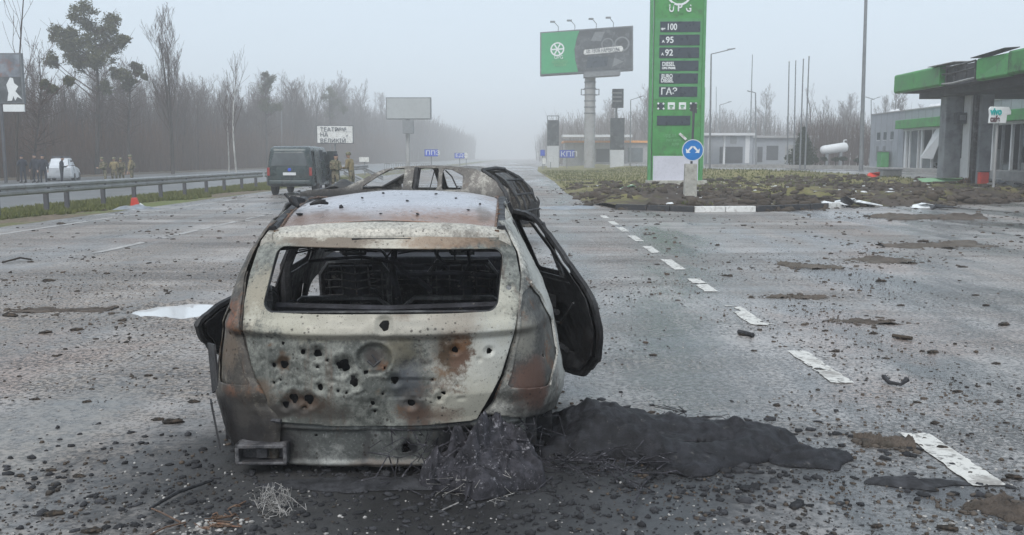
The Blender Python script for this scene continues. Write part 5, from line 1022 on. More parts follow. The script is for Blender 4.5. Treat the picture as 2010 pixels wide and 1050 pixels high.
pole('street_lamp', 'largest street lamp with one arm, just right of the price pylon', 'street lamp', 1393, 1396, 106, 72, .09, .05, (1443, 95))
pole('street_lamp', 'street lamp left of the price pylon, arm pointing right', 'street lamp', 1237, 1238, 196, 110, .09, .05, (1264, 188))
pole('street_lamp', 'street lamp with left pointing arm beside the thin mast', 'street lamp', 1484, 1483, 182, 100, .09, .06, (1467, 178))
pole('street_lamp', 'faint street lamp with right pointing arm behind the low grey building', 'street lamp', 1413, 1413, 206, 150, .11, .07, (1436, 199))
pole('street_lamp', 'faint distant street lamp right of the left armed one', 'street lamp', 1500, 1499, 222, 190, .12, .08, (1488, 216))
t = pole('street_lamp', 'faint two armed street lamp behind the grey shop roof', 'street lamp', 1710, 1710, 196, 115, .09, .05, (1728, 190)); mb = MB(); mb.tube([(0, 0, A(0, 196, 115).z-t.location.z), (-1.1, 0, A(0, 191, 115).z-t.location.z)], .05, 5); mb.build('arm', M['pole'], t)
for px0, px1, yt, lb in ((1545, 1549, 123, 'leftmost of the four bare flag poles'), (1558, 1562, 121, 'second from left of the four bare flag poles'), (1570, 1577, 118, 'third from left of the four bare flag poles'), (1580, 1588, 113, 'rightmost of the four bare flag poles')):
    t = pole('flag_pole', lb, 'flag pole', px0, px1, yt, 80 if px0 < 1565 else 72, .07, .04, None, 'pole', 'bare flag poles beside the clipped conifer')
    mb = MB(); c_ = t.children[0].data; zt_ = max(v.co.z for v in c_.vertices); xt = max(v.co.x for v in c_.vertices if v.co.z > zt_-.1); mb.lathe((xt-.03, 0, zt_), [(.03, 0), (.07, .04), (.05, .1), (.01, .13)], 8); mb.build('finial', M['mast'], t)
pole('thin_mast', 'thin tall mast beside the left armed street lamp', 'mast', 1471, 1477, 107, 130, .12, .05); pole('thin_mast', 'faint thin mast between the price pylon lamp and low building', 'mast', 1405, 1406, 170, 170, .10, .05)
pole('thin_mast', 'faint thin mast above the trees right of the mistletoe tree', 'mast', 553, 553, 150, 160, .10, .05)
# ------------------------------------------------------------------ filling station canopy
CX0, CY0, CY1, CZ0, CZ1 = 20.25, 26.0, 50.6, 5.02, 6.0
cn = thing('station_canopy', 'green edged filling station canopy with burnt panels and grey pillars', 'canopy')
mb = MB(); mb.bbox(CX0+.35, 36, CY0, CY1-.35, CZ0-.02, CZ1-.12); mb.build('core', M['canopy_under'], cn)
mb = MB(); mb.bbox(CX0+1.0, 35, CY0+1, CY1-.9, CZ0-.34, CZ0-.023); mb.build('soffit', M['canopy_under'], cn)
def fas(y0, y1, mt, tilt=0, z0=0, nm='fascia_panel', drop=0):
    mb = MB(); prof = [(CX0+.30, CZ0+.0), (CX0+.06, CZ0+.02), (CX0, CZ0+.10), (CX0, CZ1-.08), (CX0+.05, CZ1), (CX0+.30, CZ1)]
    mb.loft([[(x+tilt*(z-CZ0)*t_, y, z+z0-drop*t_) for x, z in prof] for t_, y in ((0, y0), (1, y1))]); return mb.build(nm, M[mt], cn, smooth=30)
fas(50.6, 48.3, 'green'); fas(48.29, 45.2, 'green'); fas(41.6, 39.0, 'green', .12, -.06); fas(38.95, 36.4, 'green_sooty', .05, -.02); fas(36.3, 33, 'green_sooty'); fas(32.9, 26, 'green_sooty')
mb = MB(); mb.bbox(CX0+.30, 36, CY1-.3, CY1, CZ0+.02, CZ1); mb.build('end_fascia', M['green'], cn)
for y in (44.8, 44.0, 42.9, 42.0): mb = MB(); mb.bbox(CX0+.12, CX0+.2, y-.05, y+.05, CZ0+.05, CZ1-.1); mb.build('bare_stud', M['soot_grey'], cn)
for z in (CZ0+.1, CZ0+.55, CZ1-.12): mb = MB(); mb.tube([(CX0+.14, 45.2, z), (CX0+.05, 44, z-.06), (CX0+.15, 42, z+.03)], .05, 5); mb.build('bare_rail', M['mast'] if z < CZ0+.2 else M['soot_grey'], cn)
mb = MB(); mb.hexa([(CX0-.25, 46, CZ1-.02), (CX0+.6, 46, CZ1), (CX0+.6, 43.5, CZ1+.02), (CX0-.12, 43.5, CZ1), (CX0-.25, 46, CZ1+.01), (CX0+.6, 46, CZ1+.03), (CX0+.6, 43.5, CZ1+.05), (CX0-.12, 43.5, CZ1+.03)]); mb.build('bent_cap', M['mast'], cn)
mb = MB(); mb.hexa([(CX0-.10, 42.0, CZ1+.0), (CX0+.6, 42.0, CZ1+.02), (CX0+.6, 39.2, CZ1+.16), (CX0-.05, 39.2, CZ1+.12), (CX0-.10, 42.0, CZ1+.03), (CX0+.6, 42.0, CZ1+.05), (CX0+.6, 39.2, CZ1+.19), (CX0-.05, 39.2, CZ1+.15)]); mb.build('bent_cap', M['soot_grey'], cn)
for (x0, x1, Y, mt) in ((1853, 1886, 47.6, 'pillar'), (1887, 1903, 48.3, 'soot_grey'), (1900, 1906, 46.5, 'clad_white'), (1910, 1922, 46.2, 'soot_grey'), (1921, 1946, 46.0, 'pillar')):
    a = A(x0, 300, Y).x; b = A(x1, 300, Y).x; mb = MB(); mb.bbox(a, b, Y, Y+.7, float(terrain(a, Y)), CZ0-.1); mb.build('pillar', M[mt], cn, bevel=.03)
t = thing('fuel_dispenser', 'damaged pale fuel dispenser between the canopy pillars', 'fuel pump', (A(1893, 300, 48).x, 47.2, float(terrain(24, 48))))
mb = MB(); mb.bbox(-.38, .38, 0, .45, .15, 1.35); mb.build('body', M['clad_white'], t, bevel=.04); mb = MB(); mb.bbox(-.36, .36, .02, .43, 1.353, 2.05); mb.build('head', M['glazing'], t, bevel=.04)
mb = MB(); mb.bbox(-.30, .30, -.02, -.003, .75, 1.2); mb.build('panel', M['green_pale'], t); mb = MB(); mb.tube([(.4, .1, 1.3), (.55, .05, .8), (.45, .1, .35), (.4, .1, .8)], .02, 5); mb.build('hose', M['post'], t)
t = thing('hanging_camera_box', 'dark box hanging between the two canopy pillars', 'box', A(1890, 232, 47.0)); mb = MB(); mb.box((0, 0, 0), (.75, .4, .55)); mb.build('housing', M['inside'], t, bevel=.03); mb = MB(); mb.box((-.1, -.21, .02), (.3, .02, .25)); mb.build('panel', M['pole'], t)

# ------------------------------------------------------------------ shop building
BX = 29.0; gz = .62
bl = thing('station_shop', 'grey flat roofed shop with green band and smashed glass front', 'building')
mb = MB(); mb.bbox(BX, BX+14, 70.2, 76.8, gz-.1, 5.05); mb.bbox(BX, BX+14, 49.5, 70.2-.003, 3.95, 5.05); mb.bbox(BX+6, BX+14, 49.5, 70.2-.003, gz-.1, 3.947); mb.build('wall', M['clad'], bl)
for y in np.arange(50.5, 76.5, 1.15):
    mb = MB(); mb.bbox(BX-.012, BX-.002, y-.012, y+.012, (gz if y > 70.2 else 4.40), 5.05); mb.build('panel_joint', M['pole'], bl)
mb = MB(); mb.bbox(BX-.06, BX+14, 49.4, 76.86, 5.053, 5.15); mb.build('roof_edge', M['mast'], bl)
mb = MB(); mb.bbox(BX-.65, BX-.015, 49.5, 70.3, 3.72, 4.36); mb.build('green_band', M['green'], bl, bevel=.02)
mb = MB(); mb.bbox(BX-1.9, BX+14, 48, 78.5, gz-.5, gz+.22); mb.build('platform', M['kerb'], bl)
mb = MB(); mb.bbox(BX+.25, BX+5.9, 49.5, 70.1, gz+.223, gz+.24); mb.build('inner_floor', M['kerb'], bl)
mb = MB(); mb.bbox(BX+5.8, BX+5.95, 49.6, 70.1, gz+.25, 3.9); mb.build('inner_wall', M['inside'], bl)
def yb(px): return BX*F/(px-1020)       # position along the shop front seen at a pixel column
for px, wd, mt in ((1769, .35, 'clad_white'), (1777, .15, 'clad_white'), (1793, .10, 'clad_white'), (1800, .22, 'clad_white'), (1820, .10, 'clad_white'), (1846, .3, 'clad_white'), (1937, .18, 'clad_white'), (1955, .08, 'pole'), (1973, .14, 'clad_white'), (1990, .08, 'pole')):
    y = yb(px); mb = MB(); mb.bbox(BX-.06, BX+.10, y-wd/2, y+wd/2, gz+.22, 3.72); mb.build('mullion', M[mt], bl)
for a, b, z0, z1 in ((1777, 1793, gz+.22, 3.7), (1800, 1820, gz+.22, 1.6), (1846, 1880, gz+.22, 3.7), (1955, 1973, gz+.22, 1.2), (1990, 2010, 2.2, 3.7)):
    mb = MB(); mb.bbox(BX+.02, BX+.05, yb(b)+.12, yb(a)-.12, z0, z1); mb.build('pane', M['glazing'], bl)
mb = MB(); mb.bbox(BX-.07, BX+.08, 50, 70, 3.55, 3.715); mb.build('head_rail', M['clad_white'], bl)
mb = MB(); ya, yb_ = yb(1838), yb(1812); mb.hexa([(BX-.7, yb_-.4, 1.55), (BX-.3, yb_-1.5, 1.5), (BX-.27, yb_-1.5, 1.5), (BX-.67, yb_-.4, 1.55), (BX-.2, ya+.4, 3.70), (BX-.2, ya-.9, 3.68), (BX-.15, ya-.9, 3.68), (BX-.15, ya+.4, 3.70)]); mb.build('fallen_panel', M['clad_white'], bl)
for px in (1715.5, 1728, 1741.5): y = yb(px); mb = MB(); mb.bbox(BX-.03, BX-.003, y-.28, y+.28, 3.0, 3.6); o = mb.build('window', M['glazing'], bl); mb = MB(); mb.bbox(BX-.05, BX-.032, y-.33, y+.33, 2.93, 2.98); mb.build('sill', M['clad_white'], o)
for px in (1714, 1727): y = yb(px); mb = MB(); mb.bbox(BX-.02, BX-.003, y-.25, y+.25, 1.3, 2.5); mb.build('narrow_window', M['pole'], bl)
for px, r in ((1718, .35), (1727, .3), (1798, .45), (1808, .45), (1820, .35)): y = yb(px)+4; mb = MB(); mb.lathe((BX+2.5, y, 5.15), [(r, 0), (r, .15), (r*.8, .35), (r*.3, .48)], 12); mb.build('roof_vent', M['tank'], bl, smooth=50)
for k in range(9): y = 50.5+k*2.1; mb = MB(); mb.bbox(BX+1.2, BX+1.7, y, y+1.2, gz+.24, gz+.24+random.uniform(.4, 1.6)); mb.build('shelf_remains', M['soot_grey'] if k % 2 else M['mast'], bl)
mb = MB(); y = yb(1738); g_ = thing('green_utility_box', 'small green utility box against the grey shop wall', 'box', (BX-.5, y, gz+.22)); mb.box((0, 0, .6), (.6, .9, 1.2)); mb.build('housing', M['green_mid'], g_, bevel=.03); mb = MB(); mb.box((0, 0, 1.24), (.7, 1.0, .06)); mb.build('lid', M['pole'], g_)
# cafe sign on its post in front of the shop
Ys = 39.3; a = A(1941, 242, Ys); b = A(1986, 209, Ys)
cs = thing('cafe_sign', 'cafe sign with outlined teal and dark letters in front of the shop', 'sign', (a.x, Ys, a.z)); w_ = b.x-a.x; h_ = b.z-a.z
mb = MB(); mb.prism([(.0, .0), (w_*.80, .0), (w_*.82, h_*.5), (w_, h_*.52), (w_, h_*.72), (w_*.9, h_*.97), (.05, h_), (-.02, h_*.85), (.02, h_*.5)], 0, .10); mb.build('outline_plate', M['letter'], cs, bevel=.02)
text_mesh('lettering', 'vivo', h_*.56, M['teal'], cs, (.04, -.02, h_*.52), (math.pi/2, 0, 0), .01, bold=.02, squeeze=w_*.78); text_mesh('lettering', 'cafe', h_*.52, M['brown_letters'], cs, (.04, -.02, h_*.10), (math.pi/2, 0, 0), .01, bold=.012, squeeze=w_*.75)
mb = MB(); mb.tube([(w_*.5, .2, .0), (w_*.5, .2, -a.z+.05)], .06, 6); mb.build('sign_post', M['mast'], cs)

# distant low buildings
def lowb(name, label, x0, x1, y0, Y, depth, wall, openings, roof='clad_white', zb=None):
    t = thing(name, label, 'building'); a = A(x0, y0, Y); b = A(x1, y0, Y); z0 = float(terrain(a.x, Y))
    mb = MB(); mb.bbox(a.x, b.x, Y, Y+depth, z0-.1, a.z-.35); mb.build('wall', M[wall], t); mb = MB(); mb.bbox(a.x-.3, b.x+.3, Y-.5, Y+depth, a.z-.347, a.z); mb.build('roof', M[roof], t)
    for (p, q_, u, v, mt) in openings: c = A(p, v, Y); d = A(q_, u, Y); mb = MB(); mb.bbox(c.x, d.x, Y-.06, Y-.004, max(c.z, z0), d.z); o = mb.build('window', M[mt], t)
    return t
lowb('garage_building', 'pale low garage with a white roof and dark wide door', 1385, 1478, 261, 125, 9, 'clad', [(1412, 1458, 288, 320, 'inside'), (1433, 1446, 268, 282, 'pole'), (1388, 1396, 270, 320, 'clad_white'), (1462, 1472, 264, 320, 'clad_white')])
lowb('carwash_building', 'long low grey building with dark openings left of the conifer', 1480, 1602, 266, 135, 9, 'clad', [(1486, 1497, 288, 318, 'inside'), (1504, 1528, 286, 314, 'inside'), (1540, 1560, 284, 318, 'mast'), (1570, 1596, 284, 318, 'mast')], 'mast')
t = lowb('orange_station', 'distant filling station with an orange striped canopy behind the column', 1110, 1272, 276, 152, 8, 'mast', [(1170, 1196, 292, 318, 'inside'), (1205, 1225, 292, 318, 'inside'), (1232, 1262, 290, 318, 'glazing')], 'orange'); 
a = A(1104, 268, 148); b = A(1240, 268, 148); mb = MB(); mb.bbox(a.x, b.x, 147, 151.3, a.z-.1, a.z+.28); mb.build('canopy_edge', M['clad_white'], t)
t = thing('white_canopy', 'white flat canopy roof between price pylon and garage', 'canopy'); a = A(1290, 261, 118); b = A(1440, 265, 118); mb = MB(); mb.bbox(a.x, b.x, 118, 123, a.z-.3, a.z); mb.build('roof', M['clad_white'], t)
for px in (1330, 1383, 1425): c = A(px, 300, 118); mb = MB(); mb.bbox(c.x-.12, c.x+.12, 119, 119.25, .4, a.z-.3); mb.build('pillar', M['clad_white'], t)
# tank on stands
c = A(1610, 295, 100); d = A(1664, 288, 100); t = thing('white_tank', 'white cylindrical tank lying on stands right of the conifer', 'tank')
mb = MB(); dv = Vector((d.x-c.x, 0, d.z-c.z)); p0 = Vector((c.x, 100, c.z)); pts = [p0, p0+dv*.04, p0+dv*.12, p0+dv*.88, p0+dv*.96, p0+dv]; mb.tube(pts, [.12, .34, .46, .52, .44, .2], 18); mb.build('vessel', M['tank'], t, smooth=50)
for k in (.25, .75): q_ = p0+dv*k; mb = MB(); mb.bbox(q_.x-.12, q_.x+.12, 99.8, 100.2, .5, q_.z-.4); mb.build('stand', M['pole'], t)
mb = MB(); mb.tube([p0+dv*.85+Vector((0, 0, .4)), p0+dv*.85+Vector((0, 0, .75)), p0+dv*.95+Vector((0, 0, .75))], .07, 6); mb.build('pipe', M['tank'], t)
# gravel edge line / kerb of the yard behind the island
t = thing('yard_kerb', 'long pale kerb line between the island and the station yard', 'kerb'); 
P = [A(1385, 330, 84), A(1560, 333, 76), A(1690, 336, 70)]
for i in range(len(P)-1):
    for k in range(8):
        a = P[i].lerp(P[i+1], k/8); b = P[i].lerp(P[i+1], (k+1)/8); c = (a+b)/2; mb = MB(); dd = b-a; mb.box((c.x, c.y, float(terrain(c.x, c.y))+.22), (dd.xy.length*.97, .2, .3), math.atan2(dd.y, dd.x)); mb.build('kerb_stone', M['kerb'], t)
# ------------------------------------------------------------------ trees
class TB:
    def __init__(s): s.V = []; s.Q = []; s.n = 0
    def seg(s, pts, rs, k=3):
        P = np.array(pts, float); n = len(P)
        T = np.gradient(P, axis=0); T /= np.maximum(np.linalg.norm(T, axis=1, keepdims=True), 1e-9)
        u = np.cross(T, [.3, .5, .81]); u /= np.maximum(np.linalg.norm(u, axis=1, keepdims=True), 1e-9); b = np.cross(T, u)
        for j in range(k): a = 6.2832*j/k; s.V.append((P+(u*math.cos(a)+b*math.sin(a))*np.array(rs)[:, None]))
        base = s.n; idx = base+np.arange(n*k).reshape(k, n)
        for j in range(k): j2 = (j+1) % k; s.Q.append(np.stack([idx[j, :-1], idx[j2, :-1], idx[j2, 1:], idx[j, 1:]], -1))
        s.n += n*k
    def build(s, name, m, parent=None):
        return np_mesh(name, np.concatenate(s.V), np.concatenate(s.Q), m, parent, True)
def branch(tb, tb2, p, d, L, r, lvl, rnd, maxl, up=.12, dens=1.0):
    n = max(3, int(4+2*(lvl == 0))); pts = [p]; dirs = [d]; q = p
    for i in range(n):
        d = d+rnd.normal(0, .11 if lvl else .035, 3); d[2] += up*.35*(lvl > 0); d /= np.linalg.norm(d); q = q+d*L/n; pts.append(q); dirs.append(d)
    rs = [r*(1-.72*i/n) for i in range(n+1)]; (tb if lvl == 0 else tb2).seg(pts, [max(x, .011) for x in rs], 7 if lvl == 0 else (4 if lvl == 1 else 3))
    if lvl >= maxl: return
    nc = int(({0: 17, 1: 7, 2: 5, 3: 3}[lvl])*dens)
    for c in range(nc):
        t = (.30+.68*(c+rnd.random())/nc) if lvl == 0 else (.2+.78*(c+rnd.random())/nc)
        i = min(int(t*n), n-1); f = t*n-i; pp = pts[i]*(1-f)+pts[i+1]*f; dd = dirs[i+1]
        a = rnd.random()*6.283; perp = np.cross(dd, [math.cos(a), math.sin(a), .2]); perp /= np.linalg.norm(perp)
        sp = {0: .62, 1: .60, 2: .65, 3: .7}[lvl]; nd = dd*(1-sp*.6)+perp*sp+np.array([0, 0, up]); nd /= np.linalg.norm(nd)
        branch(tb, tb2, pp, nd, L*({0: .34, 1: .48, 2: .5, 3: .5}[lvl])*(1.15-.55*t)*rnd.uniform(.75, 1.25), rs[i]*({0: .42, 1: .5, 2: .55, 3: .6}[lvl]), lvl+1, rnd, maxl, up, dens)
def bare_tree(h, seed, m='bark', m2='twig', maxl=3, dens=1.0, stems=1, up=.25, r=None):
    rnd = np.random.default_rng(seed); tb, tb2 = TB(), TB()
    for s_ in range(stems):
        d = np.array([rnd.normal(0, .05)+(s_-(stems-1)/2)*.16, rnd.normal(0, .05), 1.0]); d /= np.linalg.norm(d)
        branch(tb, tb2, np.array([s_*.1, 0, -.1]), d, h*(1-.07*s_), r or h*.013, 0, rnd, maxl, up, dens)
    t = empty('bare_tree'); tb.build('trunk', M[m], t); tb2.build('crown', M[m2], t); return t
protos = [bare_tree(10, 11+i, dens=(1, .8, 1.1, .7, 1, .9, 1.2)[i], stems=(1, 1, 2, 1, 1, 2, 1)[i], up=(.25, .4, .3, .5, .2, .45, .3)[i]) for i in range(7)]
used_p = [False]*7
def put(x, y, h, i=None, label='bare grey brown tree in the misty wood left of the road', group='bare trees of the roadside wood'):
    i = random.randrange(7) if i is None else i
    o = protos[i] if not used_p[i] else copy_tree(protos[i]); used_p[i] = True
    o.location = (x, y, float(terrain(x, y))-.05); o.rotation_euler = (random.gauss(0, .02), random.gauss(0, .02), random.random()*6.28); k = h/10; o.scale = (k, k, k)
    return tag(o, label, 'tree', group)
n_ = 0
rt = random.Random(5)
for k in range(290):
    v = rt.random()**.8; y = 50+ (430*v**1.6); x = -41.5-rt.random()**1.3*(22+y*.06)
    px = 1020+x*F/y
    if px < -120: continue
    h = 9.8+min(8, max(0, y-105)*.050); h *= rt.uniform(.72, 1.12)
    if 560 < px < 780: h *= 1.08
    put(x, y, h, None, 'bare grey brown tree in the '+('near wood behind the guardrail group and white car' if y < 90 else 'wood between the tall bare tree and the van' if y < 140 else 'hazy wood beyond the van and poster board' if y < 260 else 'faint far end of the wood by the road'))
for k in range(46):      # right of the road, beyond the stations
    y = 190+240*rt.random(); x = 9+rt.random()*y*.20+max(0, 20-y*.05); put(x, y, rt.uniform(7, 12)*(1+y*.0008), None, 'bare hazy tree far behind the filling stations', 'hazy trees behind the stations')
for k in range(16):
    px = rt.uniform(1600, 1845); Y = rt.uniform(150, 210); put(A(px, 300, Y).x, Y, rt.uniform(8, 12), None, 'bare tree behind the white tank and the shop', 'trees behind the tank')
# the trees one can single out
t = bare_tree(13.6, 77, maxl=3, stems=2, up=.5, r=.13, dens=1.0); t.location = (A(338, 330, 90).x, 90, -.1); tag(t, 'tall bare many stemmed tree standing above the wood left of the van', 'tree')
t = bare_tree(10.5, 78, 'birch', 'twig', maxl=2, up=.5, r=.10); t.location = (A(487, 330, 96).x, 92, -.1); tag(t, 'white stemmed birch left of the dark van, the taller one', 'tree')
t = bare_tree(7.6, 79, 'birch', 'twig', maxl=2, up=.5, r=.08); t.location = (A(449, 330, 95).x, 95, -.1); tag(t, 'smaller birch with a crooked pale stem left of the taller one', 'tree')
t = bare_tree(13.0, 80, maxl=2, up=.6, r=.10, dens=.5); t.location = (A(34, 330, 62).x, 62, -.1); t.rotation_euler = (0, -.06, 1); tag(t, 'thin sparse tree rising behind the framed poster at the left edge', 'tree')

def leafball(tb_list, c, r, n, rnd, sz=.10):
    d = rnd.normal(size=(n, 3)); d /= np.linalg.norm(d, axis=1, keepdims=True); p = np.array(c)+d*(r*rnd.random((n, 1))**.42*(1+.25*np.sin(d[:, :1]*5+c[0]*3)+.2*np.sin(d[:, 2:]*7+c[2])))*np.array([1.08, 1, .88])
    u = rnd.normal(size=(n, 3)); u /= np.linalg.norm(u, axis=1, keepdims=True); v = np.cross(u, rnd.normal(size=(n, 3))); v /= np.maximum(np.linalg.norm(v, axis=1, keepdims=True), 1e-6)
    s_ = sz*rnd.uniform(.6, 1.3, (n, 1)); tb_list.append(np.stack([p-u*s_, p+v*s_*.6, p+u*s_, p-v*s_*.6], 1))
def leaf_mesh(name, lst, m, parent=None):
    V = np.concatenate(lst).reshape(-1, 3); return np_mesh(name, V, np.arange(len(V)).reshape(-1, 4), m, parent, False)
def mistle_tree(label, Y, trunk, clumps, seed, r0=.22, name='mistletoe_tree', n=760):
    rnd = np.random.default_rng(seed); b = A(trunk[0][0], trunk[0][1], Y); t = thing(name, label, 'tree', (b.x, Y, -.1))
    loc = lambda px, py, dy=0: np.array([A(px, py, Y).x-b.x, dy, A(px, py, Y).z+.1])
    tb, tb2 = TB(), TB(); P = [np.array([0, 0, 0])]+[loc(*q) for q in trunk[1:]]; tb.seg(P, np.linspace(r0, r0*.25, len(P)), 8); tb.build('trunk', M['bark'], t)
    for (px, py, rr) in clumps:
        c = loc(px, py, rnd.uniform(-1.4, 1.4)); zt = max(c[2]-abs(c[0]-np.interp(c[2], [p[2] for p in P], [p[0] for p in P]))*.75-.3, P[-1][2]*.35); a = np.array([np.interp(zt, [p[2] for p in P], [p[0] for p in P]), 0, zt])
        m_ = (a+c)/2+rnd.normal(0, .12, 3)-[0, 0, .15]; tb2.seg([a, m_, c], [.07, .045, .02], 4)
        for k in range(6): e = c+rnd.normal(0, 1, 3)*rr*Y/F*1.1; tb2.seg([c*.7+m_*.3, (c+e)/2+rnd.normal(0, .1, 3), e+[0, 0, .3]], [.025, .016, .011], 3)
        lst = []; R_ = 1.12*rr*Y/F
        leafball(lst, c, R_, int(n*.7), rnd); 
        for k in range(3): leafball(lst, c+rnd.normal(0, .5, 3)*R_, R_*.6, int(n*.15), rnd)
        leaf_mesh('mistletoe_clump', lst, M['mistle'], t)
    for k in range(60):
        z = rnd.uniform(.3, .98)*P[-1][2]; a = np.array([np.interp(z, [p[2] for p in P], [p[0] for p in P]), 0, z]); d = rnd.normal(size=3)*[1, 1, .25]+[0, 0, .5]; d /= np.linalg.norm(d); L = rnd.uniform(.8, 2.6); e = a+d*L; tb2.seg([a, a+d*L*.5+[0, 0, .05], e+[0, 0, .2]], [.035, .022, .011], 3)
        for j in range(4): s_ = a+d*L*rnd.uniform(.3, .9); tb2.seg([s_, s_+rnd.normal(0, .3, 3)+[0, 0, .25]], [.016, .010], 3)
    tb2.build('crown', M['twig'], t); return t
mistle_tree('tall tree with a dense olive crown of round mistletoe balls, left of the van', 88, [(190, 330), (191, 260), (192, 180), (190, 110), (184, 60)],
    [(178, 18, 15), (210, 34, 14), (157, 36, 13), (190, 56, 17), (172, 48, 13), (203, 72, 19), (224, 60, 9), (150, 66, 10), (119, 62, 12), (132, 74, 12), (172, 82, 19), (140, 88, 16), (152, 84, 14), (188, 96, 24), (215, 92, 15), (150, 104, 17), (168, 112, 20), (205, 112, 20), (135, 114, 16), (98, 122, 13), (110, 117, 8), (235, 80, 11), (243, 76, 9), (160, 122, 14), (188, 122, 16)], 3)
mistle_tree('smaller tree with a few dark mistletoe balls right of the tall mistletoe tree', 88.5, [(252, 330), (252, 250), (255, 180), (258, 128)], [(258, 128, 8), (259, 140, 8), (228, 144, 11), (254, 150, 12), (248, 170, 9), (278, 149, 5), (210, 172, 11), (262, 160, 6)], 4, .14)
mistle_tree('hazy tree with mistletoe balls standing above the wood over the van', 140, [(524, 330), (523, 260), (521, 200), (520, 150)], [(519, 146, 6), (522, 162, 11), (514, 172, 10), (528, 156, 8), (517, 198, 7), (533, 212, 10), (522, 214, 7), (545, 210, 8)], 5, .18)
mistle_tree('hazy tree with a bushy dark top above the white poster board', 190, [(648, 330), (648, 250), (646, 185)], [(646, 176, 7), (655, 186, 8), (640, 192, 8), (662, 200, 9), (650, 205, 9), (672, 212, 8), (645, 224, 9)], 6, .2)
mistle_tree('small dark ball of mistletoe in a thin tree at the left edge', 66, [(60, 330), (75, 240), (80, 180)], [(142, 158, 7), (88, 172, 9), (76, 164, 8)], 8, .10)

# brushwood and thin saplings between the trunks, too many to count
def stems(name, n, fx, fy, hmin, hmax, r, m, seed, fork=3, zf=0):
    rnd = np.random.default_rng(seed); x = fx(rnd, n); y = fy(rnd, n); x, y = (x(y) if callable(x) else x), y
    V = []; Q = []; b = 0
    h = rnd.uniform(hmin, hmax, n)*(1+np.clip(y-80, 0, 200)*.0035)
    lx, ly = rnd.normal(0, .07, n)*h, rnd.normal(0, .07, n)*h
    for j in range(fork+1):
        a = rnd.random(n)*6.283; f0 = 0 if j == 0 else rnd.uniform(.25, .75, n); f1 = 1.0 if j == 0 else np.minimum(f0+rnd.uniform(.2, .5, n), 1.15); sp = 0 if j == 0 else rnd.uniform(.08, .22, n)*h
        p0 = np.stack([x+lx*f0, y+ly*f0, terrain(x, y)+h*f0], -1); p1 = np.stack([x+lx*f1+np.cos(a)*sp, y+ly*f1+np.sin(a)*sp, terrain(x, y)+h*f1], -1)
        rr = (r if j == 0 else r*.55)*rnd.uniform(.6, 1.4, n)*(1+np.clip(y-90, 0, 300)*.004); an = rnd.random(n)*3.14; w_ = np.stack([np.cos(an)*rr, np.sin(an)*rr, 0*rr], -1); w2 = np.stack([-np.sin(an)*rr, np.cos(an)*rr, 0*rr], -1)
        for W_ in (w_, w2): V.append(np.stack([p0-W_, p0+W_, p1+W_*.3, p1-W_*.3], 1))
    V = np.concatenate(V).reshape(-1, 3); o = np_mesh(name, V, np.arange(len(V)).reshape(-1, 4), M[m], None, False); return tag(o, kind='stuff')
stems('brushwood', 19000, lambda r, n: (lambda y: -40.5-r.random(n)**1.5*(14+y*.05)), lambda r, n: 48+r.random(n)**1.5*300, 1.6, 5.5, .020, 'brush', 21)
stems('thicket', 13000, lambda r, n: (lambda y: -42-r.random(n)*(26+y*.08)), lambda r, n: 55+r.random(n)**1.3*420, 4.6, 9.0, .030, 'twig', 22)
stems('distant_thicket', 2600, lambda r, n: (lambda y: 8+r.random(n)*y*.32), lambda r, n: 185+r.random(n)*260, 4, 8, .05, 'twig', 23)
stems('thicket_behind_station', 1500, lambda r, n: (lambda y: y*(.30+r.random(n)*.18)), lambda r, n: 108+r.random(n)*60, 2.5, 6, .035, 'twig', 24)
# far-off wood as one mass where single trees no longer show
stems('far_wood', 7000, lambda r, n: (lambda y: np.where(r.random(n) < .75, -36-r.random(n)*45, 14+r.random(n)*80)), lambda r, n: 330+r.random(n)*420, 7, 11, .10, 'twig', 25, fork=5)

# clipped conifer, small round bushes, flat topped bush, dry bush
def bush(name, label, cat, Y, cx, cy, rx, ry, n, m, trunk=None, sz=.07, seed=1, cone=False, group=None, layers=None):
    rnd = np.random.default_rng(seed); c = A(cx, cy, Y); z0 = float(terrain(c.x, Y)); t = thing(name, label, cat, (c.x, Y, z0), 0, group); Rx, Rz = rx*Y/F, ry*Y/F; lst = []
    hs = c.z-z0
    if cone:
        for k in range(int(n/60)): f = rnd.random()**1.3; leafball(lst, (rnd.normal(0, .3)*Rx*(1-f), rnd.normal(0, .3)*Rx*(1-f), hs-Rz+2*Rz*f), Rx*(1-f)*.75+.06, 60, rnd, sz)
    else:
        for k in range(int(n/60)):
            a = rnd.random()*6.283; q = rnd.random()**.5; leafball(lst, (math.cos(a)*q*Rx*.8, math.sin(a)*q*Rx*.8, hs+rnd.uniform(-.5, .6)*Rz*(1-q*.5)), Rz*rnd.uniform(.35, .6), 60, rnd, sz)
    leaf_mesh('foliage', lst, M[m], t)
    mb = MB(); mb.tube([(0, 0, -.05), (.03, 0, hs*.6), (0, 0, hs)], [.06, .05, .03], 7)
    for k in range(5): a = k*1.26; mb.tube([(0, 0, hs*.65), (math.cos(a)*Rx*.6, math.sin(a)*Rx*.6, hs+.05)], [.03, .015], 5)
    mb.build('trunk', M['bark'], t, smooth=60); return t
bush('clipped_conifer', 'dark pointed conifer behind the flag poles', 'tree', 84, 1577, 284, 26, 33, 9000, 'conifer', sz=.09, cone=True, seed=31)
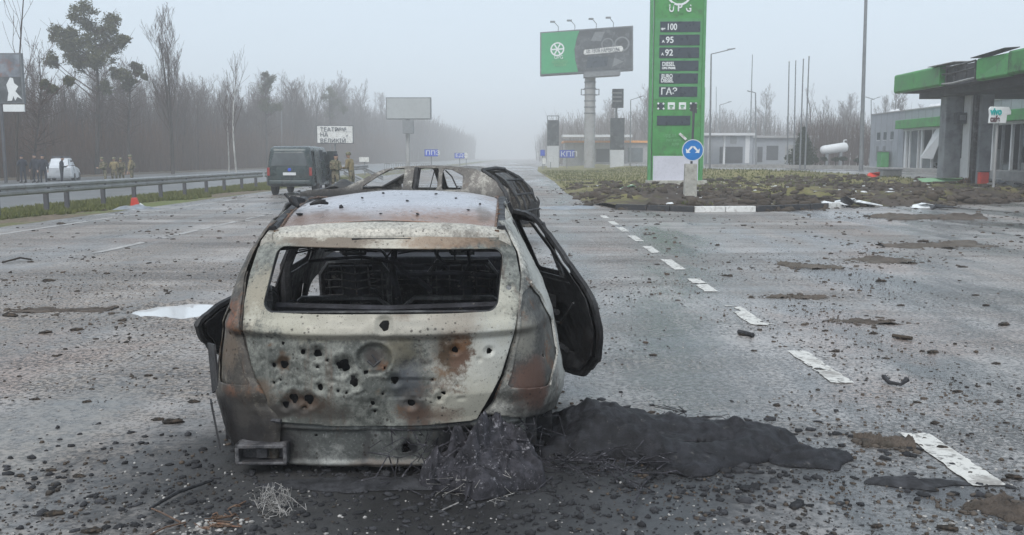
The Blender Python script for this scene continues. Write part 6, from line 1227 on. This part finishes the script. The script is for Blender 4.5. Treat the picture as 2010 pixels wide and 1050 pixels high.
for i, (px, py, r) in enumerate(((1549, 309, 9), (1562, 312, 6), (1601, 312, 6), (1619, 312, 6), (1640, 313, 6), (1655, 312, 7), (1683, 315, 6))): bush('round_bush', ['dark round bush left of the clipped conifer, the larger', 'small dark bush at the foot of the flag poles', 'first small round bush right of the clipped conifer', 'second small round bush right of the clipped conifer', 'third small round bush, below the white tank', 'fourth small round bush, under the right end of the tank', 'small dark bush left of the tall pole'][i], 'bush', 86, px, py, r, r*.9, 900, 'conifer', seed=40+i, group='small bushes at the yard edge')
bush('flat_topped_bush', 'flat topped clipped dark pine bush on a thin trunk before the pillars', 'bush', 49, 1871, 325, 33, 13, 5200, 'conifer', sz=.05, seed=51)
bush('dry_bush', 'low brown dried bush at the right end of the island', 'bush', 47, 1903, 356, 34, 12, 4200, 'dry', sz=.05, seed=52)
bush('green_ground_bush', 'low green bush beside the dry brown one', 'bush', 48, 1868, 350, 20, 6, 1400, 'mistle', sz=.05, seed=53)

# grass tufts on verge and island
def tufts(name, n, f, m, seed, h=.12):
    rnd = np.random.default_rng(seed); x, y, z = f(rnd, n); n = len(x); a = rnd.random(n)*6.283; hh = h*rnd.uniform(.4, 1.3, n); w_ = .012*(1+y*.02); V = []
    for j in range(3):
        b = a+j*2.1; lean = rnd.normal(0, .5, n)*hh; p0 = np.stack([x-np.cos(b)*w_, y-np.sin(b)*w_, z], -1); p1 = np.stack([x+np.cos(b)*w_, y+np.sin(b)*w_, z], -1); p2 = np.stack([x+np.cos(b+1.5)*lean, y+np.sin(b+1.5)*lean, z+hh], -1); V.append(np.stack([p0, p1, p2], 1))
    V = np.concatenate(V).reshape(-1, 3); return tag(np_mesh(name, V, np.arange(len(V)).reshape(-1, 3), M[m], None, False), kind='stuff')
def fv(r, n): x = -16.9+r.random(n)*4.6; y = 15+r.random(n)**1.4*60; k = fbm(x*.6, y*.3, 4)+np.clip((-13.2-x)*.4, -.4, .6) > .0; x, y = x[k], y[k]; return x, y, terrain(x, y)
tufts('grass', 26000, fv, 'grass', 61)
def fi(r, n): x = 2.2+r.random(n)*20; y = 28+r.random(n)**1.3*75; k = (sd_poly(x, y, ISL) > .2) & (fbm(x*.5, y*.35, 4)+np.clip((y-44)*.03, -.35, .5) > .02); x, y = x[k], y[k]; return x, y, isl_h(x, y)
tufts('island_grass', 12000, fi, 'grass', 62, .11)
# ------------------------------------------------------------------ debris on the road
_ico = None
def ico():
    global _ico
    if _ico is None:
        t = (1+5**.5)/2; v = np.array([(-1, t, 0), (1, t, 0), (-1, -t, 0), (1, -t, 0), (0, -1, t), (0, 1, t), (0, -1, -t), (0, 1, -t), (t, 0, -1), (t, 0, 1), (-t, 0, -1), (-t, 0, 1)], float); v /= np.linalg.norm(v[0])
        f = np.array([(0, 11, 5), (0, 5, 1), (0, 1, 7), (0, 7, 10), (0, 10, 11), (1, 5, 9), (5, 11, 4), (11, 10, 2), (10, 7, 6), (7, 1, 8), (3, 9, 4), (3, 4, 2), (3, 2, 6), (3, 6, 8), (3, 8, 9), (4, 9, 5), (2, 4, 11), (6, 2, 10), (8, 6, 7), (9, 8, 1)])
        _ico = (v, f)
    return _ico
def lumps(name, P, S, m, seed, flat=.5, zf=None):
    v, f = ico(); rnd = np.random.default_rng(seed); n = len(P); V = v[None]*rnd.uniform(.65, 1.35, (n, 12, 1)); a = rnd.random(n)*6.283; st = rnd.uniform(.55, 1.6, n)
    x = V[:, :, 0]*st[:, None]; y = V[:, :, 1]; X_ = (x*np.cos(a)[:, None]-y*np.sin(a)[:, None])*S[:, None]+P[:, 0:1]; Y_ = (x*np.sin(a)[:, None]+y*np.cos(a)[:, None])*S[:, None]+P[:, 1:2]; Z_ = V[:, :, 2]*S[:, None]*flat*rnd.uniform(.5, 1.4, (n, 1))+(P[:, 2]+S*flat*.25)[:, None]
    VV = np.stack([X_, Y_, Z_], -1).reshape(-1, 3); FF = (f[None]+12*np.arange(n)[:, None, None]).reshape(-1, 3); return np_mesh(name, VV, FF, M[m], None, False)
def pts(rnd, n, x0, x1, y0, y1, py=1.0, clump=True):
    y = y0+(y1-y0)*rnd.random(n)**py; half = np.maximum(y*.62, 2.5); x = np.clip(-half+rnd.random(n)*2*half, -99, 99); k = (x > x0) & (x < x1)
    if clump: k &= (fbm(x*.7+3, y*.45+9, 4)*1.9+.52 > rnd.random(n))
    d = np.hypot((x+.7)/.95, (y-6.4)/2.2) < 1; k &= ~d; k &= ~((np.abs(x+3.62) < .5) & (np.abs(y-9.5) < .55))
    x, y = x[k], y[k]; return np.stack([x, y, terrain(x, y)+micro(x, y)], -1)
r_ = np.random.default_rng(91)
P = pts(r_, 26000, -11.6, 40, 2.6, 16, 1.3); tag(lumps('loose_grit', P, .0035+.010*r_.random(len(P))**4, 'clod', 92, .7), kind='stuff')
P = pts(r_, 15000, -11.6, 40, 3.0, 52, 1.05); tag(lumps('mud_clods', P, (.005+.028*r_.random(len(P))**5)*(.45+P[:, 1]*.055), 'clod', 93, .5), kind='stuff')
P = pts(r_, 700, -11.6, 30, 2.6, 9, 1.2, False); tag(lumps('pale_grit', P, .004+.006*r_.random(len(P))**2, 'ash', 94, .7), kind='stuff')
# glass and ash crumbs round the rear of the burnt car
n = 500; x = r_.normal(-.8, 1.1, n); y = r_.normal(3.9, .55, n); k = (y > 2.7) & (y < 5.0); x, y = x[k], y[k]; P = np.stack([x, y, micro(x, y)], -1); tag(lumps('glass_crumbs', P, .003+.006*r_.random(len(P))**2, 'ash', 95, .7), kind='stuff')
n = 3200; x = r_.normal(-.5, 1.2, n); y = r_.normal(4.15, .6, n); k = (y > 2.7) & (y < 5.4); x, y = x[k], y[k]; P = np.stack([x, y, micro(x, y)], -1); tag(lumps('charred_crumbs', P, .005+.018*r_.random(len(P))**3, 'char', 96, .6), kind='stuff')
rp_ = [(-.30, .95, .016), (.06, 1.12, .011), (.33, 1.38, .010), (-.12, 1.5, .014), (.15, .72, .012), (-.45, 1.25, .022), (-.52, .85, .018), (.42, .95, .009), (.2, 1.55, .010), (-.05, .70, .008), (-.22, 1.25, .010), (.48, 1.2, .008)]
pp_ = []
for u_, v_, s_ in rp_:
    q_ = car.matrix_basis @ Vector([float(a) for a in roof_fn(np.array(u_), np.array(v_))]); pp_.append((q_.x, q_.y, q_.z+.004))
tag(lumps('roof_scraps', np.array(pp_), np.array([a[2] for a in rp_]), 'char', 121, .6), kind='stuff')
# churned lumps on the island and its rim
n = 5200; x = 2.2+r_.random(n)*21; y = 27.5+r_.random(n)**1.5*26; k = (sd_poly(x, y, ISL) > -.4) & (fbm(x*.6, y*.5+4, 4) > -.12); x, y = x[k], y[k]; P = np.stack([x, y, np.where(sd_poly(x, y, ISL) > 0, isl_h(x, y), 0)], -1); n2 = 160; x2 = 3+r_.random(n2)*20; y2 = 28+r_.random(n2)*22; k2 = sd_poly(x2, y2, ISL) > .1; x2, y2 = x2[k2], y2[k2]; tag(lumps('pale_rubble', np.stack([x2, y2, isl_h(x2, y2)+.03], -1), .03+.13*r_.random(len(x2))**3, 'rag_white', 98, .3), kind='stuff')
tag(lumps('island_lumps', P, .03+.20*r_.random(len(P))**3, 'mud', 97, .6), kind='stuff')
# countable clods and scraps: one of each, then copies
cl_group = 'larger mud clods lying about the road'
def one_clod(seed, m='clod', flat=.45, k=3):
    b = np.random.default_rng(seed); parts_ = []
    n1, n2 = 14, 9; th_, ph_ = np.meshgrid(np.linspace(0, 2*np.pi, n1, endpoint=False), np.linspace(0.05, np.pi-.05, n2), indexing='ij')
    rr = 1+.35*np.array([[b.normal()*.5+b.normal()*.3 for _ in range(n2)] for _ in range(n1)]); x = rr*np.sin(ph_)*np.cos(th_)*1.3; y = rr*np.sin(ph_)*np.sin(th_); z = np.abs(rr*np.cos(ph_))*flat*np.sign(np.cos(ph_))
    idx = np.arange(n1*n2).reshape(n1, n2); i2 = np.roll(idx, -1, 0); q = np.stack([idx[:, :-1], i2[:, :-1], i2[:, 1:], idx[:, 1:]], -1).reshape(-1, 4)
    return np_mesh('mud_clod', np.stack([x.ravel(), y.ravel(), z.ravel()], -1), q, M[m], None, True)
cp = [one_clod(s_) for s_ in range(5)]; cu = [False]*5
spots = [(1465, 660, .055), (1770, 665, .06), (1620, 650, .03), (1740, 705, .025), (1935, 600, .04), (1915, 580, .035), (1970, 640, .07), (1768, 600, .04), (1672, 570, .035), (1730, 553, .06), (1890, 525, .06), (1690, 498, .05), (1812, 475, .10), (1700, 425, .09), (1850, 430, .14), (1955, 715, .035), (1830, 695, .05), (1640, 690, .04), (1715, 655, .04), (1480, 690, .025), (1282, 698, .03), (1330, 590, .03), (1290, 520, .04),
         (95, 552, .07), (210, 538, .045), (185, 532, .035), (430, 468, .05), (60, 515, .05), (20, 622, .075), (55, 610, .05), (240, 630, .045), (150, 650, .06), (90, 655, .05), (108, 700, .03), (292, 740, .03), (345, 725, .025), (170, 790, .03), (70, 785, .03), (380, 790, .035), (340, 830, .06), (310, 825, .035), (100, 925, .03), (40, 935, .025), (155, 935, .03), (305, 745, .02), (180, 765, .02), (105, 1010, .045), (180, 1045, .04), (120, 440, .10), (205, 412, .09), (340, 470, .05), (250, 488, .05), (290, 455, .06),
         (1850, 880, .035), (1800, 790, .025), (1880, 770, .03), (1920, 760, .02), (1745, 790, .02), (1835, 830, .03), (1975, 830, .02), (1960, 790, .03), (1720, 1035, .03), (1860, 1040, .04), (1905, 930, .02), (1990, 940, .04)]
for i, (px, py, s_) in enumerate(spots):
    j = i % 5; g = G(px, py); o = cp[j] if not cu[j] else cp[j].copy()
    if cu[j]: COL.objects.link(o)
    cu[j] = True; o.location = (g.x, g.y, road_z(g.x, g.y)+s_*.12); o.rotation_euler = (0, 0, random.uniform(-.5, .5)); o.scale = (s_*.8, s_*.6, s_*.6); tag(o, 'dark mud clod on the wet asphalt to the '+('right of the dashed line' if g.x > 2.4 else 'left of the burnt cars' if g.x < -1.7 else 'right of the open car door'), 'clod', cl_group)
# thin smears of mud, low mounds
for i, (px, py, rx, ry, h, lb) in enumerate([(1585, 524, .42, .28, .05, 'brown mud heap with grass bits, nearest to the dashes on the right'), (1735, 512, .75, .40, .05, 'wide reddish mud smear right of the small mud heap'), (1850, 482, 1.1, .55, .06, 'long low mud ridge across the yard at the right'), (1820, 428, 1.3, .8, .12, 'mud mound near the torn white panels'), (1700, 632, .32, .14, .02, 'small reddish mud patch on the right asphalt'), (1530, 583, .28, .10, .03, 'small mud patch beside the end of a painted dash'), (1590, 585, .18, .10, .03, 'small tan mud lump right of the dashes'), (1735, 872, .13, .10, .05, 'brown green clod of turf right of the dark tarpaulin'), (1985, 1010, .22, .10, .04, 'yellow brown turf clod at the bottom right corner'), (1950, 992, .16, .08, .03, 'second turf clod at the bottom right corner'), (120, 610, .5, .16, .02, 'reddish mud smear on the road at the left')]):
    g = G(px, py); blob('mud_mound', g.x, g.y, rx*.72, ry*.72, h*1.2, 'mud_pale', i*1.7, lb, 'mud heap', n=64, rag=.95)
    nn = int(60+260*rx); x_ = g.x+r_.normal(0, rx*.75, nn); y_ = g.y+r_.normal(0, ry*.75, nn); MUDP = (MUDP if i else [])+[np.stack([x_, y_, terrain(x_, y_)+micro(x_, y_)], -1)]
P = np.concatenate(MUDP); tag(lumps('mud_crumbs', P, (.005+.022*r_.random(len(P))**3)*(1+P[:, 1]*.02), 'clod_brown', 101, .5), kind='stuff')
def stick(name, label, p, m='char', r=.012, cat='stick'):
    mb = MB(); mb.tube(p, r if isinstance(r, list) else [r]*len(p), 6); return tag(mb.build(name, M[m], None, smooth=60), label, cat)
def gz_(px, py, dz=.02): g = G(px, py); return (g.x, g.y, road_z(g.x, g.y)+dz)
stick('charred_rod', 'long charred rod lying on the road at the left behind the car', [gz_(295, 1008), gz_(350, 978, .03), gz_(418, 952, .025)], r=[.006, .010, .008])
stick('bent_wire', 'thin rusty wire bent away from the end of the charred rod', [gz_(298, 1008), gz_(320, 1020, .03), gz_(355, 1035)], 'strip', r=.004)
stick('black_bar', 'short black bar lying beside a painted dash on the right', [gz_(1450, 657), gz_(1478, 664)], r=.022)
stick('broken_bracket', 'broken dark metal bracket on the asphalt above the tarpaulin', [gz_(1735, 750, .04), gz_(1745, 757, .02), gz_(1768, 760, .02), gz_(1780, 758, .05)], r=[.02, .015, .012, .022])
stick('wood_splinter', 'flat brown splinter on the right asphalt', [gz_(1752, 663), gz_(1790, 669)], 'mud', r=.018)
stick('pale_wire', 'thin pale wire on the ash behind the car', [gz_(868, 1010, .02), gz_(900, 1000, .03)], 'ash', r=.003)
stick('thin_branch', 'thin dark branch on the road at the far left', [gz_(5, 518), gz_(40, 513, .05), gz_(62, 512)], 'bark', r=.015)
# tangle of burnt wire and ash bits behind the car
def tangle(name, label, px, py, w_, h_, n, m, seed, r=.0035):
    rnd = np.random.default_rng(seed); g = G(px, py); mb = MB()
    for k in range(n):
        p = [np.array([rnd.normal(0, w_*.35), rnd.normal(0, w_*.3), abs(rnd.normal(0, h_*.4))+.005])]
        for j in range(5): q_ = p[-1]+rnd.normal(0, 1, 3)*[w_*.2, w_*.16, h_*.28]; q_[2] = min(max(q_[2], .003), h_); p.append(q_)
        mb.tube([tuple(q_) for q_ in p], r*rnd.uniform(.6, 1.6), 4)
    o = mb.build(name, M[m], None, smooth=60); o.location = (g.x, g.y, road_z(g.x, g.y)); return tag(o, label, 'debris')
tangle('wire_tangle', 'pale grey tangle of burnt wire and ash on the road behind the car', 543, 1005, .10, .10, 60, 'ash', 5, .0012)
tangle('wire_tangle', 'brown wire scraps in the white ash at the bottom edge', 410, 1030, .16, .03, 14, 'strip', 6, .003)
n = 90; g = G(395, 1035); x = r_.normal(g.x, .11, n); y = r_.normal(g.y, .055, n); P = np.stack([x, y, micro(x, y)], -1); tag(lumps('white_ash_bits', P, .005+.012*r_.random(n)**2, 'ash', 98, .5), kind='stuff')
n = 40; g = G(1870, 1025); x = r_.normal(g.x, .12, n); y = r_.normal(g.y, .05, n); P = np.stack([x, y, micro(x, y)], -1); tag(lumps('white_crumbs', P, .004+.010*r_.random(n)**2, 'ash', 99, .5), kind='stuff')
# melted bumper residue under the right rear corner
def heap(name, label, cat, cx, cy, rx, ry, h, mt, seed, n=110, fold=4.0, rz=0, sharp=1.0, cloth=False):
    rc = np.random.default_rng(int(seed*10)); fd = [(rc.random()*3.14, 2.2*1.6**k, rc.random()*2, .5*.64**k) for k in range(7)]
    ca, sa = math.cos(rz), math.sin(rz)
    def loc(u, v): return (u*ca+v*sa), (-u*sa+v*ca)
    def sdf(u, v):
        a, b = loc(u-cx, v-cy); an = np.arctan2(b, a); d = np.hypot(a/rx, b/ry); return (1-d*(1+.16*np.sin(2*an+seed)+.10*np.sin(5*an+seed*3)+.25*fbm(u*4+seed, v*4, 3)))*min(rx, ry)
    def fn(u, v):
        s_ = np.clip(sdf(u, v)/min(rx, ry), 0, 1); wx, wy = fbm(u*2+seed, v*2, 3)*.35, fbm(u*2, v*2+seed, 3)*.35; f = .70-1.9*np.abs(fbm((u+wx)*fold*.6+seed, (v+wy)*fold*1.1, 3))+.35*np.abs(fbm(u*fold*2.2+seed, v*fold*2.2, 4)); f = np.clip(f, 0, 1); g2 = fbm(u*fold*3+seed, v*fold*3, 4)
        if cloth:
            a_, b_ = loc(u-cx, v-cy); wu, wv = a_+.10*fbm(a_*3, b_*3, 3), b_+.10*fbm(a_*3+7, b_*3, 3); f = 0
            for an_, kk, ph_, am in fd: f = f+am*np.abs(((wu*math.cos(an_)+wv*math.sin(an_))*kk+ph_) % 2-1)
            f = f/1.1; return u, v, micro(u, v)+h*(np.clip(s_*2.2, 0, 1)**.6)*(.02+1.25*f)+.01*g2*s_+.004
        return u+.02*g2, v+.02*fbm(u*9, v*9+3, 3), micro(u, v)+h*(np.clip(s_, 0, 1)**.5)*(.55+.9*f*sharp)+.05*g2*s_**.3*h/.3+.003
    R_ = max(rx, ry)*1.35; o = sheet(name, fn, np.linspace(cx-R_, cx+R_, n), np.linspace(cy-R_, cy+R_, n), sdf, M[mt], None, solid=0, snap=2); return tag(o, label, cat)
heap('melted_residue', 'fluffy charred heap of melted bumper under the right rear of the car', 'debris', -.17, 4.42, .34, .22, .30, 'melt', 2.2, fold=6)
heap('melted_residue', 'flat black crust of melted plastic below the car tail', 'debris', -.72, 4.33, .55, .10, .03, 'char', 3.1, fold=8)
tangle('wire_tangle', 'grey fibres and wire hanging from the melted heap', 925, 950, .34, .20, 50, 'melt', 9, .0035)
tangle('melted_fibres', 'black melted fibres covering the heap under the right rear of the car', 905, 905, .38, .26, 330, 'melt', 19, .0028)
tangle('wire_tangle', 'pale burnt strands at the foot of the melted heap', 945, 965, .22, .10, 26, 'ash', 10, .0014)
heap('dark_tarpaulin', 'crumpled dark tarpaulin heaped on the road right of the burnt hatchback', 'tarpaulin', .66, 5.0, .74, .40, .17, 'tarp', 5.5, 210, 2.6, R(-8), 1.1, True)
n = 900; x = r_.normal(.75, .60, n); y = r_.normal(4.85, .36, n); P = np.stack([x, y, micro(x, y)+np.clip(1-np.hypot((x-.66)/.74, (y-5.0)/.40), 0, 1)**.6*.10], -1); k = (P[:, 0] > -.1); P = P[k]; tag(lumps('charred_fragments', P, .006+.034*r_.random(len(P))**3.5, 'char', 111, .40), kind='stuff')
tangle('burnt_wire', 'tangle of thin black burnt wire on top of the dark tarpaulin', 1290, 850, .42, .09, 34, 'char', 29, .003)
tangle('burnt_wire', 'grey burnt fibres at the front edge of the dark tarpaulin', 1180, 905, .45, .08, 50, 'melt', 30, .003)
heap('dark_tarpaulin', 'small flat dark cloth beside the right end of the tarpaulin', 'cloth', 1.52, 4.75, .30, .16, .07, 'tarp', 7.7, 70, 4.0)
heap('char_patch', 'low black charred crust between tarpaulin and bottom right corner', 'debris', 1.95, 4.38, .30, .07, .025, 'char', 1.3, 70, 6)
# red cone remains and sheet by the guardrail
g = G(265, 406); t = thing('red_barrier_piece', 'broken red plastic piece standing on a grey sheet by the guardrail', 'barrier', (g.x, g.y, .02)); t.scale = (.62, .62, .55); mb = MB(); mb.prism([(-.22, 0), (.24, 0), (.16, .30), (.10, .52), (-.14, .50), (-.17, .3)], -.12, .12); mb.build('red_body', M['red'], t, bevel=.03); mb = MB(); mb.prism([(.22, .02), (.50, .03), (.30, .2)], -.08, .0); mb.build('white_shard', M['rag_white'], t)
g = G(263, 410); blob('crumpled_sheet', g.x, g.y, .85, .35, .14, 'sheet_grey', 2.0, 'crumpled grey blue sheet on the verge under the red piece', 'sheet')
# torn panels at the kerb and yard
def scrap(name, label, cat, pxs, Y, m, th_=.03, lift=.1, seed=0):
    rnd = random.Random(seed); vs = [A(px, py, Y) for px, py in pxs]; n = len(vs); mb = MB(); z0 = float(terrain(vs[0].x, Y))
    base = [(v.x, Y+rnd.uniform(-.5, .5), max(v.z, z0+.01)) for v in vs]; c = tuple(np.mean(base, 0)+np.array([0, .2, lift])); mb.add(base+[c], [(i, (i+1) % n, n) for i in range(n)]); o = mb.build(name, M[m], None); s_ = o.modifiers.new('t', 'SOLIDIFY'); s_.thickness = th_; return tag(o, label, cat)
scrap('torn_panel', 'long torn white panel lying along the kerb at the right', 'panel', [(1572, 402), (1600, 406), (1640, 407), (1660, 402), (1652, 398), (1630, 401), (1600, 400)], 29.6, 'rag_white', seed=1)
scrap('torn_panel', 'torn white panel piece right of the dark lump', 'panel', [(1668, 405), (1712, 406), (1722, 403), (1700, 400), (1685, 396), (1670, 397)], 30.0, 'rag_white', seed=2)
scrap('torn_panel', 'white panel tent shaped behind the dark lump', 'panel', [(1620, 402), (1660, 405), (1690, 403), (1672, 390), (1650, 394)], 30.8, 'rag_white', seed=6)
scrap('dark_scrap', 'dark crumpled metal lump between the torn white panels', 'scrap', [(1648, 402), (1672, 403), (1674, 396), (1664, 386), (1652, 389)], 29.7, 'soot', seed=3)
scrap('torn_panel', 'small pale panel piece behind the kerb on the mud', 'panel', [(1755, 392), (1775, 396), (1792, 394), (1780, 389), (1762, 389)], 34, 'rag_white', seed=4)
scrap('torn_panel', 'white torn panel with dark underside farther right on the mud', 'panel', [(1792, 408), (1815, 412), (1840, 409), (1860, 407), (1825, 401), (1803, 403)], 28.8, 'rag_white', seed=5)
scrap('dark_scrap', 'thin dark strip sticking out of the white torn panel', 'scrap', [(1822, 409), (1862, 410), (1866, 407), (1830, 405)], 28.6, 'soot', seed=8)
scrap('fallen_fascia', 'long pale green fascia panel lying flat before the flat topped bush', 'panel', [(1798, 350), (1806, 357), (1886, 355), (1882, 350), (1830, 349)], 46, 'green_pale', lift=.05, seed=7)
scrap('green_strip', 'curved pale green strip lying at the left foot of the price pylon', 'strip', [(1163, 375), (1200, 376), (1235, 368), (1258, 372), (1240, 363), (1205, 373)], 43, 'green_pale', lift=.03, seed=9)
scrap('red_plastic_piece', 'red plastic piece lying on the grass before the shop', 'scrap', [(1703, 344), (1712, 348), (1728, 345), (1722, 338), (1710, 339)], 50, 'red', seed=10)
c = A(1747, 341, 52); t = thing('grey_crate', 'dark grey box lying behind the red plastic piece', 'box', (c.x, 52, float(terrain(c.x, 52))+.15), R(8)); mb = MB(); mb.box((0, 0, .2), (1.15, .5, .36)); mb.build('body', M['pole'], t, bevel=.04); mb = MB(); mb.box((0, 0, .40), (1.2, .54, .05)); mb.build('lid', M['post'], t, bevel=.01)
rs = random.Random(12)
for i in range(16):
    px, py, Y = rs.uniform(1895, 2005), rs.uniform(325, 350), rs.uniform(44, 50); c = A(px, py, Y); 
    mb = MB(); s_ = rs.uniform(.15, .4); mb.box((0, 0, 0), (s_*1.5, s_, s_*.45), M=Euler((rs.uniform(-.4, .4), rs.uniform(-.4, .4), rs.random()*3)).to_matrix()); mb.box((s_*.5, .1, -.05), (s_, s_*.7, s_*.3), M=Euler((rs.uniform(-.4, .4), .3, rs.random()*3)).to_matrix()); o = mb.build('rubble_block', M[rs.choice(['kerb', 'soot_grey', 'rag_white', 'clad', 'soot_grey'])], None); o.location = (c.x, Y, float(terrain(c.x, Y))+.12); tag(o, 'broken block in the rubble under the burnt canopy', 'rubble', 'rubble blocks under the canopy')
c = A(1928, 312, 46.5); t = thing('red_bin', 'red battered box standing at the foot of the second pillar', 'box', (c.x-.35, 45.6, float(terrain(c.x, 45.6)))); t.scale = (.8, .8, .75); mb = MB(); mb.box((0, 0, .5), (.55, .4, 1.0)); mb.build('body', M['red'], t, bevel=.05); mb = MB(); mb.box((0, 0, 1.03), (.6, .45, .06)); mb.build('lid', M['soot_grey'], t, bevel=.01)

# ------------------------------------------------------------------ misty air
me = bpy.data.meshes.new('haze'); hz = bpy.data.objects.new('haze', me); COL.objects.link(hz)
b_ = MB(); b_.bbox(-640, 640, -70, 1300, -1.2, 27.0); me.from_pydata(b_.v, [], b_.f)
hm = bpy.data.materials.new('misty_air'); hm.use_nodes = True; nt = hm.node_tree; nt.nodes.clear(); pv = nt.nodes.new('ShaderNodeVolumePrincipled'); ho = nt.nodes.new('ShaderNodeOutputMaterial')
pv.inputs['Color'].default_value = (.985, .985, .99, 1); pv.inputs['Density'].default_value = .0026; pv.inputs['Anisotropy'].default_value = .15; nt.links.new(pv.outputs[0], ho.inputs['Volume']); me.materials.append(hm); tag(hz, kind='stuff')
try: hm.cycles.homogeneous_volume = True
except Exception: pass
